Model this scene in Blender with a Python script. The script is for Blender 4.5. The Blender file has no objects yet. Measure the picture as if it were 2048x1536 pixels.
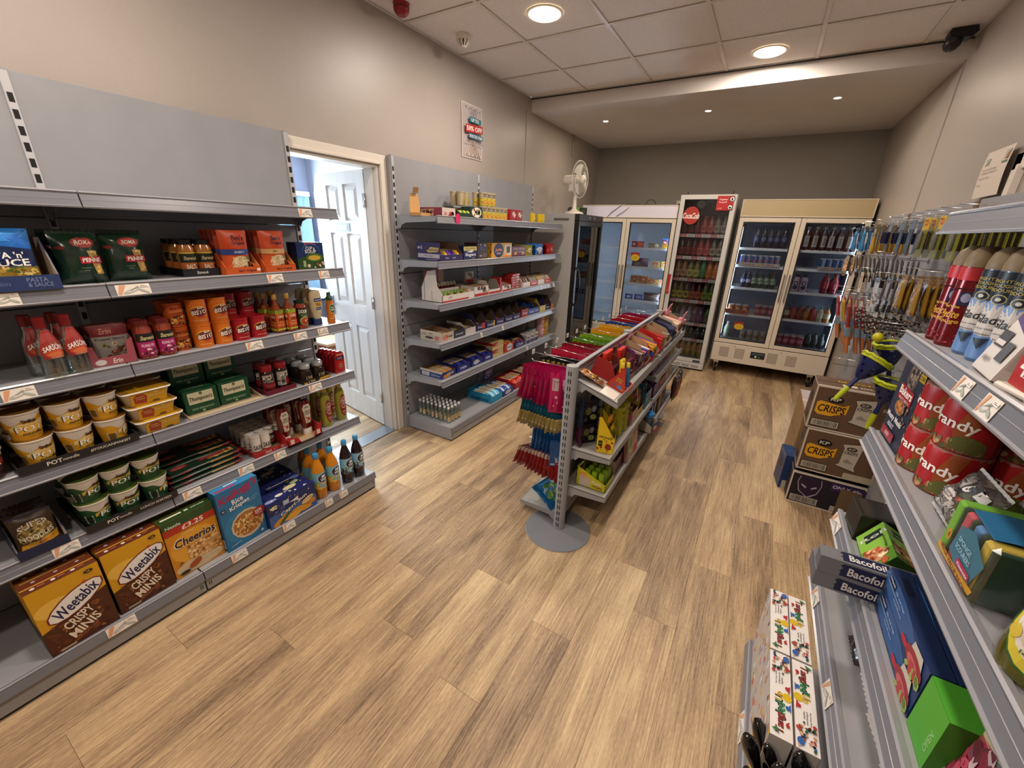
import bpy, math, random
from mathutils import Matrix, Vector
S = bpy.context.scene
COL = S.collection
PI = math.pi
# ------------------------------------------------------------------ camera, world, lights, exposure
cam_d = bpy.data.cameras.new('camera'); cam = bpy.data.objects.new('camera', cam_d); COL.objects.link(cam)
S.camera = cam
cam_d.sensor_fit = 'HORIZONTAL'; cam_d.sensor_width = 36.0
cam_d.lens = 817.255 / 2048 * 36.0
cam_d.clip_start = 0.02
_r = Vector((0.85753398, 0.51345711, 0.03157954)); _u = Vector((-0.20586766, 0.28626983, 0.93577139)); _w = Vector((-0.4714382, 0.80895697, -0.35119033))
cam.matrix_world = Matrix(((_r.x, _u.x, -_w.x, 2.37568), (_r.y, _u.y, -_w.y, 0.0), (_r.z, _u.z, -_w.z, 1.59915), (0, 0, 0, 1)))
S.view_settings.view_transform = 'Standard'; S.view_settings.look = 'None'
S.view_settings.exposure = 0.15; S.view_settings.gamma = 1.0
S.view_settings.use_curve_mapping = False
S.render.use_persistent_data = False
try:
    S.cycles.use_denoising = True
    S.cycles.max_bounces = 7; S.cycles.diffuse_bounces = 4; S.cycles.glossy_bounces = 3
    S.cycles.transmission_bounces = 6; S.cycles.transparent_max_bounces = 12
    S.cycles.caustics_reflective = False; S.cycles.caustics_refractive = False
    S.cycles.sample_clamp_indirect = 6.0; S.cycles.blur_glossy = 0.5
except Exception: pass
W = bpy.data.worlds.new('daylight'); S.world = W; W.use_nodes = True
_bg = W.node_tree.nodes['Background']; _bg.inputs[0].default_value = (0.62, 0.78, 1.0, 1); _bg.inputs[1].default_value = 1.0

def area(name, loc, size, power, col, rot=(0, 0, 0), sy=None, shape='DISK'):
    l = bpy.data.lights.new(name, 'AREA'); l.shape = shape; l.size = size
    if sy: l.size_y = sy
    l.energy = power; l.color = col
    o = bpy.data.objects.new(name, l); COL.objects.link(o); o.location = loc; o.rotation_euler = rot
    return o
WARM = (1.0, 0.865, 0.755)
PANELS = [(0.888, 2.80), (2.088, 4.00), (2.088, 1.60), (0.888, 0.40), (2.088, -0.80), (0.888, -2.0)]
PANEL_W = 23.0
for x, y in PANELS: area('panel_lamp', (x, y, 2.838), 0.2, PANEL_W, WARM)
SPOTS = [(0.58, 4.90), (1.60, 4.90), (2.61, 4.90)]
for x, y in SPOTS: area('downlight_lamp', (x, y, 2.722), 0.05, 5.0, (1, 0.82, 0.62))
area('office_daylight', (-2.40, 2.7, 1.45), 1.0, 190, (0.76, 0.89, 1.0), (0, -PI/2, 0), 1.6, 'RECTANGLE')

# ------------------------------------------------------------------ materials
MATS = {}
def lin(h):
    h = h.lstrip('#'); o = []
    for i in (0, 2, 4):
        c = int(h[i:i+2], 16) / 255; o.append(c / 12.92 if c <= .04045 else ((c + .055) / 1.055) ** 2.4)
    return (*o, 1)
def M(h, r=.42, m=0., t=0., e=0., a=1., sp=.4, coat=0.):
    k = (h, r, m, t, e, a, sp, coat)
    if k in MATS: return MATS[k]
    x = bpy.data.materials.new('paint_' + h); x.use_nodes = True
    b = x.node_tree.nodes['Principled BSDF']
    b.inputs['Base Color'].default_value = lin(h); b.inputs['Roughness'].default_value = r
    b.inputs['Metallic'].default_value = m; b.inputs['Transmission Weight'].default_value = t
    b.inputs['Alpha'].default_value = a; b.inputs['Specular IOR Level'].default_value = sp
    b.inputs['Coat Weight'].default_value = coat
    if e: b.inputs['Emission Color'].default_value = lin(h); b.inputs['Emission Strength'].default_value = e
    MATS[k] = x
    return x
def nodemat(name, fn):
    x = bpy.data.materials.new(name); x.use_nodes = True
    nt = x.node_tree; fn(nt, nt.nodes, nt.links, nt.nodes['Principled BSDF']); return x
def noisy(name, c1, c2, scale, rough=.5, bump=0., metal=0., bscale=200., stretch=(1, 1, 1), rand=0.):
    def f(nt, n, l, b):
        tc = n.new('ShaderNodeTexCoord'); mp = n.new('ShaderNodeMapping'); mp.inputs['Scale'].default_value = stretch
        l.new(tc.outputs['Object'], mp.inputs[0])
        ns = n.new('ShaderNodeTexNoise'); ns.inputs['Scale'].default_value = scale; ns.inputs['Detail'].default_value = 5
        l.new(mp.outputs[0], ns.inputs['Vector'])
        r = n.new('ShaderNodeValToRGB'); r.color_ramp.elements[0].color = lin(c1); r.color_ramp.elements[1].color = lin(c2)
        r.color_ramp.elements[0].position = .35; r.color_ramp.elements[1].position = .65
        l.new(ns.outputs['Fac'], r.inputs[0]); l.new(r.outputs[0], b.inputs['Base Color'])
        b.inputs['Roughness'].default_value = rough; b.inputs['Metallic'].default_value = metal
        if bump:
            n2 = n.new('ShaderNodeTexNoise'); n2.inputs['Scale'].default_value = bscale; n2.inputs['Detail'].default_value = 3
            l.new(tc.outputs['Object'], n2.inputs['Vector'])
            bp = n.new('ShaderNodeBump'); bp.inputs['Strength'].default_value = bump; bp.inputs['Distance'].default_value = .002
            l.new(n2.outputs['Fac'], bp.inputs['Height']); l.new(bp.outputs[0], b.inputs['Normal'])
    return nodemat(name, f)
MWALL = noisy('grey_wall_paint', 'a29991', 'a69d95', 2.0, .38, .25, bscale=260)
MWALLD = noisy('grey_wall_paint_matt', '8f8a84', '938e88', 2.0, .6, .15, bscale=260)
MTILE = noisy('ceiling_tile', 'efe9e4', 'e9e2dc', 60, .9, .5, bscale=900)
MPLASTER = noisy('white_plaster', 'd6d0ca', 'd1cbc5', 3, .7, .1)
MGREY = noisy('grey_powder_coat', '8d8e91', '919295', 8, .42, .12, bscale=1500)
MGREYD = noisy('grey_panel_coat', '8b8c90', '8f9094', 8, .5, .12, bscale=1500)
MSTRIP = M('6c6d74', .3, sp=.6)
MSTRIP_HI = M('8b8b90', .25, sp=.6)  # lighter copy of the strip grey: highlights painted on lips and crease
MCHROME = M('c8c8c8', .18, 1.)
MWHITE = M('e4dfd8', .35)
MDOOR = noisy('white_woodgrain_paint', 'dddad4', 'e6e3de', 12, .45, .3, stretch=(1, 1, .06), bscale=60)
MGLOSSW = M('ded6ca', .3)
MBLACK = M('141414', .35)
MCARD = noisy('brown_card', 'a57c50', 'b0875a', 30, .8)
MCARDW = M('b59f84', .8)
MCLEAR = M('f4f8f8', .05, t=1., sp=.3)
def fglass():
    x = bpy.data.materials.new('cooler_glass'); x.use_nodes = True; nt = x.node_tree
    n = nt.nodes; n.remove(n['Principled BSDF']); out = n['Material Output']
    g = n.new('ShaderNodeBsdfGlossy'); g.inputs['Roughness'].default_value = .03; g.inputs[0].default_value = (1, 1, 1, 1)
    t = n.new('ShaderNodeBsdfTransparent'); t.inputs[0].default_value = (.86, .88, .9, 1)
    fr = n.new('ShaderNodeFresnel'); fr.inputs[0].default_value = 1.35
    mx = n.new('ShaderNodeMixShader'); nt.links.new(fr.outputs[0], mx.inputs[0]); nt.links.new(t.outputs[0], mx.inputs[1]); nt.links.new(g.outputs[0], mx.inputs[2])
    nt.links.new(mx.outputs[0], out.inputs[0]); return x
MGLASS = fglass()
def film():
    x = bpy.data.materials.new('clear_film'); x.use_nodes = True; nt = x.node_tree
    n = nt.nodes; n.remove(n['Principled BSDF']); out = n['Material Output']
    g = n.new('ShaderNodeBsdfGlossy'); g.inputs['Roughness'].default_value = .12
    t = n.new('ShaderNodeBsdfTransparent')
    mx = n.new('ShaderNodeMixShader'); mx.inputs[0].default_value = .14
    nt.links.new(t.outputs[0], mx.inputs[1]); nt.links.new(g.outputs[0], mx.inputs[2])
    nt.links.new(mx.outputs[0], out.inputs[0]); return x
MFILM = film()
MCLR = film(); MCLR.name = 'clear_glass'
for _n in MCLR.node_tree.nodes:
    if _n.type == 'MIX_SHADER': _n.inputs[0].default_value = .2
    if _n.type == 'BSDF_TRANSPARENT': _n.inputs[0].default_value = (.8, .86, .84, 1)
    if _n.type == 'BSDF_GLOSSY': _n.inputs['Roughness'].default_value = .06
def wood():
    def f(nt, n, l, b):
        tc = n.new('ShaderNodeTexCoord'); oi = n.new('ShaderNodeObjectInfo')
        add = n.new('ShaderNodeVectorMath'); add.operation = 'ADD'
        cm = n.new('ShaderNodeCombineXYZ')
        ml = n.new('ShaderNodeMath'); ml.operation = 'MULTIPLY'; ml.inputs[1].default_value = 37.0
        l.new(oi.outputs['Random'], ml.inputs[0]); l.new(ml.outputs[0], cm.inputs[0]); l.new(ml.outputs[0], cm.inputs[1])
        l.new(tc.outputs['Object'], add.inputs[0]); l.new(cm.outputs[0], add.inputs[1])
        def nz(sc, st, det=4, dist=0.):
            mp = n.new('ShaderNodeMapping'); mp.inputs['Scale'].default_value = st; l.new(add.outputs[0], mp.inputs[0])
            x = n.new('ShaderNodeTexNoise'); x.inputs['Scale'].default_value = sc; x.inputs['Detail'].default_value = det
            x.inputs['Distortion'].default_value = dist; l.new(mp.outputs[0], x.inputs['Vector']); return x
        big = nz(5, (1.6, .22, 1), 3, .6); fine = nz(60, (2.6, .10, 1), 7, .3); grit = nz(220, (2.2, .22, 1), 4)
        def mth(op, a, bb, v=None):
            m = n.new('ShaderNodeMath'); m.operation = op
            l.new(a, m.inputs[0])
            if v is None: l.new(bb, m.inputs[1])
            else: m.inputs[1].default_value = v
            return m.outputs[0]
        s1 = mth('MULTIPLY', big.outputs['Fac'], None, .44); s2 = mth('MULTIPLY', fine.outputs['Fac'], None, .42)
        s3 = mth('MULTIPLY', grit.outputs['Fac'], None, .28); s4 = mth('MULTIPLY', oi.outputs['Random'], None, .10)
        t = mth('ADD', mth('ADD', s1, s2), mth('ADD', s3, s4))
        r = n.new('ShaderNodeValToRGB'); cr = r.color_ramp
        cr.elements[0].position = .38; cr.elements[0].color = lin('594838')
        cr.elements[1].position = .80; cr.elements[1].color = lin('d0b78e')
        for p, c in ((.49, '745f49'), (.57, '957c60'), (.67, 'b39873')):
            e = cr.elements.new(p); e.color = lin(c)
        l.new(t, r.inputs[0]); l.new(r.outputs[0], b.inputs['Base Color'])
        b.inputs['Roughness'].default_value = .48; b.inputs['Specular IOR Level'].default_value = .35
        bp = n.new('ShaderNodeBump'); bp.inputs['Strength'].default_value = .25; bp.inputs['Distance'].default_value = .001
        l.new(fine.outputs['Fac'], bp.inputs['Height']); l.new(bp.outputs[0], b.inputs['Normal'])
    return nodemat('oak_vinyl_plank', f)
MWOOD = wood()

# ------------------------------------------------------------------ mesh builder
class MB:
    def __init__(s): s.v = []; s.f = []; s.mi = []; s.sm = []; s.m = []
    def mid(s, m):
        if isinstance(m, str): m = M(m)
        if m not in s.m: s.m.append(m)
        return s.m.index(m)
    def add(s, vs, fs, m, smooth=False):
        k = len(s.v); i = s.mid(m); s.v.extend([tuple(p) for p in vs])
        for f in fs: s.f.append([k + j for j in f]); s.mi.append(i); s.sm.append(smooth)
        return s
    def box(s, x0, y0, z0, x1, y1, z1, m, c=0.):
        if x0 > x1: x0, x1 = x1, x0
        if y0 > y1: y0, y1 = y1, y0
        if z0 > z1: z0, z1 = z1, z0
        if c <= 0:
            vs = [(x, y, z) for z in (z0, z1) for y in (y0, y1) for x in (x0, x1)]
            return s.add(vs, [(0, 2, 3, 1), (4, 5, 7, 6), (0, 1, 5, 4), (2, 6, 7, 3), (0, 4, 6, 2), (1, 3, 7, 5)], m)
        c = min(c, .45 * min(x1 - x0, y1 - y0, z1 - z0)); vs = []
        X = (x0, x1); Y = (y0, y1); Z = (z0, z1); sg = (1, -1); idx = {}
        for a in (0, 1):
            for b in (0, 1):
                for d in (0, 1):
                    for ax in range(3):
                        p = [X[a] + sg[a] * c, Y[b] + sg[b] * c, Z[d] + sg[d] * c]
                        p[ax] = (X[a], Y[b], Z[d])[ax]
                        idx[a, b, d, ax] = len(vs); vs.append(tuple(p))
        fs = []
        def q(*k): fs.append(tuple(idx[j] for j in k))
        q((0,0,0,0),(0,0,1,0),(0,1,1,0),(0,1,0,0)); q((1,0,0,0),(1,1,0,0),(1,1,1,0),(1,0,1,0))
        q((0,0,0,1),(1,0,0,1),(1,0,1,1),(0,0,1,1)); q((0,1,0,1),(0,1,1,1),(1,1,1,1),(1,1,0,1))
        q((0,0,0,2),(0,1,0,2),(1,1,0,2),(1,0,0,2)); q((0,0,1,2),(1,0,1,2),(1,1,1,2),(0,1,1,2))
        for a in (0, 1):
            for b in (0, 1):
                q((a,b,0,0),(a,b,1,0),(a,b,1,1),(a,b,0,1)); q((a,0,b,0),(a,1,b,0),(a,1,b,2),(a,0,b,2)); q((0,a,b,1),(1,a,b,1),(1,a,b,2),(0,a,b,2))
                for d in (0, 1): q((a,b,d,0),(a,b,d,1),(a,b,d,2))
        return s.add(vs, fs, m)
    def prism(s, pts, ax, a0, a1, m, smooth=False):
        n = len(pts)
        def P(p, a): return (a, p[0], p[1]) if ax == 0 else (p[0], a, p[1]) if ax == 1 else (p[0], p[1], a)
        vs = [P(p, a0) for p in pts] + [P(p, a1) for p in pts]
        fs = [tuple(range(n)), tuple(range(2 * n - 1, n - 1, -1))] + [(i, (i + 1) % n, n + (i + 1) % n, n + i) for i in range(n)]
        return s.add(vs, fs, m, smooth)
    def lathe(s, prof, m, n=20, cx=0, cy=0, sx=1., sy=1., z=0., sharp=35):
        # prof: [(r, z)...] bottom to top; ring duplicated where the outline turns sharply
        ps = []
        for i, p in enumerate(prof):
            ps.append(p)
            if 0 < i < len(prof) - 1:
                a = math.atan2(p[1] - prof[i-1][1], p[0] - prof[i-1][0]); b = math.atan2(prof[i+1][1] - p[1], prof[i+1][0] - p[0])
                if abs((b - a + PI) % (2 * PI) - PI) > math.radians(sharp): ps.append(None); ps.append(p)
        vs = []; fs = []; prev = None
        for p in ps:
            if p is None: prev = None; continue
            if p[0] < 1e-6: ring = [len(vs)]; vs.append((cx, cy, z + p[1]))
            else:
                ring = list(range(len(vs), len(vs) + n))
                vs += [(cx + sx * p[0] * math.cos(2 * PI * k / n), cy + sy * p[0] * math.sin(2 * PI * k / n), z + p[1]) for k in range(n)]
            if prev is not None:
                for k in range(n):
                    k2 = (k + 1) % n
                    if len(prev) == 1 and len(ring) == 1: break
                    if len(prev) == 1: fs.append((prev[0], ring[k2], ring[k]))
                    elif len(ring) == 1: fs.append((prev[k], prev[k2], ring[0]))
                    else: fs.append((prev[k], prev[k2], ring[k2], ring[k]))
            prev = ring
        return s.add(vs, fs, m, True)
    def tube(s, pts, r, m, n=6):
        pts = [Vector(p) for p in pts]; vs = []; fs = []
        for i, p in enumerate(pts):
            d = (pts[min(i + 1, len(pts) - 1)] - pts[max(i - 1, 0)]).normalized()
            a = d.cross(Vector((0, 0, 1)));
            if a.length < .1: a = d.cross(Vector((1, 0, 0)))
            a.normalize(); b = d.cross(a)
            vs += [p + r * (a * math.cos(2 * PI * k / n) + b * math.sin(2 * PI * k / n)) for k in range(n)]
        for i in range(len(pts) - 1):
            for k in range(n): fs.append((i * n + k, i * n + (k + 1) % n, (i + 1) * n + (k + 1) % n, (i + 1) * n + k))
        fs.append(tuple(range(n - 1, -1, -1))); fs.append(tuple(range((len(pts) - 1) * n, len(pts) * n)))
        return s.add(vs, fs, m, True)
    def grid(s, fn, nu, nv, m, smooth=True):
        vs = [fn(i / nu, j / nv) for j in range(nv + 1) for i in range(nu + 1)]
        fs = [(j * (nu + 1) + i, j * (nu + 1) + i + 1, (j + 1) * (nu + 1) + i + 1, (j + 1) * (nu + 1) + i) for j in range(nv) for i in range(nu)]
        return s.add(vs, fs, m, smooth)
    def mesh(s, name):
        me = bpy.data.meshes.new(name); me.from_pydata(s.v, [], s.f)
        for m in s.m: me.materials.append(m)
        me.polygons.foreach_set('material_index', s.mi); me.polygons.foreach_set('use_smooth', s.sm)
        me.update(); return me
    def obj(s, name, parent=None, loc=None, rz=0., label=None):
        return put(name, s.mesh(name), parent, loc, rz, label)
def put(name, me, parent=None, loc=None, rz=0., label=None):
    o = bpy.data.objects.new(name, me); COL.objects.link(o)
    if parent: o.parent = parent
    if loc: o.location = loc
    if rz: o.rotation_euler = (0, 0, rz)
    if label: o['label'] = label
    return o
def tag(o, label, cat, group=None):
    o['label'] = label; o['category'] = cat
    if group: o['group'] = group
    return o
def empty(name, label=None, cat=None, loc=(0, 0, 0), rz=0., group=None):
    o = bpy.data.objects.new(name, None); COL.objects.link(o); o.location = loc; o.rotation_euler = (0, 0, rz)
    o.empty_display_size = .05
    if label: tag(o, label, cat, group)
    return o
def struct(o): o['kind'] = 'structure'; return o

# ------------------------------------------------------------------ printed decals
TXT = {}
def text2d(s, bold=.02):
    k = (s, bold)
    if k not in TXT:
        cu = bpy.data.curves.new('t', 'FONT'); cu.body = s; cu.size = 1; cu.resolution_u = 2; cu.offset = bold; cu.fill_mode = 'FRONT'
        ob = bpy.data.objects.new('t', cu); me = bpy.data.meshes.new_from_object(ob)
        vs = [(v.co.x, v.co.y) for v in me.vertices]; fs = [tuple(p.vertices) for p in me.polygons if p.normal.z > 0]
        if not fs: fs = [tuple(p.vertices) for p in me.polygons]
        bpy.data.objects.remove(ob); bpy.data.curves.remove(cu); bpy.data.meshes.remove(me)
        x0 = min(v[0] for v in vs); x1 = max(v[0] for v in vs); y0 = min(v[1] for v in vs); y1 = max(v[1] for v in vs)
        TXT[k] = ([((a - x0) / (x1 - x0) - .5, (b - y0) / (y1 - y0) - .5) for a, b in vs], fs)
    return TXT[k]
def decals(mb, spec, fm, sub=1, asp=1.):
    """spec items in 0..1 face coordinates; fm(u, v, layer) gives the point; asp = face width/height"""
    for L, it in enumerate(spec):
        k = it[0]; ly = L + 1
        if k == 'r':
            _, a, b, c, d, m = it[:6]
            mb.grid(lambda u, v: fm(a + (c - a) * u, b + (d - b) * v, ly), max(1, round(sub * (c - a))), max(1, round(sub * (d - b))), m, sub > 1)
        elif k == 'e':
            _, cx, cy, rx, ry, m = it[:6]; n = (20 if sub > 1 and rx > .25 else 14) if max(rx, ry) > .05 else 8
            ro = it[6] if len(it) > 6 else 0
            vs = [fm(cx, cy, ly)]; fs = []
            nr = 4 if sub > 1 and rx > .15 else 2 if sub > 1 and rx > .06 else 1
            for r in range(1, nr + 1):
                for i in range(n):
                    a = 2 * PI * i / n; x = rx * r / nr * math.cos(a); y = ry * r / nr * math.sin(a)
                    vs.append(fm(cx + x * math.cos(ro) - y * math.sin(ro) / asp, cy + x * math.sin(ro) * asp + y * math.cos(ro), ly))
            for i in range(n): fs.append((0, 1 + i, 1 + (i + 1) % n))
            for r in range(1, nr):
                for i in range(n): fs.append((1 + (r - 1) * n + i, 1 + r * n + i, 1 + r * n + (i + 1) % n, 1 + (r - 1) * n + (i + 1) % n))
            mb.add(vs, fs, m)
        elif k == 'p':
            P_ = it[1]
            if sub <= 1: mb.add([fm(x, y, ly) for x, y in P_], [tuple(range(len(P_)))], it[2])
            else:       # fan out from the middle in small triangles so that it follows a curved wall
                cx = sum(p[0] for p in P_) / len(P_); cy = sum(p[1] for p in P_) / len(P_); q = 5; vs = []; fs = []
                for (ax, ay), (bx, by) in zip(P_, P_[1:] + P_[:1]):
                    ix = {}
                    for i in range(q + 1):
                        for j in range(i + 1):
                            s = i / q; t = j / i if i else 0; ex = ax + (bx - ax) * t; ey = ay + (by - ay) * t
                            ix[i, j] = len(vs); vs.append(fm(cx + (ex - cx) * s, cy + (ey - cy) * s, ly))
                    for i in range(q):
                        for j in range(i + 1):
                            fs.append((ix[i, j], ix[i+1, j], ix[i+1, j+1]))
                            if j < i: fs.append((ix[i, j], ix[i+1, j+1], ix[i, j+1]))
                mb.add(vs, fs, it[2])
        elif k == 't':
            _, s, cx, cy, w, h, m = it[:7]; sh = it[7] if len(it) > 7 else 0; ro = it[8] if len(it) > 8 else 0; ar = it[9] if len(it) > 9 else 0
            vs, fs = text2d(s)
            out = []
            for x, y in vs:
                x2 = x * w + sh * y * h / asp; y2 = y * h + ar * (1 - 4 * x * x) - ar / 2
                out.append(fm(cx + x2 * math.cos(ro) - y2 * math.sin(ro) / asp, cy + x2 * math.sin(ro) * asp + y2 * math.cos(ro), ly))
            mb.add(out, fs, m)
        elif k == 'n':
            _, a, b, c, d, sz, cnt, cols = it[:8]; rg = random.Random(it[8] if len(it) > 8 else 7); vs = {}
            for i in range(cnt):
                x = rg.uniform(a, c); y = rg.uniform(b, d); r = sz * rg.uniform(.6, 1.3); ro = rg.uniform(0, PI); m = rg.choice(cols); e = rg.uniform(.45, .9)
                pts = []
                for q in range(6):
                    an = 2 * PI * q / 6; X = r * math.cos(an); Y = r * e * math.sin(an)
                    pts.append(fm(x + (X * math.cos(ro) - Y * math.sin(ro)), y + (X * math.sin(ro) + Y * math.cos(ro)) * asp, ly + i % 3 * .3))
                mb.add(pts, [(0, 1, 2, 3, 4, 5)], m)
        elif k == 'bar':   # barcode on a white patch
            _, a, b, c, d = it[:5]; rg = random.Random(3); m = it[5] if len(it) > 5 else 'e8e4dc'
            mb.add([fm(a, b, ly), fm(c, b, ly), fm(c, d, ly), fm(a, d, ly)], [(0, 1, 2, 3)], m)
            x = a + (c - a) * .06
            while x < c - (c - a) * .08:
                w = (c - a) * rg.uniform(.008, .03)
                mb.add([fm(x, b + (d - b) * .12, ly + .5), fm(x + w, b + (d - b) * .12, ly + .5), fm(x + w, d - (d - b) * .12, ly + .5), fm(x, d - (d - b) * .12, ly + .5)], [(0, 1, 2, 3)], '2a2624'); x += w + (c - a) * rg.uniform(.01, .035)
EPS = .00025
def bface(face, x0, y0, z0, x1, y1, z1):
    def f(u, v, L):
        o = .0002 + EPS * L
        if face == 'f': return (x0 + (x1 - x0) * u, y0 - o, z0 + (z1 - z0) * v)
        if face == 'b': return (x1 - (x1 - x0) * u, y1 + o, z0 + (z1 - z0) * v)
        if face == 'r': return (x1 + o, y0 + (y1 - y0) * u, z0 + (z1 - z0) * v)
        if face == 'l': return (x0 - o, y1 - (y1 - y0) * u, z0 + (z1 - z0) * v)
        return (x0 + (x1 - x0) * u, y0 + (y1 - y0) * v, z1 + o)
    a = {'f': (x1 - x0) / (z1 - z0), 'b': (x1 - x0) / (z1 - z0), 'r': (y1 - y0) / (z1 - z0), 'l': (y1 - y0) / (z1 - z0), 't': (x1 - x0) / (y1 - y0)}[face]
    return f, a
def carton_mb(w, d, h, col, pr={}, c=.0015):
    mb = MB(); mb.box(-w/2, -d/2, 0, w/2, d/2, h, col, c)
    for fc, sp in pr.items():
        fm, a = bface(fc, -w/2, -d/2, 0, w/2, d/2, h); decals(mb, sp, fm, 1, a)
    return mb
def tray_mb(w, d, hf, hb, col, cin=None, pr={}, t=.003, hs=None, cut=.6):
    """open display tray: front wall hf, back hb, sides stepping down to the front"""
    cin = cin or MCARDW; mb = MB(); x0, x1, y0, y1 = -w/2, w/2, -d/2, d/2
    mb.box(x0 + t, y0 + t, 0, x1 - t, y1 - t, t, cin)
    mb.box(x0, y0, 0, x1, y0 + t, hf, col); mb.box(x0 + t, y0 + t, .001, x1 - t, y0 + t * 1.3, hf - .001, cin)
    mb.box(x0, y1 - t, 0, x1, y1, hb, col); mb.box(x0 + t, y1 - t * 1.3, .001, x1 - t, y1 - t, hb - .001, cin)
    yc = y0 + d * (1 - cut)
    sp = [(y0 + t, 0), (y1 - t, 0), (y1 - t, hb), (yc, hb), (y0 + t, hf)]
    mb.prism(sp, 0, x0, x0 + t, col); mb.prism(sp, 0, x1 - t, x1, col)
    sp2 = [(y0 + t, .001), (y1 - t, .001), (y1 - t, hb - .001), (yc, hb - .001), (y0 + t, hf - .001)]
    mb.prism(sp2, 0, x0 + t, x0 + t * 1.2, cin); mb.prism(sp2, 0, x1 - t * 1.2, x1 - t, cin)
    for fc, s in pr.items():
        fm, a = bface(fc, x0, y0, 0, x1, y1, hf if fc == 'f' else hb); decals(mb, s, fm, 1, a)
    return mb
def cylmap(rf, z0, z1, span, sy=1.):
    """wraps decals round a lathe, centred on local -Y"""
    def f(u, v, L):
        z = z0 + (z1 - z0) * v; r = rf(z) + (.0012 if L else .0003) + EPS * L; a = (u - .5) * span
        return (r * math.sin(a), -r * sy * math.cos(a), z)
    return f
def rprof(prof):
    def f(z):
        for (r0, a), (r1, b) in zip(prof, prof[1:]):
            if a <= z <= b and b > a: return r0 + (r1 - r0) * (z - a) / (b - a)
        return prof[-1][0] if z > prof[-1][1] else prof[0][0]
    return f
# a kind = [(part name, mesh, parent index or None, label)], placed many times with shared mesh data
def place(kind, name, label, cat, loc, rz=0., group=None, sc=None, rx=0., ry=0.):
    if len(kind) == 1:
        r = put(name, kind[0][1]); r.location = loc
    else:
        r = empty(name, loc=loc); made = []
        for pn, me, par, lb in kind:
            o = put(pn, me, r if par is None else made[par]); made.append(o)
            if lb: o['label'] = lb
    r.rotation_euler = (rx, ry, rz)
    if sc: r.scale = (sc, sc, sc) if isinstance(sc, (int, float)) else sc
    KG.setdefault(kind[0][1].name, []).append(r)
    return tag(r, label, cat, group)
KG = {}
def K1(mb, name='item'): return [(name, mb.mesh(name), None, None)]
def pouch_mb(w, h, d, m, pr=None, seed=1, wr=.004, gus=.3, crimp=.012, top=None, prb=None, nu=10, nv=12, asp=None):
    """sealed bag standing upright, front to -Y, base at z=0"""
    rg = random.Random(seed); ph = [rg.uniform(0, 6.28) for _ in range(6)]
    def thick(u, v):
        a = max(0, math.sin(PI * min(1, max(0, u)))) ** .55; b = max(0, math.sin(PI * min(1, max(0, v)))) ** gus
        return d / 2 * a * b
    def xe(u, v): return (u - .5) * w * (1 - .06 * math.sin(PI * v) * 1.0)
    def wrk(u, v, s): return wr * (math.sin(9 * u + 7 * v * s + ph[0]) * math.sin(5 * v + ph[1]) + .6 * math.sin(17 * v + 8 * u + ph[2]) + .5 * math.sin(23 * u - 9 * v + ph[3]) * s)
    def fr(u, v, L=0): return (xe(u, v), -thick(u, v) - wrk(u, v, 1) * min(1, 6 * thick(u, v) / d) - (.0022 * bool(L) + EPS * L), v * h)
    def bk(u, v): return (xe(1 - u, v), thick(1 - u, v) + wrk(1 - u, v, -1) * min(1, 6 * thick(1 - u, v) / d), v * h)
    mb = MB(); mb.grid(lambda u, v: fr(u, v), nu, nv, m); mb.grid(bk, nu, nv, m)
    if crimp:
        n = 16
        for zz, s in ((0, -1), (h, 1)):
            mb.grid(lambda u, v: ((u - .5) * w, .0012 * (1 if int(u * n + .5) % 2 else -1), zz + s * v * crimp), n, 1, top or m, False)
    if pr:
        G = [[fr(i / nu, j / nv) for i in range(nu + 1)] for j in range(nv + 1)]
        def gm(u, v, L):
            a = min(max(u, 0), .9999) * nu; b = min(max(v, 0), .9999) * nv; i = int(a); j = int(b); a -= i; b -= j
            p = [G[j][i][c] * (1-a) * (1-b) + G[j][i+1][c] * a * (1-b) + G[j+1][i][c] * (1-a) * b + G[j+1][i+1][c] * a * b for c in range(3)]
            return (p[0], p[1] - .0009 - EPS * L, p[2])
        decals(mb, pr, gm, 12, asp or w / h)
    return mb

# ------------------------------------------------------------------ the setting
H = 2.86; HB = 2.738; XR = 3.229; YB = 4.285; YF = 6.35; Y0 = -2.6
def wallbox(name, m, *bx, c=0):
    mb = MB()
    for b in bx: mb.box(*b, m, c)
    return struct(mb.obj(name))
fl = struct(MB().box(-2.6, Y0, -.06, XR, YF, -.006, MWOOD).obj('floor'))
PW = .1835; PL = 1.28; SEAM = {0: 2.54, 1: 1.95, 2: 1.495, 3: 1.755, 4: 1.20, 5: .80, 6: 1.312, 7: .86, 8: 1.13, 9: .575, 10: 1.283, 11: .35, 12: .9, 13: 1.5}
plank_me = {}
for k in range(-3, 15):
    xa = 2.735 - PW * k
    if xa - PW > XR or xa < 0.0: continue
    xb = min(xa, XR); x0 = max(xa - PW, 0.0)
    s = SEAM.get(k, .4 * (k % 3) + .3)
    y = s - PL * math.ceil((s - Y0) / PL)
    while y < YF:
        a = max(y, Y0); b = min(y + PL, YF)
        if b - a > .02:
            key = (round(xb - x0, 3), round(b - a, 3))
            if key not in plank_me:
                plank_me[key] = MB().box(.0003, .0003, -.006, xb - x0 - .0003, b - a - .0003, 0, MWOOD, .0006).mesh('plank')
            put('plank', plank_me[key], fl, (x0, a, 0))
        y += PL
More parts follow.
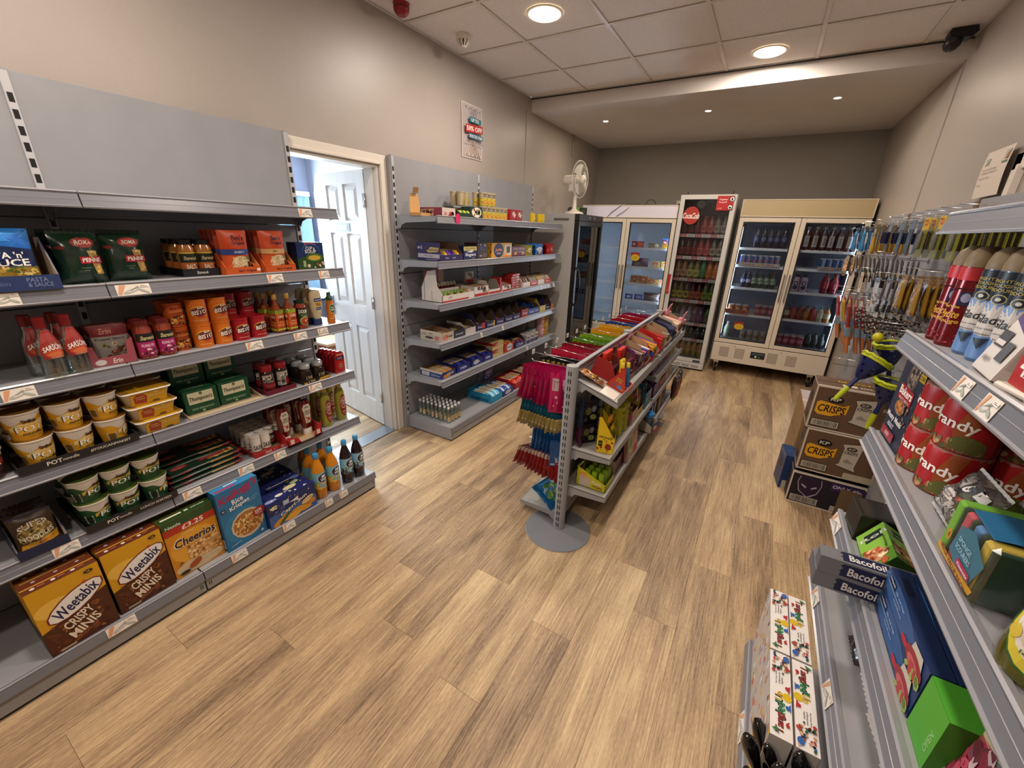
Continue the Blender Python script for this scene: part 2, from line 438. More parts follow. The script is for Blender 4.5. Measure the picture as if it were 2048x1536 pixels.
for k in range(14):                                     # office floor, seen through the door
    x0 = -.0 - PW * (k + 1)
    if k < 5:
        for j in range(4):
            L_ = 1.28; y = .9 + j * L_ - .4 * (k % 3)
            key = (.1832, 1.28)
            if key not in plank_me: plank_me[key] = MB().box(.0003, .0003, -.006, PW - .0003, L_ - .0003, 0, MWOOD, .0006).mesh('plank')
            put('plank', plank_me[key], fl, (x0, y, 0))
    else: put('plank', MB().box(.0003, .5, -.006, PW - .0003, 4.2, 0, MWOOD).mesh('plank'), fl, (x0, 0, 0))
wl = wallbox('wall_left', MWALL, (-.12, Y0, 0, 0, 1.42, H), (-.12, 2.186, 0, 0, YF, H), (-.12, 1.42, 1.985, 0, 2.186, H))
wallbox('wall_right', MWALL, (XR, Y0, 0, XR + .12, YF + .12, H))
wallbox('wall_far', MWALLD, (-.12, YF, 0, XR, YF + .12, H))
wallbox('wall_near', MWALL, (-.12, Y0 - .12, 0, XR + .12, Y0, H))
# thin joint battens on the two long walls
for i, (x, y) in enumerate(((.004, 4.19), (XR - .004, 4.29))):
    struct(MB().box(x - .004, y - .006, 0, x + .004, y + .006, HB if i == 0 else HB, MWALL).obj('trim_%d' % (i + 1)))
struct(MB().tube([(.008, 5.385, HB), (.008, 5.37, 2.5)], .006, MWALL).tube([(.008, 5.405, HB), (.008, 5.39, 2.5)], .006, MWALL).obj('trim_3'))
# suspended ceiling: slab, T-bar grid, lift-out tiles
ce = struct(MB().box(-.12, Y0 - .1, H + .02, XR + .1, YB, H + .08, MPLASTER).obj('ceiling'))
cols = [0.0] + [.588 + .6 * k for k in range(5)] + [XR]
rows = [3.10 + .6 * k for k in range(-9, 2)] + [YB]
rows = [Y0] + [r for r in rows if r > Y0 + .05 and r < YB] + [YB]
tb = MB()
TW = .012
for x in cols: tb.box(max(0, x - TW), Y0, H - .004, min(XR, x + TW), YB, H + .001, MGLOSSW)
for y in rows: tb.box(0, max(Y0, y - TW), H - .0042, XR, min(YB, y + TW), H + .0008, MGLOSSW)
tb.obj('ceiling_grid', ce)
for i in range(len(cols) - 1):
    for j in range(len(rows) - 1):
        a, b, c, d = cols[i] + TW * .9, cols[i+1] - TW * .9, rows[j] + TW * .9, rows[j+1] - TW * .9
        if d - c < .03: continue
        lit = any(a < px < b and c < py < d for px, py in PANELS)
        mb = MB()
        mb.box(a, c, H + .003, b, d, H + .016, MTILE, .002)
        mb.obj('ceiling_tile', ce)
# lowered plaster ceiling over the coolers, with its drop face and shadow gap painted as a dark strip
struct(MB().box(-.0, YB, HB, XR, YF, H + .06, MPLASTER).box(0, YB - .014, H - .012, XR, YB - .001, H - .004, '2a2320').obj('ceiling_bulkhead'))
# door casing and door leaf into the office
ar = MB()
for y0, y1 in ((2.186, 2.247), (1.355, 1.42)):
    ar.box(0, y0, 0, .016, y1, 2.047, MGLOSSW, .004); ar.box(.012, (y0 if y0 > 2 else y1 - .018), 0, .022, (y0 + .018 if y0 > 2 else y1), 2.0, MGLOSSW, .003)
ar.box(0, 1.355, 1.985, .0165, 2.247, 2.047, MGLOSSW, .004); ar.box(.012, 1.42, 1.985, .0225, 2.186, 2.003, MGLOSSW, .003)
struct(ar.obj('trim_4'))
jb = MB()
for y0, y1 in ((2.168, 2.186), (1.42, 1.438)):
    jb.box(-.13, y0, 0, .001, y1, 1.985, MGLOSSW, .002)
    jb.box(-.075, y0 - (.012 if y0 > 2 else -.018), 0, -.03, y0 if y0 > 2 else y1 + .012, 1.97, MGLOSSW, .002)
jb.box(-.13, 1.438, 1.967, .001, 2.168, 1.985, MGLOSSW, .002)
jb.box(-.13, 1.438, 0, .001, 2.168, .006, M('8f969c', .3, .6), .002)
struct(jb.obj('door_frame'))
# the leaf: rails and stiles with recessed raised panels
dl = MB(); DWd = .70; T = .035
xs = [0, .102, .295, .365, .548, DWd]; zs = [.012, .205, .83, 1.0, 1.54, 1.63, 1.88, 1.965]
for a, b in ((xs[0], xs[1]), (xs[2], xs[3]), (xs[4], xs[5])): dl.box(a, -T, zs[0], b, 0, zs[-1], MDOOR, .001)
for a, b in ((zs[0], zs[1]), (zs[2], zs[3]), (zs[4], zs[5]), (zs[6], zs[7])):
    for c, d in ((xs[1], xs[2]), (xs[3], xs[4])): dl.box(c, -T, a, d, 0, b, MDOOR)
for i in (1, 3, 5):
    for c, d in ((xs[1], xs[2]), (xs[3], xs[4])):
        a, b = zs[i], zs[i + 1]; g = .022
        dl.box(c, -T + .012, a, d, -.012, b, MDOOR)
        for yy, y2 in ((-T + .012, -T + .002), (-.012, -.002)):
            dl.add([(c + g * .4, yy, a + g * .4), (d - g * .4, yy, a + g * .4), (d - g * .4, yy, b - g * .4), (c + g * .4, yy, b - g * .4),
                    (c + 2 * g, y2, a + 2 * g), (d - 2 * g, y2, a + 2 * g), (d - 2 * g, y2, b - 2 * g), (c + 2 * g, y2, b - 2 * g)],
                   [(0, 1, 5, 4), (1, 2, 6, 5), (2, 3, 7, 6), (3, 0, 4, 7), (4, 5, 6, 7)], MDOOR)
door = struct(empty('door_1')); door.location = (-.135, 2.165, 0); door.rotation_euler = (0, 0, PI - math.atan2(.17, .985))
# leaf faces -Y in world: local +X runs to the free edge
door.rotation_euler = (0, 0, math.radians(180 - 9.8)); 
dl.obj('leaf', door)
sg = MB(); sg.box(.24, .0, 1.553, .445, .003, 1.612, M('7d929c', .4)); sg.box(.275, .003, 1.565, .41, .0042, 1.6, M('dfe4e6', .4))
for zz in (1.577, 1.587): sg.box(.31, .0042, zz, .375, .0046, zz + .003, M('5c6468'))
sg.obj('door_sign', door)
hd = MB(); hd.box(.632, 0, .87, .668, .006, 1.03, MCHROME, .002); hd.tube([(.65, .005, .97), (.65, .045, .97), (.56, .048, .97)], .009, MCHROME, 8); hd.obj('handle', door)
hg = MB()
for z in (.22, 1.0, 1.72): hg.box(-.012, .0, z, .022, .004, z + .09, MCHROME); hg.tube([(-.004, .006, z), (-.004, .006, z + .09)], .006, MCHROME, 8)
hg.obj('hinge', door)
# the office beyond: walls, window with vertical blinds
OW = noisy('office_wall_paint', '98a0b4', '9fa7ba', 3, .7)
wallbox('wall_office_west', OW, (-2.62, .5, 0, -2.5, 2.15, 2.5), (-2.62, 3.30, 0, -2.5, 3.5, 2.5), (-2.62, 2.15, 0, -2.5, 3.30, .85), (-2.62, 2.15, 1.92, -2.5, 3.30, 2.5))
wallbox('wall_office_north', OW, (-2.5, 3.37, 0, -.12, 3.5, 2.5))
wallbox('wall_office_south', OW, (-2.5, .4, 0, -.12, .5, 2.5))
wallbox('ceiling_office', MPLASTER, (-2.62, .4, 2.4, -.12, 3.5, 2.5))
wn = MB(); wn.box(-2.57, 2.15, .85, -2.52, 2.2, 1.92, MGLOSSW); wn.box(-2.57, 3.25, .85, -2.52, 3.3, 1.92, MGLOSSW); wn.box(-2.57, 2.2, .85, -2.52, 3.25, .9, MGLOSSW); wn.box(-2.57, 2.2, 1.87, -2.52, 3.25, 1.92, MGLOSSW); wn.box(-2.57, 2.7, .9, -2.52, 2.75, 1.87, MGLOSSW)
wo = struct(wn.obj('window_1'))
MB().box(-2.55, 2.2, .9, -2.545, 2.7, 1.87, MGLASS).obj('pane', wo); MB().box(-2.55, 2.75, .9, -2.545, 3.25, 1.87, MGLASS).obj('pane', wo)
bl = empty('window_blind', 'pale blue vertical blind hanging at the office window beyond the door', 'blind', (-2.44, 2.7, 0))
MB().box(-.03, -.6, 1.9, .03, .62, 1.95, MGLOSSW, .004).obj('head_rail', bl)
slat = MB().box(-.04, -.0015, .82, .04, .0015, 1.9, M('9fc4d6', .6)).mesh('slat')
for k in range(14):
    o = put('slat', slat, bl, (0, -.57 + k * .088, 0)); o.rotation_euler = (0, 0, math.radians(62))

# ------------------------------------------------------------------ shelving
def slots(mb, x, y, z0, z1, side=1, w=.014, pitch=.05, face='x'):
    """slots of an upright: dark plates on its face paint in the shade of the holes"""
    z = z0
    while z + pitch <= z1:
        if face == 'x':
            mb.box(x, y - w/2, z + .008, x + side * .0012, y + w/2, z + .036, '0f1011')  # near-black plate on the face, painted shade of a punched slot
        z += pitch
LV = [1.670, 1.375, 1.080, .785, .485]
def ticket(parent, x, y, z, w=.062, seed=0):
    rg = random.Random(seed); mb = MB()
    def fm(u, v, L): return (-(u - .5) * -w, -(.0008 + EPS * L) - (.0005 if L else 0), v * .038)
    mb.box(-w/2, -.0008, 0, w/2, 0, .038, M('d8d0c4', .3))
    decals(mb, [('p', [(.02, .1), (.12, .95), (.3, .95), (.12, .1)], 'c9906c'), ('e', .42, .38, .26, .16, 'a8a79c', .3), ('e', .46, .42, .15, .08, 'd0cabf', .3),
                ('e', .78, .32, .18, .10, '9fa39a', -.5), ('e', .55, .62, .2, .06, '8a8f84', .5), ('r', .66, .7, .96, .9, 'e9e4dc'), ('r', .7, .76, .92, .79, '6a5a52'), ('r', .7, .83, .85, .86, 'b96a58')], fm, 1, w / .038)
    return mb
TICK = {}
def tick_me(w):
    if w not in TICK: TICK[w] = ticket(None, 0, 0, 0, w).mesh('price_ticket')
    return TICK[w]
def shelf_meshes(L, d, top=False):
    """shelf spanning local x 0..L, back at y=0, front at y=-d, top face at z=0; price strip at the front edge"""
    sh = MB(); sh.box(.004, -d + .012, -.003, L - .004, -.004, 0, MGREY)
    sh.box(.004, -d + .012, -.035, L - .004, -d + .015, 0, MGREY); sh.box(.004, -.008, -.03, L - .004, -.005, 0, MGREY)
    for x0, x1 in ((.003, .0055), (L - .0055, L - .003)):      # end brackets, deeper at the back with a notched heel
        sh.prism([(-.002, .0), (-.002, -.085), (-.014, -.092), (-.02, -.082), (-.032, -.088), (-.05, -.06), (-.09, -.046), (-d + .02, -.034), (-d + .012, 0)], 0, x0, x1, MGREY)
    sh.add([(L - .0026, -d + .07, -.02), (L - .0026, -d + .074, -.02), (L - .0026, -d + .074, -.024), (L - .0026, -d + .07, -.024)], [(0, 1, 2, 3)], MBLACK)
    st = MB()    # tilted ticket strip: rolled lip on top, face, lower lip
    P = [(-d + .014, .004), (-d + .004, .006), (-d + .001, .002), (-d + .0035, -.001), (-d - .006, -.0395), (-d - .0105, -.041), (-d - .0085, -.0455), (-d + .006, -.043)]
    st.prism([P[i] for i in (0, 1, 2, 3, 4, 7)], 0, .002, L - .002, MSTRIP)
    st.prism([(-d - .0005, -.0195), (-d - .0022, -.0205), (-d - .001, -.0215)], 0, .002, L - .002, MSTRIP_HI)
    st.prism([(-d + .014, .004), (-d + .004, .0065), (-d + .0, .0025), (-d + .002, -.0012), (-d + .008, -.001)], 0, .0015, L - .0015, MSTRIP_HI)
    st.prism([(-d - .004, -.0385), (-d - .0112, -.0405), (-d - .0095, -.0455), (-d + .004, -.044)], 0, .0015, L - .0015, MSTRIP_HI)
    return sh.mesh('shelf'), st.mesh('price_strip')
def gondola(name, label, xb, ys, sgn, levels, depth, bdepth, top, cat='shelving', tickets=(), tall=None, lowpanel=.11, crop=None):
    """wall gondola: back plane at x=xb, facing sgn*x, bay boundaries ys"""
    g = empty(name, label, cat, (xb, min(ys), 0))
    def W2(x, y): return (sgn * x, y - min(ys))
    L = abs(ys[1] - ys[0]); rz = PI / 2 if sgn > 0 else -PI / 2
    shm, stm = shelf_meshes(L, depth)
    ups = []
    mb = MB(); mb.box(-.03, -.014, 0, .0, .014, top, MGREY, .001)
    mb.box(0, -.0115, .12, .0012, .0115, top - .006, M('b4b4b6', .35))
    slots(mb, .0013 , 0, .15, top - .01, 1)
    up = mb.mesh('upright')
    for y in ys:
        o = put('upright', up, g, (0, y - min(ys), 0)); o.rotation_euler = (0, 0, 0 if sgn > 0 else PI)
    for b in range(len(ys) - 1):
        y0 = ys[b] - min(ys) + .0125; y1 = ys[b + 1] - min(ys) - .0125
        zs = tall or [.11, .47, .87, 1.27, 1.59, top]
        for z0, z1 in zip(zs, zs[1:]):
            mb = MB(); a, c = sorted((sgn * -.004, sgn * -.012)); mb.box(a, y0, z0 + .002, c, y1, z1 - .002, MGREYD, .0015)
            mb.obj('back_panel', g)
        for z in levels:
            if isinstance(z, tuple):
                if b not in z[1]: continue
                z = z[0]
            o = put('shelf', shm, g); o.location = (0, (ys[b] if sgn > 0 else ys[b + 1]) - min(ys), z); o.rotation_euler = (0, 0, rz)
            put('price_strip', stm, o)
            for (tb, tz, ty, tw) in tickets:
                if tb == b and abs(tz - z) < .02:
                    t = put('price_ticket', tick_me(tw), o); t.location = ((ty - ys[b]) if sgn > 0 else (ys[b + 1] - ty), -depth - .0078, -.0405); t.rotation_euler = (math.radians(-13.8), 0, 0)
        # base deck and kick plinth
        bd = MB(); bd.box(.003, -bdepth, .10, L - .003, -.004, .115, MGREY, .001)
        bd.prism([(-bdepth + .01, .118), (-bdepth - .004, .12), (-bdepth - .012, .078), (-bdepth, .074)], 0, .002, L - .002, MSTRIP)
        bd.prism([(-bdepth + .006, .1165), (-bdepth - .002, .1225), (-bdepth - .006, .1185), (-bdepth, .114)], 0, .0015, L - .0015, MSTRIP_HI)
        bd.box(.003, -bdepth + .002, .012, L - .003, -bdepth + .006, .078, MGREY); bd.box(.003, -bdepth + .006, 0, L - .003, -bdepth + .012, .014, MBLACK)
        for x in (.003, L - .006): bd.box(x, -bdepth + .006, .012, x + .003, -.004, .1, MGREY)
        for x in (.012, .02): bd.box(x, -bdepth + .0014, .032, x + .003, -bdepth + .0022, .052, '151515'); bd.box(L - x - .003, -bdepth + .0014, .032, L - x, -bdepth + .0022, .052, '151515')
        o = bd.obj('base_deck', g); o.location = (0, (ys[b] if sgn > 0 else ys[b + 1]) - min(ys), 0); o.rotation_euler = (0, 0, rz)
        for (tb, tz, ty, tw) in tickets:
            if tb == b and tz < .2:
                t = put('price_ticket', tick_me(tw), o); t.location = ((ty - ys[b]) if sgn > 0 else (ys[b + 1] - ty), -bdepth - .0135, .079); t.rotation_euler = (math.radians(-12), 0, 0)
    return g
TA = [(1, 1.67, 1.33, .07), (0, 1.375, .29, .06), (1, 1.375, .60, .10), (1, 1.375, 1.13, .075), (1, 1.375, 1.39, .06),
      (0, 1.08, .24, .075), (1, 1.08, .98, .075), (1, 1.08, 1.21, .07), (1, 1.08, 1.34, .06), (0, .785, 0.0, .06), (1, .785, 1.25, .075),
      (0, .485, .20, .07), (1, .485, .60, .07), (1, .485, .83, .07), (1, .485, 1.0, .06), (0, .1, .24, .09), (1, .1, .68, .07), (1, .1, .93, .065), (1, .1, 1.17, .05), (1, .1, 1.27, .055)]
gA = gondola('wall_shelving', 'long grey shelving against the left wall, filled with pasta, sauces and cereal', .05, [-.455, .53, 1.515], 1, LV, .352, .44, 2.056, tickets=TA)
TBk = [(0, .785, 2.79, .03), (0, .785, 3.13, .03), (1, .485, 3.62, .03), (1, 1.08, 3.86, .03), (1, 1.08, 4.02, .03), (1, 1.08, 4.17, .03)]
gB = gondola('wall_shelving', 'grey shelving beyond the office door, holding chocolate and sweet boxes', .05, [2.27, 3.285, 4.30], 1, [1.675] + LV[1:], .38, .46, 2.056, tickets=TBk)
# end panel closing the near side of that run
pe = MB(); pe.box(-.048, -.024, 0, -.002, -.016, 2.05, MGREY, .001); pe.obj('end_panel', gB)
TC = [(1, 1.375, 1.04, .055), (1, 1.375, .93, .055), (1, .785, 1.45, .09), (1, .55, 1.38, .07), (1, .55, 1.03, .07), (1, .1, 1.15, .1)]
gC = gondola('wall_shelving', 'grey shelving along the right wall with aerosols, sponges and foil', 3.18, [-.455, .53, 1.50], -1, [(1.67, (0, 1)), 1.375, 1.08, .785, .54], .44, .55, 1.80, tickets=TC, tall=[.11, .47, .87, 1.27, 1.79])

# ------------------------------------------------------------------ pegboard run beyond it, on the right wall
gp = empty('hook_panel_run', 'grey slotted hook panels on the right wall between the shelving and the far cooler', 'display panel', (3.18, 1.5, 0))
for y0, y1 in ((1.52, 2.13), (2.13, 2.92), (2.98, 4.10), (4.15, 4.76)):
    mb = MB(); mb.box(0, y0 - 1.5, .11, .012, y1 - 1.5, 1.805, MGREYD, .0015)
    z = .2
    while z < 1.75:
        mb.box(-.0006, y0 - 1.49, z, .002, y1 - 1.51, z + .004, '77787b'); z += .1
    mb.obj('back_panel', gp)
for y in (2.95, 4.125):
    mb = MB(); mb.box(-.004, y - .028 - 1.5, 1.5, .03, y + .028 - 1.5, 1.80, M('6b5138', .6)); mb.obj('wall_batten', gp)

# ------------------------------------------------------------------ island gondola with round feet
isl = empty('island_display', 'free-standing grey sweet display with round floor plates in the middle of the shop', 'display', (1.663, 1.815, 0))
pm = MB(); pm.lathe([(.0, .006), (.031, .006), (.031, .978), (.030, .985), (0, .987)], MGREY, 20)
for k in range(24):
    z = .03 + k * .0395
    for dx in (-.006, .006): pm.box(dx - .0025, -.0315, z, dx + .0025, -.0297, z + .022, '1b1b1c')
plm = pm.mesh('post')
bm_ = MB(); bm_.lathe([(.0, .0), (.183, 0), (.186, .002), (.183, .0055), (.0, .0065)], M('77787c', .42), 40); bsm = bm_.mesh('floor_plate')
for i, y in enumerate((0, .97, 1.945)):
    put('post', plm, isl, (0, y, 0))
    if i != 1: put('floor_plate', bsm, isl, (0, y - (.015 if i == 0 else 0), 0))
for b in range(2):
    y0 = .03 + b * .97; y1 = y0 + .91
    mb = MB(); mb.box(-.006, y0, .93, .006, y1, .972, MGREY, .002); mb.box(-.012, y0, .966, .012, y1, .974, MGREY, .001); mb.obj('top_rail', isl)
    mb = MB(); mb.box(-.004, y0, .1, .004, y1, .93, MGREYD)
    z = .16
    while z < .92:
        mb.box(-.0055, y0 + .01, z, -.004, y1 - .01, z + .005, '3d3e40'); z += .06
    mb.obj('hook_panel', isl)
    mb = MB(); mb.box(-.006, y0, .06, .006, y1, .1, MGREY); mb.obj('bottom_rail', isl)
def isl_shelf(b, z, d, tilt, lip=.028, nm='shelf'):
    y0 = .022 + b * .97; y1 = y0 + .925; mb = MB(); dz = -math.tan(tilt) * d
    x0 = .02; x1 = x0 + d
    def q(x): return z - math.tan(tilt) * (x - x0)
    mb.prism([(x0, q(x0)), (x1, q(x1)), (x1, q(x1) - .003), (x0, q(x0) - .003)], 1, y0, y1, M('a3a09c', .4))
    mb.prism([(x1, q(x1) + lip * .9), (x1 + .003, q(x1) + lip * .9), (x1 + .003, q(x1) - .028), (x1, q(x1) - .028)], 1, y0, y1, MGREY)
    for ya in (y0, y1 - .003):
        mb.prism([(x0 - .004, q(x0) + .006), (x1, q(x1) + .004), (x1, q(x1) - .028), (x0 + .05, q(x0) - .04), (x0 + .03, q(x0) - .062), (x0 + .018, q(x0) - .055), (x0 + .012, q(x0) - .066), (x0 - .004, q(x0) - .06)], 1, ya, ya + .003, MGREY)
    mb.add([(x1 - .045, y0 - .0006, q(x1) - .012), (x1 - .041, y0 - .0006, q(x1) - .012), (x1 - .041, y0 - .0006, q(x1) - .016), (x1 - .045, y0 - .0006, q(x1) - .016)], [(0, 1, 2, 3)], MBLACK)
    mb.obj(nm, isl)
TILT = math.atan2(.075, .215)
for b in range(2):
    isl_shelf(b, .905, .215, TILT)
    for z in (.515, .28): isl_shelf(b, z, .215, 0, .012)
isl_shelf(1, .70, .215, .12, .02)
mb = MB(); mb.box(-.27, .022, .068, -.01, .947, .074, M('9c9890', .4)); mb.box(-.273, .022, .05, -.27, .947, .076, MGREY)
for ya in (.02, .947): mb.prism([(-.27, .074), (-.27, .052), (-.08, .045), (-.05, .02), (-.03, .0), (-.012, .01), (-.012, .08)], 1, ya, ya + .003, MGREY)
mb.obj('low_shelf', isl)
def hook(parent, x, y, z, L, sg, up=.02, dbl=True, flat=True):
    """double-prong display hook reaching sg*x from (x, y, z)"""
    mb = MB(); mb.box(-.002 * sg, -.012, -.012, 0, .012, .012, MCHROME)
    mb.tube([(0, 0, 0), (sg * L, 0, 0), (sg * (L + .012), 0, .012)], .0022, MCHROME, 5)
    if dbl: mb.tube([(0, 0, .03), (sg * (L + .004), 0, .03 + up)], .0018, MCHROME, 5)
    if flat: mb.box(sg * (L + .004) - .001, -.014, .03 + up - .012, sg * (L + .004) + .001, .014, .03 + up + .014, M('d9d9d6', .3))
    return mb.obj('hook', parent, (x, y, z))

# ------------------------------------------------------------------ coolers
def tubeframe(mb, x0, x1, z0, z1, y0, y1, w, m, c=.004, wb=None):
    wb = wb or w
    mb.box(x0, y0, z0, x0 + w, y1, z1, m, c); mb.box(x1 - w, y0, z0, x1, y1, z1, m, c)
    mb.box(x0 + w - .001, y0, z1 - w, x1 - w + .001, y1, z1, m, c); mb.box(x0 + w - .001, y0, z0, x1 - w + .001, y1, z0 + wb, m, c)
def cooler(name, label, loc, w, d, z0, z1, head, doors, levels, body, inner, shelfm, led, ledcol, hx, handle_m, fr=.045, gask=.012, rz=0, header_m=None, strip=None, ledpow=0):
    """z0 door bottom, z1 door top; front face at local y=0, cabinet runs to +y"""
    g = empty(name, label, 'fridge', loc, rz); x0, x1 = 0, w; t = .04
    mb = MB()
    mb.box(x0, .045, z0 - .0, x0 + t, d, z1, body, .003); mb.box(x1 - t, .045, z0, x1, d, z1, body, .003)
    mb.box(x0 + t - .001, d - .04, z0 + .001, x1 - t + .001, d - .0005, z1 - .0005, body, .001); mb.box(x0 + t - .001, .046, z1 - .04, x1 - t + .001, d - .001, z1 - .001, body, .001); mb.box(x0 + t - .001, .046, z0 + .001, x1 - t + .001, d - .001, z0 + .05, body, .001)
    mb.obj('cabinet', g)
    mb = MB(); mb.box(t, d - .05, z0 + .05, w - t, d - .041, z1 - .04, inner); mb.box(t, .06, z0 + .05, t + .004, d - .05, z1 - .04, inner); mb.box(w - t - .004, .06, z0 + .05, w - t, d - .05, z1 - .04, inner)
    mb.box(t, .06, z1 - .046, w - t, d - .05, z1 - .041, inner); mb.box(t, .06, z0 + .0505, w - t, d - .05, z0 + .056, inner)
    mb.obj('liner', g)
    for i, z in enumerate(levels):
        mb = MB(); 
        for k in range(int((w - .1) / .03)): mb.box(.05 + k * .03, .075, z - .006, .054 + k * .03, d - .09, z - .002, shelfm)
        for k in range(5): mb.box(.046, .08 + k * (d - .2) / 4, z - .01, w - .046, .085 + k * (d - .2) / 4, z - .005, shelfm)
        mb.box(.045, .066, z - .024, w - .045, .071, z + .004, shelfm)
        o = mb.obj('shelf', g)
        if strip: strip(o, w, z)
    if led:
        for xx in ([t + .006, w - t - .014]):
            MB().box(xx, .05, z0 + .08, xx + .008, .058, z1 - .07, M(ledcol, .4, e=led)).obj('light_strip', g)
            if ledpow:
                a = area('cooler_strip_lamp', (0, 0, 0), .01, ledpow, (.78, .88, 1.0), (0, 0, 0), z1 - z0 - .2, 'RECTANGLE')
                a.parent = g; a.location = (xx + (.02 if xx < w / 2 else -.012), .075, (z0 + z1) / 2); a.rotation_euler = (PI / 2, 0, math.radians(180 + (25 if xx < w / 2 else -25)))
                a.rotation_euler = (math.radians(-90), 0, math.radians(-40 if xx < w / 2 else 40))
    dw = w / doors
    for i in range(doors):
        a = x0 + i * dw + .002; b = x0 + (i + 1) * dw - .002
        mb = MB(); tubeframe(mb, a, b, z0, z1, 0, .04, fr, body if fr > .02 else MBLACK, .003)
        dr = mb.obj('door', g)
        mb = MB(); tubeframe(mb, a + fr - .002, b - fr + .002, z0 + fr - .002, z1 - fr + .002, .004, .03, gask, MBLACK, .001); mb.obj('gasket', dr)
        MB().box(a + fr + .004, .014, z0 + fr + .004, b - fr - .004, .018, z1 - fr - .004, MGLASS).obj('glass', dr)
        if hx:
            hh = MB()
            if doors == 2: xx = (b - fr * .5) if i == 0 else (a + fr * .5)
            else: xx = hx
            hh.box(xx - .007, -.022, (z0 + z1) / 2 - .17, xx + .007, -.010, (z0 + z1) / 2 + .13, handle_m, .003)
            for zz in (-.16, .12): hh.box(xx - .005, -.012, (z0 + z1) / 2 + zz, xx + .005, .001, (z0 + z1) / 2 + zz + .015, handle_m)
            hh.obj('handle', dr)
    if head:
        mb = MB(); mb.box(x0, .015, z1 + .008, x1, d - .1, head, body, .004); o = mb.obj('header', g)
        mb = MB(); tubeframe(mb, x0, x1, z1 + .006, head, -.006, .016, .010, body, .002); mb.box(x0 + .01, -.002, z1 + .015, x1 - .01, .012, head - .01, header_m or body); mb.obj('light_box', g)
    return g
def caster(g, x, y, r=.045, h=.13):
    mb = MB(); mb.tube([(x - .012, y, r), (x + .012, y, r)], r, MBLACK, 16); mb.box(x - .02, y - .022, r + .01, x - .014, y + .03, h, MCHROME, .002); mb.box(x + .014, y - .022, r + .01, x + .02, y + .03, h, MCHROME, .002)
    mb.box(x - .03, y - .03, h - .006, x + .03, y + .04, h + .03, MCHROME); mb.obj('caster', g)
def grille(mb, x0, z0, w, h, y, n=9, m=8, hole='4a3f34'):
    for i in range(n):
        for j in range(m):
            a = x0 + w * i / n; b = z0 + h * j / m
            mb.box(a, y - .0006, b, a + w / n * .62, y + .0002, b + h / m * .62, hole)
CREAM = M('d2c7b6', .35)
fr1 = cooler('drinks_cooler', 'cream two-door drinks cooler on castors in the far right corner', (2.02, 5.585, 0), 1.18, .70, .39, 1.82, 2.005, 2, (1.50, 1.306, 1.055, .745),
             CREAM, M('666a75', .6), M('e4ebf0', .35), 7, 'cfe8ff', True, M('77736c', .4), header_m=M('b3a17c', .35), ledpow=6.0)
mb = MB(); mb.box(0, .0, .153, 1.18, .66, .382, CREAM, .004); mb.box(.004, .01, .382, 1.176, .66, .395, MBLACK)
for x in (.085, .255, .60, .79): grille(mb, x, .215, .105, .125, 0, 9, 8)
for x in (.24, .73): mb.lathe([(.0, 0), (.008, 0), (.008, .004), (0, .004)], MBLACK, 10, x, -.0, z=.36)
mb.obj('machine_box', fr1)
mb = MB(); mb.box(.425, -.004, .245, .575, .001, .325, '1b1d20', .003)
fm, a_ = bface('f', .425, -.004, .245, .575, .001, .325); decals(mb, [('r', .05, .5, .95, .9, '2d3338'), ('e', .38, .3, .07, .16, 'c8e4f4'), ('e', .62, .27, .05, .08, '6fae4e'), ('e', .8, .27, .04, .07, '3c4650')] + [('r', .1 + .14 * k, .62, .2 + .14 * k, .78, '5a6a70') for k in range(6)], fm, 1, a_)
mb.obj('control_panel', fr1)
for x in (.07, 1.06):
    for y in (.05, .58): caster(fr1, x, y)
fr2 = cooler('food_cooler', 'white two-door chilled food cabinet against the far wall behind the island', (.16, 5.505, 0), 1.20, .75, .40, 1.79, 1.945, 2, (1.447, 1.213, 1.003, .783, .6),
             CREAM, M('dde4ec', .5), M('eef4fa', .35), 9, 'd8ecff', True, M('6d6a64', .4), header_m=M('d9d6e4', .35), ledpow=26)
mb = MB(); mb.box(0, .0, .10, 1.2, .7, .395, CREAM, .004)
for x in (.1, .35, .65, .9): grille(mb, x, .2, .12, .12, 0, 6, 6)
mb.obj('machine_box', fr2)
for x in (.07, 1.1):
    for y in (.05, .6): caster(fr2, x, y, .04, .09)
# narrow red-branded cooler
def rstrip(o, w, z):
    mb = MB()
    def fm(u, v, L): return (.046 + (w - .092) * u, .064 - EPS * L, z - .03 + .036 * v)
    mb.box(.046, .0642, z - .03, w - .046, .066, z + .006, M('d8d4d0', .3)); sp = []
    for k in range(6):
        a = k / 6 + .01; c = 'b6413c' if k % 2 == 0 else 'cfc9c4'
        sp.append(('r', a, .06, a + .145, .94, c)); sp.append(('t', 'CocaCola' if k % 2 == 0 else 'fanta  1.95', a + .07, .5, .11, .5, 'e8ddd8' if k % 2 == 0 else '5c4a44', .2))
    decals(mb, sp, fm, 1, (w - .09) / .036); mb.obj('shelf_strip', o)
WGREY = M('c3c2bf', .35)
fr3 = cooler('drinks_cooler', 'tall narrow drinks cooler with a round red logo and red door handle', (1.372, 5.475, 0), .592, .66, .10, 2.05, None, 1, (1.624, 1.372, 1.116, .858, .581, .381),
             WGREY, M('4c463f', .6), M('9a9c9c', .35), 0, 'ffffff', None, M('b3181c', .3), fr=.05, gask=.003, strip=rstrip)
mb = MB(); mb.box(0, .0, .018, .592, .62, .095, WGREY, .006)
for k in range(3): grille(mb, .235 + k * .11, .035, .085, .035, 0, 6, 3, '3a3835')
mb.box(.0, .01, 0, .592, .6, .02, MBLACK); mb.box(.46, -.004, .108, .545, 0, .135, '39424e'); mb.obj('machine_box', fr3)
mb = MB()
fm = lambda u, v, L: (u, .0135 - .0006 * L, v)
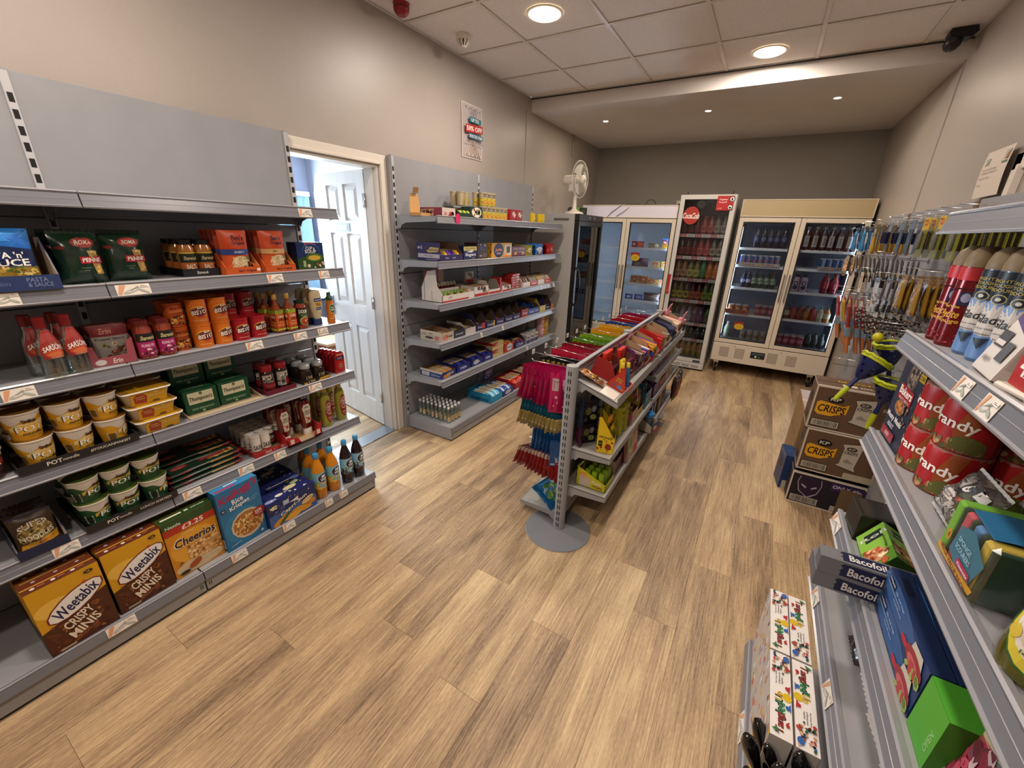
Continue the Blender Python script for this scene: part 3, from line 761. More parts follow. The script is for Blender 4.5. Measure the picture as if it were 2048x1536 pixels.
decals(mb, [('e', .145, 1.83, .088, .098, 'a32a22'), ('t', 'CocaCola', .145, 1.828, .185, .062, 'ece6e0', .25), ('p', [(.07, 1.80), (.15, 1.807), (.23, 1.792), (.15, 1.800)], 'ece6e0'), ('e', .235, 1.95, .05, .045, '1d1a1a'), ('e', .47, 1.92, .06, .05, '221c1c')], fm, 1, 1)
mb.obj('round_logo', fr3)
mb = MB(); mb.box(.395, -.004, 1.885, .565, -.0005, 2.035, 'b01f24', .001)
fm2, _a = bface('f', .395, -.004, 1.885, .565, -.0005, 2.035)
decals(mb, [('t', 'Together', .38, .74, .5, .13, 'eadfda'), ('t', 'for good!', .36, .56, .46, .13, 'eadfda'), ('t', '1.9.30', .22, .14, .26, .1, 'd9a09a'), ('e', .88, .78, .17, .19, '1a1616'), ('e', .88, .78, .13, .15, 'ded8d2'), ('p', [(.84, .68), (.93, .68), (.91, .86), (.87, .88), (.83, .8)], '1d1a1a'),
            ('e', .83, .22, .17, .19, '1a1616'), ('e', .83, .22, .13, .15, 'ded8d2'), ('p', [(.74, .2), (.8, .26), (.92, .22), (.9, .14), (.8, .12)], '1d1a1a')], fm2, 1, _a)
mb.obj('corner_sticker', fr3)
mb = MB(); mb.prism([(-.028, 1.16), (-.012, 1.16), (-.01, 1.02), (-.014, .97), (-.035, .94), (-.04, .945), (-.02, .975), (-.024, 1.02)], 0, -.012 + .02, .012 + .02, M('b3181c', .3))
mb.box(.006, -.012, 1.12, .034, 0, 1.16, M('b3181c', .3), .002); mb.box(.004, -.014, .93, .036, 0, .965, M('b3181c', .3), .002); mb.obj('handle', fr3)
mb = MB()
for x in (.07, .54): mb.tube([(x, .03, 2.05), (x, .03, 2.085)], .004, MBLACK, 6)
mb.obj('hinge_pin', fr3)
# grey-sided cooler with a black glass door, against the left wall (door faces the shop)
g = empty('glass_door_fridge', 'grey cooler with a black-framed glass door and curved handle beside the chocolate shelving', 'fridge', (.575, 4.40, 0), PI / 2)
mb = MB(); GS = M('a3a19d', .45)
mb.box(0, .055, .05, .012, .565, 1.79, GS, .003); mb.box(.738, .055, .05, .75, .565, 1.79, GS, .003); mb.box(.011, .55, .051, .739, .5645, 1.7885, GS); mb.box(.012, .056, 1.66, .738, .564, 1.789, GS, .001); mb.box(.012, .056, .051, .738, .564, .22, GS, .001)
mb.box(.0, .02, 0, .75, .55, .05, MBLACK); mb.obj('cabinet', g)
mb = MB(); mb.box(.013, .12, 1.72, -.0012, .30, 1.745, '5b5a58'); mb.obj('side_grip', g)
mb = MB(); mb.box(.012, .54, .22, .738, .549, 1.66, '8b9094'); mb.obj('liner', g)
for z in (1.40, 1.15, .92, .70, .45):
    mb = MB(); mb.box(.02, .09, z - .008, .73, .094, z + .018, 'dfe3e6'); 
    for k in range(14): mb.box(.03 + k * .05, .09, z - .006, .033 + k * .05, .52, z - .002, 'c8ccd0')
    mb.obj('shelf', g)
mb = MB(); tubeframe(mb, 0, .75, .10, 1.72, 0, .05, .05, MBLACK, .004); dr = mb.obj('door', g)
MB().box(.05, .02, .15, .70, .024, 1.67, MGLASS).obj('glass', dr)
mb = MB(); mb.tube([(.028, .0, 1.235), (.03, -.03, 1.2), (.032, -.045, 1.1), (.032, -.048, 1.02), (.032, -.045, .94), (.03, -.03, .85), (.028, 0, .815)], .011, MBLACK, 10); mb.obj('handle', dr)
mb = MB(); mb.box(0, .0, 1.722, .75, .055, 1.79, '1b1b1c', .003)
for x in (.3, .45): mb.box(x, -.001, 1.75, x + .02, .001, 1.77, 'aaaaaa')
mb.obj('top_fascia', g)

# ------------------------------------------------------------------ fan and box on the glass door fridge
fan = empty('desk_fan', 'white desk fan with round wire guard on top of the grey fridge', 'fan', (.42, 4.60, 1.79), math.radians(84))
fan.scale = (1.17, 1.17, 1.17)
mb = MB(); mb.lathe([(0, 0), (.085, 0), (.09, .006), (.085, .02), (.04, .032), (.022, .05), (0, .052)], MGLOSSW, 28); mb.obj('base', fan)
mb = MB(); mb.lathe([(.021, .04), (.017, .12), (.016, .2), (0, .2)], MGLOSSW, 16); mb.obj('stand', fan)
mb = MB(); mb.tube([(0, .12, .30), (0, .11, .30), (0, .02, .30), (0, -.01, .30)], .042, MGLOSSW, 18); mb.box(-.018, .02, .2, .018, .07, .27, MGLOSSW, .006); mb.obj('motor_housing', fan)
gd = MB(); R_ = .155
for k in range(40):
    a = 2 * PI * k / 40; ca, sa = math.cos(a), math.sin(a)
    gd.tube([(.035 * ca, -.075, .3 + .035 * sa), (.1 * ca, -.068, .3 + .1 * sa), (R_ * ca, -.04, .3 + R_ * sa), (.11 * ca, -.012, .3 + .11 * sa), (.04 * ca, -.008, .3 + .04 * sa)], .0009, MGLOSSW, 3)
for rr, yy in ((R_, -.04), (.1, -.068), (.03, -.076)):
    gd.tube([(rr * math.cos(2 * PI * k / 30), yy, .3 + rr * math.sin(2 * PI * k / 30)) for k in range(31)], .003 if rr == R_ else .0012, MGLOSSW, 5)
o = gd.obj('wire_guard', fan)
mb = MB()
for k in range(3):
    a = 2 * PI * k / 3
    def bl_(u, v, a=a):
        r = .025 + .1 * v; t = a + (u - .5) * (.5 + .9 * v); return (r * math.cos(t), -.04 + .022 * (u - .5), .3 + r * math.sin(t))
    mb.grid(bl_, 5, 4, M('d8d6d0', .35))
mb.obj('blades', fan)
mb = MB(); mb.tube([(0, -.05, .3), (0, -.08, .3)], .035, M('f0ebe2', .3), 20); mb.tube([(0, -.08, .3), (0, -.082, .3)], .026, M('ddd6ca', .3), 20); mb.obj('badge', fan)
b_ = carton_mb(.20, .14, .085, '1c241a', {'f': [('r', .3, 0, .55, 1, '6fa03a'), ('r', .7, .2, .9, .8, '2f3d2a')], 'r': [('r', .2, .2, .8, .8, '2c3528')]})
place(K1(b_), 'cardboard_box', 'small black and green box behind the desk fan', 'box', (.35, 4.86, 1.791), math.radians(35))
# cables over the coolers
mb = MB(); mb.tube([(1.02 + .06 * math.cos(a * .5), 5.55, 1.95 + .055 * math.sin(a * .5)) for a in range(0, 8)], .004, MBLACK, 5)
mb.tube([(.5, 5.50, 1.80), (.56, 5.495, 1.86), (.66, 5.5, 1.93), (.75, 5.53, 1.955), (1.1, 5.6, 1.952), (1.3, 5.7, 1.952)], .0035, MBLACK, 5)
mb.tube([(.62, 5.495, 1.81), (.72, 5.495, 1.87), (.80, 5.51, 1.94), (.88, 5.6, 1.954)], .003, MBLACK, 5)
tag(mb.obj('power_cables'), 'thin black cables trailing over the top of the white food cabinet', 'cable')
mb = MB(); mb.box(1.17, YF - .02, 1.96, 1.40, YF, 2.05, MGLOSSW, .003)
for x in (1.19, 1.30): mb.box(x, YF - .03, 1.97, x + .05, YF - .018, 2.01, '222222', .003)
tag(mb.obj('wall_socket'), 'white double wall socket with black plugs above the food cabinet', 'socket')

# ------------------------------------------------------------------ ceiling and wall fittings
for i, (x, y) in enumerate(PANELS):
    g = empty('round_ceiling_light', ['large round panel light in the tiles nearest the smoke detector', 'large round panel light just in front of the plaster bulkhead', 'round panel light in the tiles above the island aisle', 'round panel light in the tiles above the near left shelving', 'round panel light in the tiles behind the viewer on the right', 'round panel light in the tiles behind the viewer on the left'][i], 'light', (x, y, H), 0, 'round ceiling panel lights')
    mb = MB(); mb.lathe([(.098, -.001), (.1, -.006), (.113, -.006), (.116, 0)], M('efe6d8', .4), 40); mb.obj('rim', g)
    MB().lathe([(0, -.017), (.05, -.0165), (.085, -.013), (.0985, -.004)], M('fff0d8', .5, e=9.), 40).obj('diffuser', g)
for i, (x, y) in enumerate(SPOTS):
    g = empty('recessed_spotlight', ['small recessed spotlight over the white food cabinet', 'small recessed spotlight over the narrow red-logo cooler', 'small recessed spotlight over the cream drinks cooler'][i], 'light', (x, y, HB), 0, 'recessed spotlights')
    mb = MB(); mb.lathe([(.026, -.001), (.028, -.004), (.040, -.003), (.042, 0)], M('e8e2d8', .3), 24); mb.obj('rim', g)
    MB().lathe([(0, -.002), (.0265, -.002)], M('fff6e4', .5, e=22.), 24).obj('lamp', g)
g = empty('smoke_detector', 'white smoke detector on the ceiling tiles near the left wall', 'smoke detector', (.245, 2.82, H + .002))
mb = MB(); mb.lathe([(0, -.03), (.044, -.03), (.05, -.02), (.05, 0)], MGLOSSW, 24); mb.obj('base', g)
mb = MB(); mb.lathe([(0, -.075), (.02, -.074), (.024, -.066), (.02, -.064)], MGLOSSW, 20)
for k in range(10):
    a = 2 * PI * k / 10; mb.prism([(.02, -.068), (.045, -.045), (.045, -.028), (.03, -.028)], 1, -.0045, .0045, MGLOSSW)
    n0 = len(mb.v) - 8
    for q in range(n0, n0 + 8):
        x, y, z = mb.v[q]; mb.v[q] = (x * math.cos(a) - y * math.sin(a), x * math.sin(a) + y * math.cos(a), z)
mb.lathe([(0, -.062), (.022, -.06), (.026, -.03)], M('3b3733', .6), 16); mb.obj('vented_head', g)
g = empty('fire_alarm_sounder', 'red fire alarm sounder hanging from the ceiling at the left wall', 'fire alarm', (.165, 2.31, H + .002))
mb = MB(); mb.lathe([(0, -.062), (.028, -.06), (.042, -.045), (.047, -.03), (.047, -.012), (.05, 0)], M('8e1a1f', .35), 28); mb.obj('sounder', g)
mb = MB(); mb.lathe([(.0475, -.02), (.0482, -.022), (.0475, -.026)], M('5c0f12', .4), 28); mb.obj('groove', g)
g = empty('security_camera', 'black dome security camera in the ceiling corner by the right wall', 'camera', (3.12, 4.13, H))
mb = MB(); mb.prism([(-.05, 0), (.07, 0), (.08, -.03), (.05, -.055), (-.02, -.05), (-.055, -.025)], 1, -.045, .045, M('1d1d1f', .5)); mb.obj('bracket', g)
mb = MB(); mb.lathe([(0, -.05), (.022, -.045), (.038, -.028), (.044, 0), (.036, .03), (0, .04)], M('17171a', .3), 24); o = mb.obj('dome', g, (-.02, -.01, -.065)); o.rotation_euler = (math.radians(25), math.radians(20), 0)
mb = MB(); mb.lathe([(0, .0), (.017, .0), (.019, -.004), (.014, -.01), (0, -.006)], M('33353a', .1), 18); o = mb.obj('lens', g, (-.04, -.04, -.095)); o.rotation_euler = (math.radians(-50), math.radians(25), 0)
# sale poster
p = MB()
def pf(u, v, L):
    bow = .004 * math.sin(PI * v) + .003 * (1 - v); return (.003 + bow + .0006 * L, 3.103 + .294 * u, 2.171 + .40 * v)
p.grid(lambda u, v: pf(u, v, 0), 4, 8, M('cfc6bf', .25))
sp = [('r', .03, .02, .97, .98, 'b9aaa6'), ('r', .06, .04, .94, .96, 'aea3a4')]
sp += [('p', [(.5, .55), (.06 + .11 * k, .96), (.10 + .11 * k, .96)], 'c2b8b4') for k in range(8)] + [('p', [(.5, .45), (.08 + .11 * k, .04), (.13 + .11 * k, .04)], 'c9b49f') for k in range(8)]
sp += [('e', .18 + .08 * k, .925 - .008 * (k % 3), .02, .012, ('8a8492', 'c9bfc0', '6c7688')[k % 3]) for k in range(9)] + [('e', .18 + .09 * k, .06, .018, .012, ('7a5a4a', 'ded6cc')[k % 2]) for k in range(8)]
sp += [('t', 'Supervalue', .52, .855, .3, .035, '77706e'), ('t', 'LOCAL', .5, .815, .2, .025, '837b78'), ('t', 'SALE', .52, .785, .2, .025, '837b78'),
       ('p', [(.26, .66), (.84, .66), (.84, .755), (.26, .755)], '2f6f7c'), ('t', 'UP TO', .53, .705, .36, .062, 'e6dfd8'),
       ('p', [(.08, .455), (.9, .50), (.9, .65), (.08, .60)], 'a82a26'), ('t', '50% OFF', .49, .548, .74, .088, 'f0e6de', 0, .045),
       ('r', .22, .365, .9, .455, '33647e'), ('t', 'SELECTED ITEMS', .56, .41, .62, .05, 'dcdad8'), ('t', 'HURRY WHILE STOCKS LAST', .5, .29, .84, .028, '3c3431'), ('t', 'terms apply', .5, .225, .36, .016, '6a605a')]
decals(p, sp, pf, 6, .735)
tag(p.obj('sale_poster'), 'white sale poster reading 50% OFF stuck on the left wall', 'poster')
# notice on the right wall, overlapping the door casing there
p = MB()
def nf(u, v, L): return (3.205 - .0006 * L - .006 * math.sin(PI * v), 3.145 - .285 * u, 1.822 + .205 * v)
p.grid(lambda u, v: nf(u, v, 0), 3, 6, M('d6cabd', .4))
decals(p, [('r', .1, .70, .26, .84, '7c8478'), ('t', 'KP', .18, .77, .12, .1, 'd9d2c8'), ('r', .76, .66, .95, .7, '6a7a58'), ('r', .78, .74, .94, .92, 'b8b2a6'), ('p', [(.87, .72), (.93, .74), (.92, .88), (.86, .84)], 'a6683c'),
           ('t', 'If you are under 25 please', .38, .60, .54, .035, '7b6c66'), ('t', 'be prepared to show proof', .42, .53, .6, .035, '7b6c66'), ('t', 'of age when buying', .30, .42, .42, .03, '7b6c66'), ('t', 'Thank you', .16, .28, .16, .04, '6e625c')], nf, 3, 1.39)
tag(p.obj('paper_notice'), 'white printed notice taped to the right wall above the hook panels', 'notice')
c2_ = MB(); 
for y0, y1 in ((2.76, 2.83),): c2_.box(XR - .018, y0, 0, XR, y1, 1.98, MGLOSSW, .004)
c2_.box(XR - .018, 1.95, 1.91, XR, 2.83, 1.98, MGLOSSW, .004); c2_.box(XR - .03, 2.745, 0, XR, 2.762, 1.93, MGLOSSW, .003)
struct(c2_.obj('trim_5'))

# the bit of office furniture seen past the door
g = empty('office_desk', 'dark desk with white papers in the office beyond the door', 'desk', (-1.95, 2.85, 0))
mb = MB(); mb.box(-.4, -.3, .84, .4, .3, .87, '2a3040', .004); mb.obj('desk_top', g)
for x in (-.36, .36):
    for y in (-.26, .26): MB().box(x - .02, y - .02, 0, x + .02, y + .02, .84, '2a2c30').obj('leg', g)
tag(MB().box(-1.85, 2.65, .871, -1.6, 2.85, .875, 'd8dce4').obj('paper_sheets'), 'white paper sheets lying on the dark office desk', 'paper')
g = empty('wooden_cabinet', 'small light wood cabinet in the office, low behind the door edge', 'cabinet', (-1.25, 2.50, 0))
MB().box(-.18, -.12, .02, .18, .12, .50, '8a5c40', .003).obj('cabinet_body', g); MB().box(-.20, -.14, .50, .20, .14, .525, 'c8a482', .003).obj('cabinet_top', g)

# ------------------------------------------------------------------ products: left shelving, near run
FX = PI / 2       # front towards +X
def PA(kind, name, label, cat, x, y, z, group=None, rz=0., rx=0., sc=None, jit=True):
    return place(kind, name, label, cat, (x, y, z), FX + rz, group, sc, rx)
def bottle(prof, body, cap=None, capprof=None, lab=None, n=22, sy=1., body_name='bottle_body'):
    k = []; mb = MB(); mb.lathe(prof, body, n, sy=sy); k.append((body_name, mb.mesh(body_name), None, None))
    if capprof:
        mb = MB(); mb.lathe(capprof, cap, n if capprof[0][0] > .02 else 16, sy=1 if sy > .8 else sy + .1); k.append(('cap', mb.mesh('cap'), None, None))
    if lab:
        z0, z1, span, spec, base = lab[:5]; mb = MB(); rf = rprof(prof); fm = cylmap(rf, z0, z1, span, sy)
        if base: mb.grid(lambda u, v: fm(u, v, 0), max(6, int(span * 4)), 4, base)
        decals(mb, spec, fm, 10, rf((z0 + z1) / 2) * span / (z1 - z0)); k.append(('label', mb.mesh('label'), None, None))
    return k
# --- shelf 1
pas = [('p', [(0, .42), (1, .42), (1, 1), (0, 1)], '1f63b4'), ('e', .5, .93, .6, .14, '2d7fce'), ('e', .28, .78, .22, .085, '8f1f24'), ('t', "Batchelors", .28, .78, .34, .07, 'e8e0d8'), ('p', [(0, .40), (1, .34), (1, .66), (.55, .72), (0, .60)], '15234c'),
       ('t', "PASTA 'n'", .46, .57, .74, .105, 'f0ece2'), ('t', 'SAUCE', .5, .445, .78, .12, 'f0ece2'), ('r', .0, .0, 1, .37, '8d7430'), ('n', .04, .03, .96, .36, .05, 90, ['d9bd62', 'b4933d', 'e6d084', '947326', '4f6b2a'], 4)]
KP1 = K1(pouch_mb(.150, .178, .045, '1c3f86', pas, 3, .0015, .25, .0))
for i in range(3): PA(KP1, 'pasta_packet', ["blue pasta and sauce packet standing at the front of its blue tray", 'blue pasta packet directly behind the front one in the blue tray', 'rearmost blue pasta packet in the blue tray'][i], 'packet', .365 - i * .05, .318, 1.379, rx=0)
tp = tray_mb(.215, .17, .045, .155, '2b3a63', None, {'f': [('t', 'Batchelors', .36, .5, .26, .3, '56658d', .2), ('t', 'PASTA', .76, .7, .22, .3, '6d7ba0'), ('t', '& SAUCE', .78, .36, .26, .3, '6d7ba0')]}, cut=.5)
PA(K1(tp), 'display_tray', 'dark blue cardboard tray holding the pasta sauce packets', 'tray', .325, .314, 1.3755)
pen = [('e', .62, .82, .27, .105, '8d2a26'), ('e', .62, .82, .25, .09, 'a83a30'), ('t', 'ROMA', .62, .825, .36, .085, 'e8dccb', .1), ('e', .12, .72, .09, .035, '7c2a26'),
       ('p', [(.62, .66), (.86, .66), (.9, .18), (.72, .18)], 'a9823d'), ('n', .69, .60, .85, .64, .04, 9, ['d2b168', 'b8924a', 'e2c98a'], 5), ('n', .75, .21, .87, .35, .04, 18, ['d2b168', 'b8924a', '8c6a30'], 6), ('r', .42, .40, .97, .54, 'a3232a'), ('t', 'PENNE', .69, .47, .44, .085, 'f0e8de'),
       ('t', 'Durum wheat pasta', .5, .31, .2, .022, '9aa694'), ('t', '500g', .5, .26, .1, .022, '9aa694')]
MG_ = M('16301f', .22, sp=.6)
KPN = K1(pouch_mb(.125, .165, .075, MG_, pen, 11, .004, .35, .012, '12281a')); KPN2 = K1(pouch_mb(.125, .165, .075, MG_, pen, 19, .004, .35, .012, '12281a'))
for i, (x, y, kk) in enumerate([(.315, .505, KPN), (.30, .636, KPN2), (.22, .50, KPN2), (.21, .66, KPN)]):
    PA(kk, 'pasta_bag', ['dark green bag of penne, front left of the pair next to the blue tray', 'dark green bag of penne, front, nearest the sauce jars', 'dark green penne bag hidden behind the left front bag', 'dark green penne bag behind the right front bag, its corner sticking up'][i], 'bag', x, y, 1.377, rz=[.05, -.05, .2, -.2][i], rx=-.06)
def jarprof(r, h, sh=.78, lid=.86, rl=.8): return [(0, 0), (r * .9, 0), (r, r * .14), (r, h * sh), (r * rl * .98, h * lid), (r * rl * .98, h)]
def sauce_jar(r, h, col, lidc, lab, base='2b2a22', z0=.12, z1=.66):
    p = jarprof(r, h); return bottle(p, M(col, .12, sp=.6, coat=.5), M(lidc, .25), [(r * .84, h * .87), (r * .86, h * .88), (r * .86, h * .985), (r * .8, h), (0, h)], (h * z0, h * z1, 2.6, lab, base), 20)
balt = [('r', 0, .0, 1, .46, 'b4602a'), ('r', 0, .46, 1, .93, '14221a'), ('r', 0, .93, 1, 1, 'd2a93c'), ('t', 'Sharwoods', .5, .7, .62, .2, 'cdbb8a', .15), ('t', 'BALTI', .44, .26, .4, .24, 'e2ceb4'), ('n', .68, .06, .92, .4, .06, 12, ['6d2f1c', 'd8a070', '2f3a20'], 3)]
KB = sauce_jar(.031, .142, 'a86a2c', '1a1a16', balt)
for i in range(3):
    for j in range(2):
        PA(KB, 'sauce_jar', ['orange balti curry sauce jar, front left in the black tray', 'orange balti curry sauce jar, front right in the black tray', 'balti sauce jar in the middle row of the black tray, left', 'balti sauce jar in the middle row of the black tray, right', 'balti sauce jar at the back left of the black tray', 'balti sauce jar at the back right of the black tray'][i * 2 + j], 'jar', .285 - i * .066, .838 + j * .066, 1.379, rz=.15)
PA(K1(tray_mb(.142, .215, .031, .031, '17181a', None, {'f': [('t', 'Sharwoods', .5, .5, .3, .4, 'c9c6bd', .15)]})), 'display_tray', 'black cardboard tray under the balti sauce jars', 'tray', .212, .872, 1.3755)
def rice(sub, band, bt):
    return [('r', 0, .58, 1, 1, 'c4471f'), ('r', 0, 0, 1, .42, 'c2501f'), ('t', "Ben's", .62, .83, .42, .13, '1d2142'), ('t', 'Original', .62, .70, .48, .10, '1d2142'), ('r', 0, .44, 1, .56, band), ('t', sub, .6, .5, .38, .055, bt),
            ('e', .62, .21, .36, .2, 'cbb489'), ('n', .34, .06, .9, .36, .04, 60, ['dccba6', 'c5ab7d', 'b59868', 'e8dcc0'], 8), ('n', .3, .0, .75, .16, .06, 12, ['9c4a24', 'b8683a', '7d3418'], 2), ('e', .9, .36, .06, .05, '4c7a35'), ('r', .86, .14, .96, .27, '221f1c')]
for q, (lab, band, bt, y0, hue) in enumerate([('BASMATI', '2a4486', 'b8c0d8', 1.012, 'b8401d'), ('LONG GRAIN', 'd3a468', '4a2f1c', 1.185, 'c04c20')]):
    kk = K1(pouch_mb(.122, .182, .035, M(hue, .3), rice(lab, band, bt), 30 + q, .002, .3, .0))
    for i in range(5):
        PA(kk, 'rice_packet', ('orange basmati rice packet', 'orange long grain rice packet')[q] + (' at the front of its tray', ' second from the front of its tray', ' third from the front of its tray', ' fourth from the front of its tray', ' at the very back of its tray')[i], 'packet', .325 - i * .038, y0, 1.380)
    t = tray_mb(.15, .225, .032, .09, 'b8501f', 'c98a5a', {'f': [('t', "Ben's Original", .6, .48, .5, .42, '33202a')] + ([('e', .93, .6, .06, .22, 'd8d0c8')] if q == 0 else [])}, cut=.72)
    mbx = t; mbx.prism([(-.075, .03), (-.035, .05), (-.05, .03)], 1, -.1125, -.110, 'b8501f'); mbx.prism([(.075, .03), (.03, .055), (.05, .03)], 1, -.1125, -.110, 'b8501f')
    PA(K1(t), 'display_tray', ('orange cardboard tray holding basmati rice packets', 'orange cardboard tray holding long grain rice packets')[q], 'tray', .252, y0 + .005, 1.3755, rz=.02)
cup = [('r', 0, 0, 1, 1, '182c5c'), ('p', [(0, 0), (1, 0), (1, .5), (.5, .62), (0, .35)], '2c4a1e'), ('e', .5, .93, .22, .06, 'b23a34'), ('e', .52, .7, .33, .26, '2a5c9c'), ('e', .52, .66, .31, .27, '182c5c'), ('t', "CUP a", .5, .79, .34, .12, 'e6e2da'), ('t', 'SOUP', .5, .66, .42, .13, 'e6e2da'),
       ('e', .62, .43, .33, .17, '3f6a26'), ('e', .62, .42, .24, .10, 'd0a93a'), ('r', .18, .08, .28, .32, '9fae7c'), ('e', .38, .12, .06, .07, 'd0c6a8'), ('n', .5, .05, .95, .25, .05, 12, ['c89a86', '7a5a30', 'e0c8b8'], 2)]
cs = [('r', 0, 0, 1, 1, '131f42'), ('p', [(0, 0), (1, 0), (1, .45), (0, .3)], '2c4420')] + [('r', .2, .3 + .09 * k, .8, .33 + .09 * k, '2e447c') for k in range(7)]
PA(K1(carton_mb(.150, .085, .132, '16264e', {'f': cup, 'l': cs})), 'soup_box', 'blue and green box of instant soup at the doorway end of the top stocked shelf', 'box', .262, 1.398, 1.3755, rz=-.04)
# --- shelf 2
sp_ = [(0, 0), (.029, 0), (.031, .004), (.031, .095), (.027, .125), (.017, .155), (.0135, .175), (.0135, .195)]
sars = [('p', [(.12, 0), (.88, 0), (.98, .22), (.8, 1), (.2, 1), (.02, .22)], '8c2a24'), ('e', .5, .17, .34, .14, 'b8482c'), ('e', .5, .15, .26, .09, 'c96a40'), ('t', "SARSON'S", .5, .36, .72, .19, 'e6ddd2', 0, 0, .10), ('t', 'VINEGAR', .5, .04, .44, .045, 'c9a48a'), ('n', .4, .48, .6, .58, .03, 10, ['d8ccc0', '8a5a50'], 1)]
KV = bottle(sp_, MCLR, M('7c1a1a', .3), [(.0145, .168), (.0155, .17), (.0155, .203), (.013, .206), (0, .206)], (.07, .165, 2.6, sars, None), 22)
for i, (x, y) in enumerate([(.375, .343), (.372, .403), (.30, .325), (.30, .39)]):
    PA(KV, 'vinegar_bottle', ['clear vinegar bottle with red label, front and leftmost', 'clear vinegar bottle with red label, front, touching the pepper sauce tray', 'vinegar bottle behind the leftmost one', 'vinegar bottle behind the one by the pepper sauce tray'][i], 'bottle', x, y, 1.081, rz=.35)
er = [('r', 0, .72, 1, 1, '6a2024'), ('e', .4, .86, .3, .10, '7c2c2c'), ('t', 'Erin', .4, .86, .32, .14, 'b8887c', .15), ('r', 0, 0, 1, .72, '8c8680'), ('t', 'Pepper Sauce', .48, .64, .8, .08, '2b2624'), ('n', .25, .05, .95, .5, .09, 26, ['5c5040', '8a7a3c', '6b2f2a', 'b9ab94', '3d4a24'], 5)]
KE = K1(pouch_mb(.108, .138, .018, '8c8680', er, 5, .001, .2, .0))
for i in range(4): PA(KE, 'sauce_sachet', ['pepper sauce sachet at the front of the pink tray', 'second pepper sauce sachet in the pink tray', 'third pepper sauce sachet in the pink tray', 'rearmost pepper sauce sachet in the pink tray'][i], 'sachet', .325 - i * .022, .515, 1.085, rz=-.12)
t = MB(); w2, d2 = .066, .07
t.box(-w2, -d2, 0, w2, d2, .003, MCARDW); t.box(-w2, d2 - .003, 0, w2, d2, .13, '8a4048'); t.prism([(-d2, 0), (d2, 0), (d2, .13), (d2 - .05, .13), (-d2, .085)], 0, w2 - .003, w2, '9a4a52'); t.prism([(-d2, 0), (d2, 0), (d2, .13), (d2 - .05, .13), (-d2, .085)], 0, -w2, -w2 + .003, '9a4a52')
t.prism([(-w2, 0), (w2, 0), (w2, .095), (w2 - .02, .085), (w2 - .025, .035), (-w2 + .025, .03), (-w2 + .02, .075), (-w2, .08)], 1, -d2, -d2 + .003, '9a4c54')
fm, a_ = bface('f', -w2, -d2, 0, w2, -d2 + .003, .03); decals(t, [('t', 'Erin', .58, .52, .2, .62, 'e0d2cc', .15), ('e', .22, .5, .12, .36, 'c8bcb8')], fm, 1, a_)
PA(K1(t), 'display_tray', 'dusky pink cut-out tray holding pepper sauce sachets', 'tray', .288, .508, 1.0805, rz=-.12)
kung = [('r', 0, .62, 1, 1, '1c1a16'), ('r', 0, 0, 1, .62, '9c1f5c'), ('t', 'Sharwoods', .5, .8, .62, .19, 'c9b884', .15), ('t', 'KUNG PO', .42, .46, .5, .13, 'e6c8d4'), ('n', .1, .02, .9, .3, .06, 20, ['5a1a24', 'b88a6a', '2a2a1c', 'd8c0b0'], 2)]
KK = sauce_jar(.030, .15, '7c2a14', '6a2420', kung, z0=.1, z1=.68)
for i, (x, y) in enumerate([(.348, .605), (.345, .671), (.28, .61), (.28, .676)]):
    PA(KK, 'sauce_jar', ['kung po sauce jar with magenta label, front left of the pair', 'kung po sauce jar with magenta label, front right of the pair', 'kung po sauce jar behind the left one', 'kung po sauce jar behind the right one'][i], 'jar', x, y, 1.081, rz=.2)
def tub(r, h, col, lab, lid=None, taper=.97):
    p = [(0, 0), (r * taper, 0), (r * taper, .002), (r, h * .93), (r, h * .94)]
    return bottle(p, M(col, .35), M(lid or col, .35), [(r * 1.01, h * .90), (r * 1.04, h * .91), (r * 1.04, h * .985), (r, h * .99), (r * .94, h * .975), (0, h * .975)], (h * .03, h * .88, 2.7, lab, None), 26, body_name='tub')
def bis(ov, sw): return [('e', .55, .58, .34, .24, sw), ('e', .55, .56, .32, .21, ov), ('t', 'BISTO', .55, .53, .56, .2, 'eee4d8', .1, .12), ('t', 'Best', .6, .74, .2, .09, 'e4d6c4', .2, .15), ('e', .6, .33, .14, .03, 'c0382c'), ('t', 'Gravy Granules', .5, .14, .42, .045, 'e6c8a0')]
KBO = tub(.0365, .104, 'c8691c', bis('5c2416', 'd8a03a')); KBR = tub(.0365, .104, '9a1822', bis('3c1012', 'c08a3a'))
KCU = tub(.034, .100, 'b8501c', [('t', 'BISTO', .5, .88, .5, .1, '5a2a1a', .1), ('t', 'SOUTHERN', .5, .72, .66, .06, 'd8a878'), ('t', 'CURRY', .5, .62, .4, .06, '5a241a'), ('e', .5, .3, .36, .24, 'a8481c'), ('n', .18, .1, .82, .5, .07, 34, ['d29a3c', 'e0b860', '6a2c14', '3a1a10'], 4)])
for r_ in range(2):
    for l_ in range(2):
        PA(KCU, 'gravy_tub', f'burnt orange curry sauce tub, {"lower" if l_ == 0 else "upper"} of the {"front" if r_ == 0 else "rear"} stack beside the kung po jars', 'tub', .31 - r_ * .075, .733, 1.0805 + l_ * .1005, rz=.15)
for c_ in range(2):
    for r_ in range(3):
        for l_ in range(2):
            PA(KBO, 'gravy_tub', f'orange gravy tub, {("left", "right")[c_]} column, {("front", "middle", "back")[r_]} row, {("bottom", "top")[l_]} layer', 'tub', .328 - r_ * .078, .812 + c_ * .079, 1.0805 + l_ * .1035, rz=-.3 + .25 * c_ + .12 * (1 - l_))
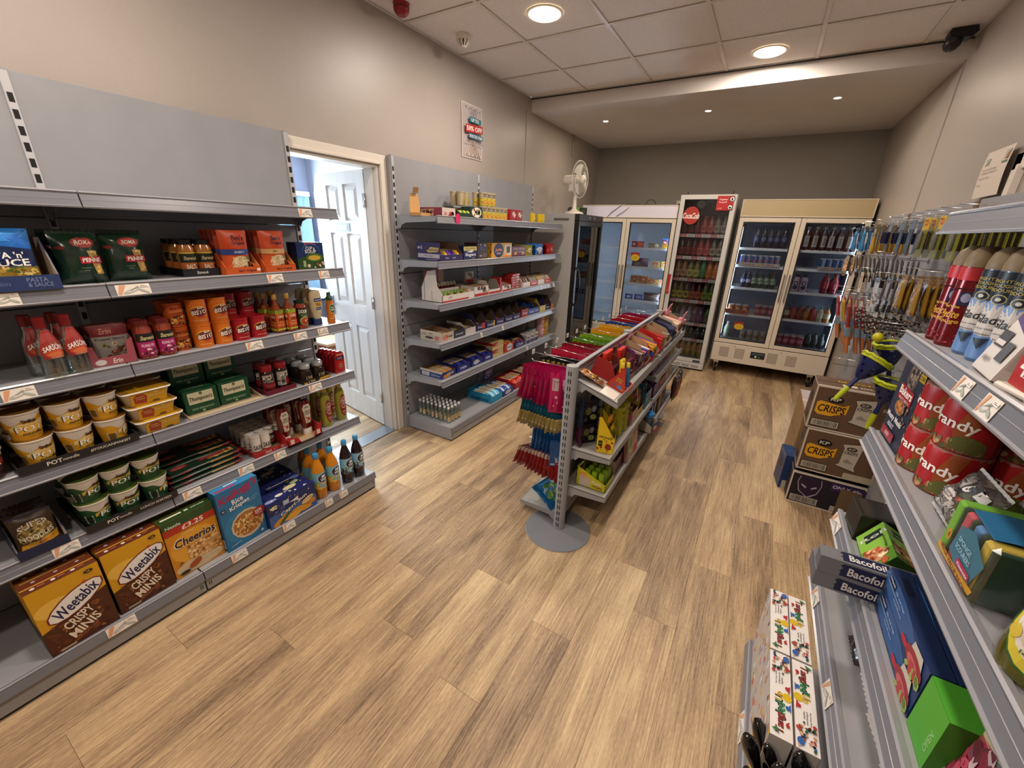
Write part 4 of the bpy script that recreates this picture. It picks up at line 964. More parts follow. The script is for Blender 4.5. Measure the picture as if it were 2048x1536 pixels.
for c_ in range(2):
    for r_ in range(3):
        for l_ in range(2):
            if r_ == 0 and l_ == 1: continue
            PA(KBR, 'gravy_tub', f'red gravy tub, {("left", "right")[c_]} column, {("front", "middle", "back")[r_]} row, {("bottom", "top")[l_]} layer', 'tub', .330 - r_ * .078, .968 + c_ * .078, 1.0805 + l_ * .1035, rz=-.1 + .1 * c_)
def sqbottle(w, h, col, lab, cap):
    mb = MB(); a = w / 2; mb.box(-a, -a, 0, a, a, h * .62, M(col, .12, coat=.5), .006)
    mb.lathe([(a * .93, h * .6), (a * .86, h * .66), (a * .45, h * .76), (a * .38, h * .80), (a * .38, h * .9)], M(col, .12, coat=.5), 16)
    m2 = MB(); m2.lathe([(a * .46, h * .86), (a * .5, h * .87), (a * .5, h * .985), (a * .44, h), (0, h)], cap, 16)
    m3 = MB()
    for fc in 'fl':
        fm, a_ = bface(fc, -a - .0004, -a - .0004, h * .06, a, a, h * .6); decals(m3, [('r', .02, 0, .98, 1, 'b8541c')] + lab, fm, 1, a_)
    return [('bottle_body', mb.mesh('bottle_body'), None, None), ('cap', m2.mesh('cap'), None, None), ('label', m3.mesh('label'), None, None)]
KC = sqbottle(.046, .190, '8c3f1a', [('r', .02, .82, .98, 1, '8fa53a'), ('n', .05, .84, .95, .98, .05, 14, ['c8a83a', '3f6a2a'], 2), ('t', 'CALI', .58, .68, .62, .13, 'ecdcc4'), ('t', 'CALI', .62, .54, .66, .13, '3a1c14'), ('t', 'hot sauce', .6, .42, .44, .05, 'e0b890'), ('t', 'SWEET CHILLI', .5, .28, .7, .05, 'e0b890'), ('r', .02, .02, .98, .1, 'a8b03a'), ('n', .05, .1, .95, .2, .05, 14, ['5c1f14', '8a2c1c'], 3)], M('b9924c', .3))
for i, (x, y) in enumerate([(.335, 1.145), (.345, 1.203), (.27, 1.128), (.28, 1.182), (.21, 1.13), (.22, 1.19)]):
    PA(KC, 'hot_sauce_bottle', ['square hot sauce bottle, front left', 'square hot sauce bottle, front right beside the tomato sauce jar', 'hot sauce bottle, second row left', 'hot sauce bottle, second row right', 'hot sauce bottle, back row left', 'hot sauce bottle, back row right'][i], 'bottle', x, y, 1.081, rz=.1)
dol = [('r', 0, 0, 1, 1, '241f14'), ('r', 0, .62, 1, .66, '3f6a2a'), ('t', 'DOLMIO', .5, .8, .74, .22, 'e8e2d4'), ('t', 'BOLOGNESE', .5, .55, .5, .05, 'c8b890'), ('e', .5, .22, .36, .28, '8fa050'), ('e', .5, .2, .3, .22, '9c3a20'), ('n', .25, .05, .75, .38, .06, 16, ['c86a3c', 'd8b060', '5a1c10'], 2)]
PA(sauce_jar(.029, .150, '8c2a18', '1f3020', dol, z0=.15, z1=.72), 'sauce_jar', 'tomato pasta sauce jar with dark label beside the hot sauce bottles', 'jar', .335, 1.272, 1.081, rz=.15)
mp = [(0, 0), (.022, 0), (.024, .004), (.023, .028), (.020, .034), (.026, .05), (.036, .09), (.037, .14), (.034, .17), (.026, .186), (0, .19)]
mayl = [('e', .5, .5, .46, .5, 'd9cba6'), ('r', .08, .68, .92, .9, '24305e'), ('t', "HELLMANN'S", .5, .79, .7, .1, 'c9cfe0'), ('r', .14, .38, .86, .66, 'd8a62c'), ('t', 'REAL', .5, .52, .46, .16, '24305e'), ('r', .2, .16, .8, .34, '24305e'), ('t', 'MAYONNAISE', .5, .25, .5, .08, 'c9cfe0')]
KM = bottle(mp, M('cdbb93', .3), M('27345f', .35), [(.0245, 0), (.0255, .002), (.0245, .032), (.021, .036)], (.07, .155, 1.5, mayl, None), 22, .62)
for i in range(3): PA(KM, 'mayonnaise_bottle', ['squeezy mayonnaise bottle standing on its blue cap, front', 'second mayonnaise bottle in the row', 'rearmost mayonnaise bottle in the row'][i], 'bottle', .33 - i * .05, 1.368 - i * .006, 1.081, rz=.1)
spry = [('e', .5, .68, .3, .26, 'd8c89a'), ('e', .5, .68, .27, .23, '2f5a2c'), ('t', 'Fry', .5, .74, .3, .1, 'e8e0c8', .1), ('t', 'Light', .5, .63, .4, .11, 'e8e0c8', .1), ('t', '1 cal', .5, .3, .34, .07, 'e8d8b8'), ('t', 'SUNFLOWER OIL', .5, .18, .6, .04, 'e8d8b8')]
KS = bottle([(0, 0), (.02, 0), (.021, .003), (.021, .118), (.018, .128)], M('b9671c', .25), M('2a4a2c', .35), [(.0185, .126), (.0185, .14), (.012, .148), (.010, .17), (0, .172)], (.01, .115, 2.5, spry, None), 18)
PA(KS, 'oil_spray', 'orange cooking oil spray with green nozzle at the shelf end', 'spray', .345, 1.442, 1.081)
# --- shelf 3: noodle pots
def pot(col, col2, tcol, rim, lidc, dark=False):
    p = [(0, .0), (.033, 0), (.0345, .002), (.0465, .094), (.0495, .095), (.0500, .099), (.0485, .1005)]
    k = []; mb = MB(); mb.lathe(p, M(rim, .35), 28); k.append(('cup', mb.mesh('cup'), None, None))
    mb = MB(); mb.lathe([(.0488, .1002), (.0488, .1012), (0, .1014)], M(lidc, .3), 28); k.append(('foil_lid', mb.mesh('foil_lid'), None, None))
    mb = MB(); rf = rprof(p); fm = cylmap(rf, .002, .082, 6.2)
    mb.grid(lambda u, v: fm(u, v * (.86 + .1 * math.sin(6.28 * u * 2) + .06 * math.sin(6.28 * u * 5)), 0), 36, 4, M(col, .35))
    fm2 = cylmap(rf, .002, .082, 2.4)
    sp = [('p', [(.02, .62), (.3, .78), (.6, .72), (.98, .86), (.98, .55), (.02, .45)], col2), ('e', .5, .46, .42, .24, tcol), ('t', 'POT', .5, .50, .72, .3, '17140f', .05), ('t', 'POT', .51, .51, .68, .26, 'f0eadc', .05), ('t', 'noodle', .55, .3, .5, .13, '1c1a14', .2), ('n', .38, .78, .66, .9, .05, 7, ['3a2c1c', '6a3c20'], 3), ('t', 'ORIGINAL CURRY', .6, .14, .34, .035, '4a3c1c')]
    decals(mb, sp, fm2, 8, 1.2)
    fm3 = cylmap(rf, .01, .05, .75)
    def shift(u, v, L): x, y, z = fm3(u, v, L); a = -1.65; return (x * math.cos(a) - y * math.sin(a), x * math.sin(a) + y * math.cos(a), z)
    decals(mb, [('bar', .05, .05, .95, .95, 'cfcabb')], shift, 4, 1)
    k.append(('label', mb.mesh('label'), None, None)); return k
KPO = pot('c9921c', 'd8c488', 'd8a93c', 'cfc8bc', '7a5218'); KPG = pot('1f4a28', 'c8a84a', '2c5a30', 'cfc8bc', '4a5a20')
KPR = pot('3a1c1a', '8a2a20', '3a2220', 'c8bfb4', '7a1f18')
def pots(kind, cols, z, lay, what, xf=.33, rots=None):
    for ci, y in enumerate(cols):
        for r_ in range(3):
            for l_ in range(lay):
                if r_ == 2 and l_ == 1 and ci == 1: continue
                PA(kind, 'noodle_pot', f'{what} noodle pot, {("left", "middle", "right")[ci]} column, {("front", "middle", "back")[r_]} row, {("bottom", "top")[l_]} layer of its tray', 'noodle pot', xf - r_ * .102, y - (.006 if l_ else 0), z + .003 + l_ * .1015, rz=(rots or [.2] * 9)[(ci * 2 + l_) % 9] + r_ * 1.3)
pots(KPO, (.235, .336, .434), .785, 2, 'yellow', .345, [.35, .15, .7, .4, 1.3, .6])
for l_ in range(2): PA(KPR, 'noodle_pot', ['dark noodle pot with red rim at the left frame edge, lower', 'dark noodle pot with red rim at the left frame edge, upper rear'][l_], 'noodle pot', .35 - l_ * .1, .115 - l_ * .02, .788)
def ptr(txt): return [('t', 'POT', .27, .5, .12, .5, 'd6cfc2', .05), ('t', 'noodle', .40, .5, .13, .36, 'b8b0a4', .25), ('t', txt, .74, .5, .36, .36, 'c4bcae', .1)]
PA(K1(tray_mb(.318, .33, .030, .030, '211f1f', '2c2a2a', {'f': ptr('#YOUCANMAKEIT')})), 'display_tray', 'long black tray under the yellow noodle pots', 'tray', .242, .328, .7852)
# mashed potato tubs
def mash_kind():
    mb = MB()
    def ring(z, w, d, r=.02, n=4):
        pts = []
        for sx, sy_, a0 in ((1, 1, 0), (-1, 1, PI/2), (-1, -1, PI), (1, -1, 3*PI/2)):
            for q in range(n + 1): a = a0 + PI/2*q/n; pts.append((sx*(w/2-r) + r*math.cos(a), sy_*(d/2-r) + r*math.sin(a), z))
        return pts
    rs = [ring(0, .125, .095), ring(.052, .150, .120), ring(.054, .164, .132), ring(.058, .166, .134), ring(.060, .160, .128)]
    n = len(rs[0]); vs = [p for r in rs for p in r]; fs = [tuple(range(n - 1, -1, -1))]
    for i in range(len(rs) - 1): fs += [(i*n+k, i*n+(k+1) % n, (i+1)*n+(k+1) % n, (i+1)*n+k) for k in range(n)]
    mb.add(vs, fs, M('d8d2c6', .35), True)
    m2 = MB(); top = ring(.0605, .158, .126); m2.add(top, [tuple(range(n))], M('a97a2c', .35))
    m3 = MB()
    def fm(u, v, L): o = .001 + EPS * L; zz = .004 + .054 * v; dd = .0475 + .0125 * (zz / .052); return (-.055 + .115 * u, -min(dd, .0605) - o, zz)
    m3.grid(lambda u, v: fm(u, v, 0), 1, 3, M('c8971f', .35)); 
    decals(m3, [('p', [(.1, .12), (.42, .05), (.45, .62), (.36, .8), (.16, .8), (.08, .6)], '9a3a22'), ('t', 'HAPPY', .26, .6, .24, .1, 'd8b070'), ('t', 'HOMES', .27, .44, .24, .1, 'd8b070'), ('t', 'MY', .72, .78, .12, .13, 'e2d2a0'), ('t', 'MASH POTATO', .7, .55, .44, .12, 'dcc890'), ('p', [(.45, .98), (.5, .85), (.56, .98)], '2c2018'), ('p', [(.55, .0), (.62, .16), (.75, .16), (.8, 0)], '6a4a1c')], fm, 1, 2.1)
    m3.add([(-.055, -.0635, .0612), (.06, -.0635, .0612), (.06, .0635, .0612), (-.055, .0635, .0612)], [(0, 1, 2, 3)], M('c8971f', .35))
    return [('tub', mb.mesh('tub'), None, None), ('film_lid', m2.mesh('film_lid'), None, None), ('sleeve', m3.mesh('sleeve'), None, None)]
KMA = mash_kind()
for i in range(3):
    PA(KMA, 'ready_meal_tub', ['white tub with yellow sleeve, bottom of the stack of three', 'white tub with yellow sleeve, middle of the stack of three', 'white tub with yellow sleeve, top of the stack of three'][i], 'tub', .335, .570 - i * .008, .7855 + i * .062, rz=.06 - i * .03)
    PA(KMA, 'ready_meal_tub', ['rear white potato tub, bottom', 'rear white potato tub, middle', 'rear white potato tub, top'][i], 'tub', .19, .572, .7855 + i * .062)
tho = [('p', [(.12, .42), (.86, .42), (.86, .92), (.12, .92)], 'cfc9a8'), ('e', .5, .84, .05, .07, '5a6a44'), ('t', "Thompson's", .48, .62, .68, .24, '16241a', .15, .0), ('t', 'IRISH BREAKFAST', .5, .2, .66, .09, '8fae88'), ('e', .5, .08, .05, .05, '8fae88')]
KT = K1(carton_mb(.132, .095, .106, '14482a', {'f': tho, 't': [('p', [(.1, .3), (.9, .3), (.9, .7), (.1, .7)], '1f5a36'), ('t', 'Teabags', .5, .5, .5, .16, 'a8b890')]}))
for i, (x, y, z, l) in enumerate([(.285, .750, .789, 'green tea box, front left in the cream tray'), (.282, .890, .789, 'green tea box, front right in the cream tray'), (.18, .755, .789, 'green tea box behind the front left one, bottom'), (.18, .895, .789, 'green tea box behind the front right one, bottom'), (.18, .755, .896, 'upper green tea box on the left, behind'), (.18, .897, .896, 'upper green tea box on the right, behind')]):
    PA(KT, 'tea_box', l, 'box', x, y, z, rz=-.03)
PA(K1(tray_mb(.315, .28, .006, .05, 'b9a88c', 'b8a585', cut=.3)), 'display_tray', 'cream cardboard tray under the green tea boxes', 'tray', .245, .83, .7852)
def coffee(col, lidc, lab, r=.031, h=.135):
    p = [(0, 0), (r * .95, 0), (r, .004), (r, h * .30), (r * .93, h * .36), (r * .93, h * .64), (r, h * .7), (r * .86, h * .78), (r * .8, h * .8)]
    return bottle(p, M(col, .12, coat=.4), M(lidc, .3), [(r * .86, h * .78), (r * .92, h * .80), (r * .92, h * .95), (r * .84, h), (0, h)], (h * .12, h * .66, 2.7, lab, 'b8aea4'), 22)
KCF = coffee('2c1a14', '8c1a22', [('r', 0, 0, 1, .5, '8f1c26'), ('n', .02, .55, .98, .95, .09, 24, ['2a1c18', 'd8d0c4', '8a7c70'], 6), ('r', .2, .42, .7, .62, '1f1a18'), ('t', 'COFFEE', .45, .52, .4, .1, 'd8d0c4'), ('t', 'RICH ROAST', .5, .22, .6, .08, 'c88a80')])
KCF2 = coffee('2c1a14', '8c1a22', [('r', .5, 0, 1, .5, '8f1c26'), ('bar', .22, .05, .5, .75), ('n', .5, .55, .98, .95, .09, 14, ['2a1c18', 'd8d0c4'], 2)])
for i, (x, y, k_) in enumerate([(.315, 1.053, KCF), (.312, 1.128, KCF2), (.245, 1.06, KCF), (.24, 1.13, KCF)]):
    PA(k_, 'coffee_jar', ['instant coffee jar with red lid, front left in the maroon tray', 'instant coffee jar with red lid turned to show its barcode', 'red-lidded coffee jar behind, left', 'red-lidded coffee jar behind, right'][i], 'jar', x, y, .7885, rz=.1)
PA(K1(tray_mb(.150, .20, .026, .026, '64192a', '3c2a26')), 'display_tray', 'maroon tray under the red-lidded coffee jars', 'tray', .285, 1.085, .7852, rz=-.03)
lr = .034
KLO = [('glass_jar', MB().lathe([(0, 0), (lr * .9, 0), (lr, .004), (lr * 1.02, .05), (lr * .92, .066), (lr * .72, .072), (lr * .72, .078)], M('241812', .1, coat=.6), 22).mesh('glass_jar'), None, None),
       ('glass_stopper', MB().lathe([(lr * .7, .078), (lr * .84, .080), (lr * .84, .096), (lr * .6, .104), (0, .106)], M('a8aeb0', .08, m=.3, coat=.5), 22).lathe([(lr * .72, .074), (lr * .78, .076), (lr * .72, .079)], M('8a8a88', .2), 22).mesh('glass_stopper'), None, None)]
m_ = MB(); fm = cylmap(lambda z: lr * 1.02, .008, .054, 2.2); decals(m_, [('r', .0, .05, 1, .95, '15120f'), ('t', "L'OR", .5, .45, .5, .42, 'b8a070', .1), ('r', .3, .12, .7, .18, '8a744a')], fm, 8, 1.6); KLO.append(('label', m_.mesh('label'), None, None))
for i, (x, y) in enumerate([(.345, 1.240), (.345, 1.316), (.27, 1.243), (.27, 1.318), (.195, 1.245), (.195, 1.32)]):
    PA(KLO, 'coffee_jar', 'dark coffee jar with clear glass stopper, ' + ['front left', 'front right', 'middle left', 'middle right', 'back left', 'back right'][i] + ' in the black and gold tray', 'jar', x, y, .7885, rz=.1)
PA(K1(tray_mb(.158, .245, .026, .026, '16130f', '2a241c', {'f': [('t', "L'OR", .3, .5, .26, .5, 'c0a878', .1), ('p', [(.52, .1), (.98, .3), (.98, .85), (.62, .7)], 'b0842c'), ('r', 0, .1, .12, .5, 'b0842c')]})), 'display_tray', 'black and gold tray under the stoppered coffee jars', 'tray', .265, 1.28, .7852)
t = MB(); pts = [(-.033, 0), (.033, 0), (.034, .09), (.028, .115), (.012, .128), (-.012, .128), (-.028, .115), (-.034, .09)]
t.prism(pts, 1, -.008, .008, M('9c1a1c', .3)); 
fm = lambda u, v, L: (-.034 + .068 * u, -.0082 - EPS * L * 3, .128 * v)
decals(t, [('r', .06, .62, .94, .74, '2a2c4e'), ('t', 'Glucose', .5, .86, .62, .09, 'd8b0a8'), ('t', 'ORIGINAL', .5, .68, .5, .05, 'c0c0d0'), ('e', .52, .33, .36, .2, 'b83028'), ('e', .52, .33, .24, .14, '8c1418'), ('e', .52, .33, .15, .09, 'c8a898'), ('e', .52, .33, .09, .06, '5a1414')], fm, 1, .53)
KRD = K1(t)
for i in range(5): PA(KRD, 'red_blister_pack', f'rounded red hanging pack, {("first", "second", "third", "fourth", "fifth")[i]} from the front, standing at the shelf end', 'packet', .352 - i * .03, 1.452 + i * -.004, .7855, rz=.1)
# --- shelf 4
sup = [('r', 0, 0, 1, 1, '3a2a1c'), ('e', .5, .45, .44, .36, '8f7a44'), ('t', 'SUPER', .5, .72, .74, .17, 'ddd2ba', 0, .05, .1), ('t', 'NOODLES', .5, .40, .82, .16, 'ddd2ba', 0, .08, -.06), ('n', .2, .46, .8, .64, .05, 34, ['c8b070', 'a88f4c', '6a5a30'], 4), ('p', [(.05, .02), (.95, .12), (.98, .36), (.6, .22), (.1, .2)], 'c8922a'), ('t', 'CHICKEN FLAVOUR', .66, .19, .4, .05, 'b8401c', 0, .18), ('r', .2, .03, .6, .1, 'd8c890')]
KSN = K1(pouch_mb(.108, .125, .035, M('4a3522', .25), sup, 8, .003, .3, .008, '2e2b3c'))
for i in range(3): PA(KSN, 'noodle_packet', ['instant noodle packet at the front of the navy tray', 'second instant noodle packet in the navy tray', 'third instant noodle packet in the navy tray'][i], 'packet', .355 - i * .05, .155, .490, rx=-.1)
PA(K1(tray_mb(.125, .20, .035, .09, '1b2440', cut=.5)), 'display_tray', 'navy tray holding the instant noodle packets', 'tray', .305, .155, .4855)
pots(KPG, (.312, .405, .500), .485, 2, 'green', .345, [.9, .75, .1, .15, 1.2, .2, .1, .3, .5])
PA(K1(tray_mb(.29, .33, .028, .028, '211f1f', '2c2a2a', {'f': ptr('LUNCH SORTED!')})), 'display_tray', 'long black tray under the green noodle pots', 'tray', .245, .405, .4852)
spg = [('r', 0, 0, 1, 1, '1d3524'), ('p', [(.55, .1), (.95, .1), (.95, .9), (.55, .9)], 'b08a48'), ('n', .55, .1, .95, .9, .03, 30, ['d8b870', '8f6e34'], 2), ('e', .16, .55, .12, .3, 'a83a34'), ('t', 'ROMA', .16, .55, .17, .26, 'c88a7c'), ('r', .44, .25, .82, .75, '8f2024'), ('t', 'SPAGHETTI', .63, .5, .33, .3, 'c06a60'), ('r', .84, .3, .9, .7, '8c1c20')]
spf = [('r', 0, 0, 1, 1, '1d3524'), ('e', .2, .5, .09, .4, '8f3a34'), ('r', .55, .1, .9, .85, 'b08a48'), ('r', .9, 0, 1, 1, '8f2024')]
mb = MB()
def sg_(u, v):
    a = 2 * PI * v; return ((u - .5) * .285, -.034 * math.cos(a) * (1 if 0 < u < 1 else 1), .013 + .0125 * math.sin(a) * (.25 if u in (0., 1.) else 1) )
mb.grid(sg_, 8, 14, M('1d3524', .25))
for s_ in (-1, 1): mb.box(s_ * .142, -.033, .0115, s_ * .153, .033, .0145, '8f2024')
decals(mb, spg, lambda u, v, L: (-.14 + .28 * u, -.024 + .048 * v, .0265 + .0012 * 0 - abs(v - .5) ** 2 * .014 + EPS * L), 6, 5.5)
decals(mb, spf, lambda u, v, L: (-.14 + .28 * u, -.0335 + .003 * (v - .5) ** 2 * 4 - EPS * L * 2, .007 + .010 * v), 4, 20)
KSP = K1(mb); rg = random.Random(5)
for j in range(3):
    for i in range(4):
        if j == 0 and i == 3: continue
        PA(KSP, 'spaghetti_packet', f'dark green spaghetti packet lying flat, {("front", "middle", "back")[j]} pile, {("bottom", "second", "third", "top")[i]} layer', 'packet', .325 - j * .074, .69 + rg.uniform(-.012, .012), .486 + i * .0262, rz=rg.uniform(-.04, .04))
def can_(r, h, col, lab, lid, z0=.06, z1=.92, base=None):
    p = [(0, 0), (r * .96, 0), (r, .003), (r, h * .9), (r * .97, h * .91)]
    return bottle(p, M(col, .35), M(lid, .3), [(r * .98, h * .9), (r * 1.01, h * .92), (r * 1.01, h * .985), (r * .95, h), (0, h)], (h * z0, h * z1 * .95, 2.8, lab, base), 16)
KSA = can_(.0235, .105, 'cfc8be', [('t', 'SAXA', .5, .45, .6, .3, '2a2422'), ('r', .1, .1, .9, .2, '9c2a24')], 'd8d2c8')
KSB = can_(.0235, .105, '1c1c1f', [('r', 0, .75, 1, 1, 'cfc8be'), ('t', 'SAXA', .5, .5, .6, .24, 'd8d2c8'), ('r', .2, .2, .8, .3, 'a83a30')], 'd8d2c8')
for i in range(5):
    for j in range(4):
        if i == 0 and j > 1: continue
        PA(KSA if j < 2 else KSB, 'salt_tub', f'{"white" if j < 2 else "black"} salt tub, {("first", "second", "third", "fourth")[j]} column from the left, {("front", "second", "third", "fourth", "rearmost")[i]} row of the red tray', 'tub', .345 - i * .0485, .922 + j * .0485 + (0 if i else .0), .4885)
PA(K1(tray_mb(.205, .27, .024, .024, '9c1f22', 'a88a6a', {'f': [('t', 'SAXA', .33, .5, .16, .5, 'd8c8c0'), ('t', 'SALT', .5, .5, .12, .4, 'c07068'), ('t', 'SAXA', .72, .5, .14, .5, 'd8c8c0')]})), 'display_tray', 'red tray under the salt tubs', 'tray', .248, .995, .4852)
kp = [(0, 0), (.024, 0), (.025, .004), (.023, .034), (.021, .038), (.031, .06), (.035, .11), (.036, .16), (.033, .19), (.026, .205), (0, .210)]
kel = [('p', [(.22, .04), (.78, .04), (.86, .6), (.98, .78), (.8, .98), (.2, .98), (.02, .78), (.14, .6)], 'c9c2ae'), ('t', 'HEINZ', .5, .84, .5, .1, '2c3524', 0, 0, .03), ('t', 'TOMATO', .5, .64, .56, .1, '38301f'), ('t', 'KETCHUP', .5, .52, .52, .1, '38301f'), ('e', .58, .24, .13, .09, 'a8281c'), ('e', .36, .3, .08, .06, 'b84a34'), ('r', .3, .12, .5, .15, '6a5a44')]
KKE = bottle(kp, M('5e120e', .15, coat=.5), M('cfc8bc', .3), [(.0255, 0), (.0265, .003), (.0245, .033), (.022, .039)], (.068, .185, 1.45, kel, None), 24, .6)
for i, (x, y) in enumerate([(.355, 1.072), (.352, 1.200), (.28, 1.062), (.275, 1.135), (.27, 1.205), (.2, 1.09)]):
    PA(KKE, 'ketchup_bottle', ['squeezy ketchup bottle in the red tray, front left', 'squeezy ketchup bottle in the red tray, front right', 'ketchup bottle in the second row, left', 'ketchup bottle in the second row, middle', 'ketchup bottle in the second row, right', 'ketchup bottle at the very back'][i], 'bottle', x, y, .489, rz=.1 - .1 * i % .2)
t = MB(); w2, d2 = .10, .125
t.box(-w2, -d2, 0, w2, d2, .003, 'b08c60')
for s_ in (-1, 1):
    t.prism([(-d2, 0), (d2, 0), (d2, .08), (0, .075), (-d2 + .03, .065), (-d2, .04)], 0, s_ * w2, s_ * (w2 - .003), 'a02022')
t.prism([(-w2, 0), (-w2 + .075, 0), (-w2 + .06, .035), (-w2, .06)], 1, -d2, -d2 + .003, 'a02022'); t.prism([(w2, 0), (w2 - .05, 0), (w2 - .04, .03), (w2, .085)], 1, -d2, -d2 + .003, 'a02022')
t.box(-w2, -d2, 0, w2, -d2 + .003, .008, 'b08c60')
for x0 in (-w2 + .015, w2 - .032): t.box(x0, -d2 - .001, .012, x0 + .02, -d2, .038, 'c8b8ac')
PA(K1(t), 'display_tray', 'cut-away red tray around the ketchup bottles', 'tray', .29, 1.145, .4853)
op = [(0, 0), (.031, 0), (.034, .006), (.035, .07), (.031, .10), (.034, .13), (.030, .175), (.020, .205), (.014, .215)]
oll = [('e', .5, .5, .42, .5, '7c2420'), ('e', .5, .62, .36, .26, 'b8a090'), ('e', .5, .62, .31, .22, '94403a'), ('t', 'CRISP', .5, .70, .48, .1, 'd8ccc0'), ('t', "'N DRY", .5, .57, .46, .1, 'd8ccc0'), ('t', 'SOLID OIL', .5, .22, .4, .06, 'd8c0a8'), ('t', 'VEGETABLE', .5, .12, .34, .04, 'c8a890')]
KO = bottle(op, M('8f8a2a', .08, coat=.6), M('c8a82c', .3), [(.0155, .212), (.0165, .215), (.0165, .232), (0, .234)], (.025, .165, 1.7, oll, None), 24, .78)
for i, (x, y) in enumerate([(.345, 1.332), (.335, 1.438), (.25, 1.335), (.245, 1.43)]):
    PA(KO, 'cooking_oil_bottle', ['golden cooking oil bottle with red label, next to the ketchup', 'golden cooking oil bottle with red label, at the shelf end', 'cooking oil bottle behind the one by the ketchup', 'cooking oil bottle behind the one at the shelf end'][i], 'bottle', x, y, .4855, rz=.15)
# --- base deck
wee = [('p', [(0, 0), (1, 0), (1, .62), (.7, .52), (.0, .40)], '4a2413'), ('p', [(0, .38), (.4, .46), (1, .62), (1, 1), (0, 1)], 'c8941c'), ('e', .3, .66, .3, .12, 'dcb04a'), ('n', .05, .03, .97, .5, .055, 46, ['6a3a1e', '3a1a0e', '7c4a26', '5a2c16', '8f5a30'], 9),
       ('e', .55, .62, .49, .145, '6e1f1c', .50), ('e', .55, .62, .465, .128, 'e0dcd6', .50),
       ('t', 'Weetabix', .555, .62, .74, .15, '1d1f4e', .15, .50), ('e', .74, .81, .03, .022, 'b83a2c'), ('t', 'CRISPY', .50, .37, .46, .125, 'e0d2bc', .05, .40), ('t', 'MINIS', .54, .22, .48, .125, 'e0d2bc', .05, .40), ('t', 'CHOCOLATE CHIP', .52, .115, .42, .035, 'a8603c', 0, .40),
       ('r', .12, .03, .34, .06, 'a89078'), ('e', .84, .93, .07, .025, '3a241a'), ('t', '18', .84, .93, .05, .022, 'c8a060')]
weet = [('r', 0, 0, 1, 1, '5c2a18'), ('r', 0, .36, 1, .44, 'b8862c'), ('r', .05, .88, .95, .94, 'a07838')] + [('e', .14 + .27 * k, .2, .035, .075, 'cfc4b4') for k in range(3)] + [('r', .2 + .27 * k, .16, .3 + .27 * k, .24, '9c5a3c') for k in range(3)] + [('e', .2 + .3 * k, .66, .03, .07, '9a8a94') for k in range(3)]
wes = [('r', 0, .45, 1, 1, 'b0801c'), ('r', 0, 0, 1, .45, '40200f')]
KW = K1(carton_mb(.187, .082, .290, '40200f', {'f': wee, 't': weet, 'l': wes}))
for c_ in range(2):
    for i in range(4):
        PA(KW, 'cereal_box', f'brown and yellow wheat cereal box, {("left", "right")[c_]} row, {("front", "second from the front", "third from the front", "rearmost")[i]}', 'cereal box', (.440, .420)[c_] - i * .084, (.152, .349)[c_], .1165, rz=(.03, .035)[c_] * (i == 0))
che = [('r', 0, .0, 1, 1, 'c8821f'), ('e', .5, .45, .48, .28, 'd89c34'), ('e', .5, .12, .48, .11, 'cbb48c'), ('r', 0, .86, 1, 1, '2c4a24'), ('t', 'Nestle', .2, .90, .28, .05, 'c8d0bc'), ('r', 0, .76, 1, .87, 'a8301c'), ('t', '\u00a33.25', .55, .815, .42, .08, 'ecdccc', .1), ('t', 'Honey', .42, .70, .24, .045, 'e0c890', .1), ('t', 'Cheerios', .53, .575, .84, .165, 'e8ddc4', .12), ('t', 'Cheerios', .53, .575, .80, .14, '1f1c2c', .12),
       ('e', .66, .34, .34, .15, 'c09058'), ('n', .34, .2, .97, .47, .04, 110, ['d8b078', 'b8864a', 'e6c690', '8f5c28'], 3), ('t', 'HONEY AND FLAKES', .66, .16, .5, .03, 'ecdcc0'), ('e', .4, .13, .14, .05, '9c4a1c', .4), ('p', [(.1, .2), (.2, .24), (.16, .27)], '5a5a2a'), ('e', .18, .06, .1, .03, '2c2a1c')]
chet = [('r', 0, 0, 1, 1, '24401f'), ('r', .06, .3, .45, .44, 'd8d0b8'), ('r', .5, .28, .58, .44, 'b8c4a8'), ('t', 'whole', .76, .38, .28, .14, 'c8d4b8'), ('r', 0, .56, 1, .60, 'a87c24'), ('r', 0, .86, 1, 1, '8f6c1c')]
KCH = K1(carton_mb(.198, .075, .292, 'c8821f', {'f': che, 't': chet, 'l': [('r', 0, 0, 1, 1, 'c08a20')]}))
for i in range(4): PA(KCH, 'cereal_box', f'orange and green oat hoop cereal box, {("front with the red price band", "second", "third", "rearmost")[i]} of its row', 'cereal box', .408 - i * .078, .548, .1165, rz=.03)
ric = [('r', 0, 0, 1, 1, '2a6a94'), ('e', .5, .32, .48, .3, '2f76a0'), ('t', "Kellogg's", .51, .885, .94, .17, 'a8204c', .3, .20), ('t', 'Rice', .45, .765, .26, .085, 'e6e2dc', .05, .16), ('t', 'Krispies', .48, .675, .48, .085, 'e6e2dc', .05, .16),
       ('e', .57, .32, .40, .235, 'c8b496', .25), ('e', .57, .325, .355, .2, '9c6a34', .25), ('n', .27, .18, .87, .46, .035, 170, ['b8803c', 'd8a862', '8a5424', 'e0bc80'], 12), ('e', .88, .41, .16, .085, '8f2a22', .2), ('t', '25%', .86, .425, .18, .055, 'e8dcd0', .1, .15), ('t', 'MORE', .88, .375, .14, .03, 'c8a898', 0, .1),
       ('r', .04, .66, .14, .715, '1d2430'), ('t', '30', .09, .687, .06, .03, 'c0ccd4'), ('t', 'toasted puffed rice', .78, .7, .28, .022, '8fb4cc', 0, .16), ('t', 'cereal', .76, .665, .2, .02, '8fb4cc', 0, .16), ('e', .86, .07, .04, .022, 'b8c8d4'), ('t', 'original', .2, .08, .24, .03, '9cc0d4', 0, .15)]
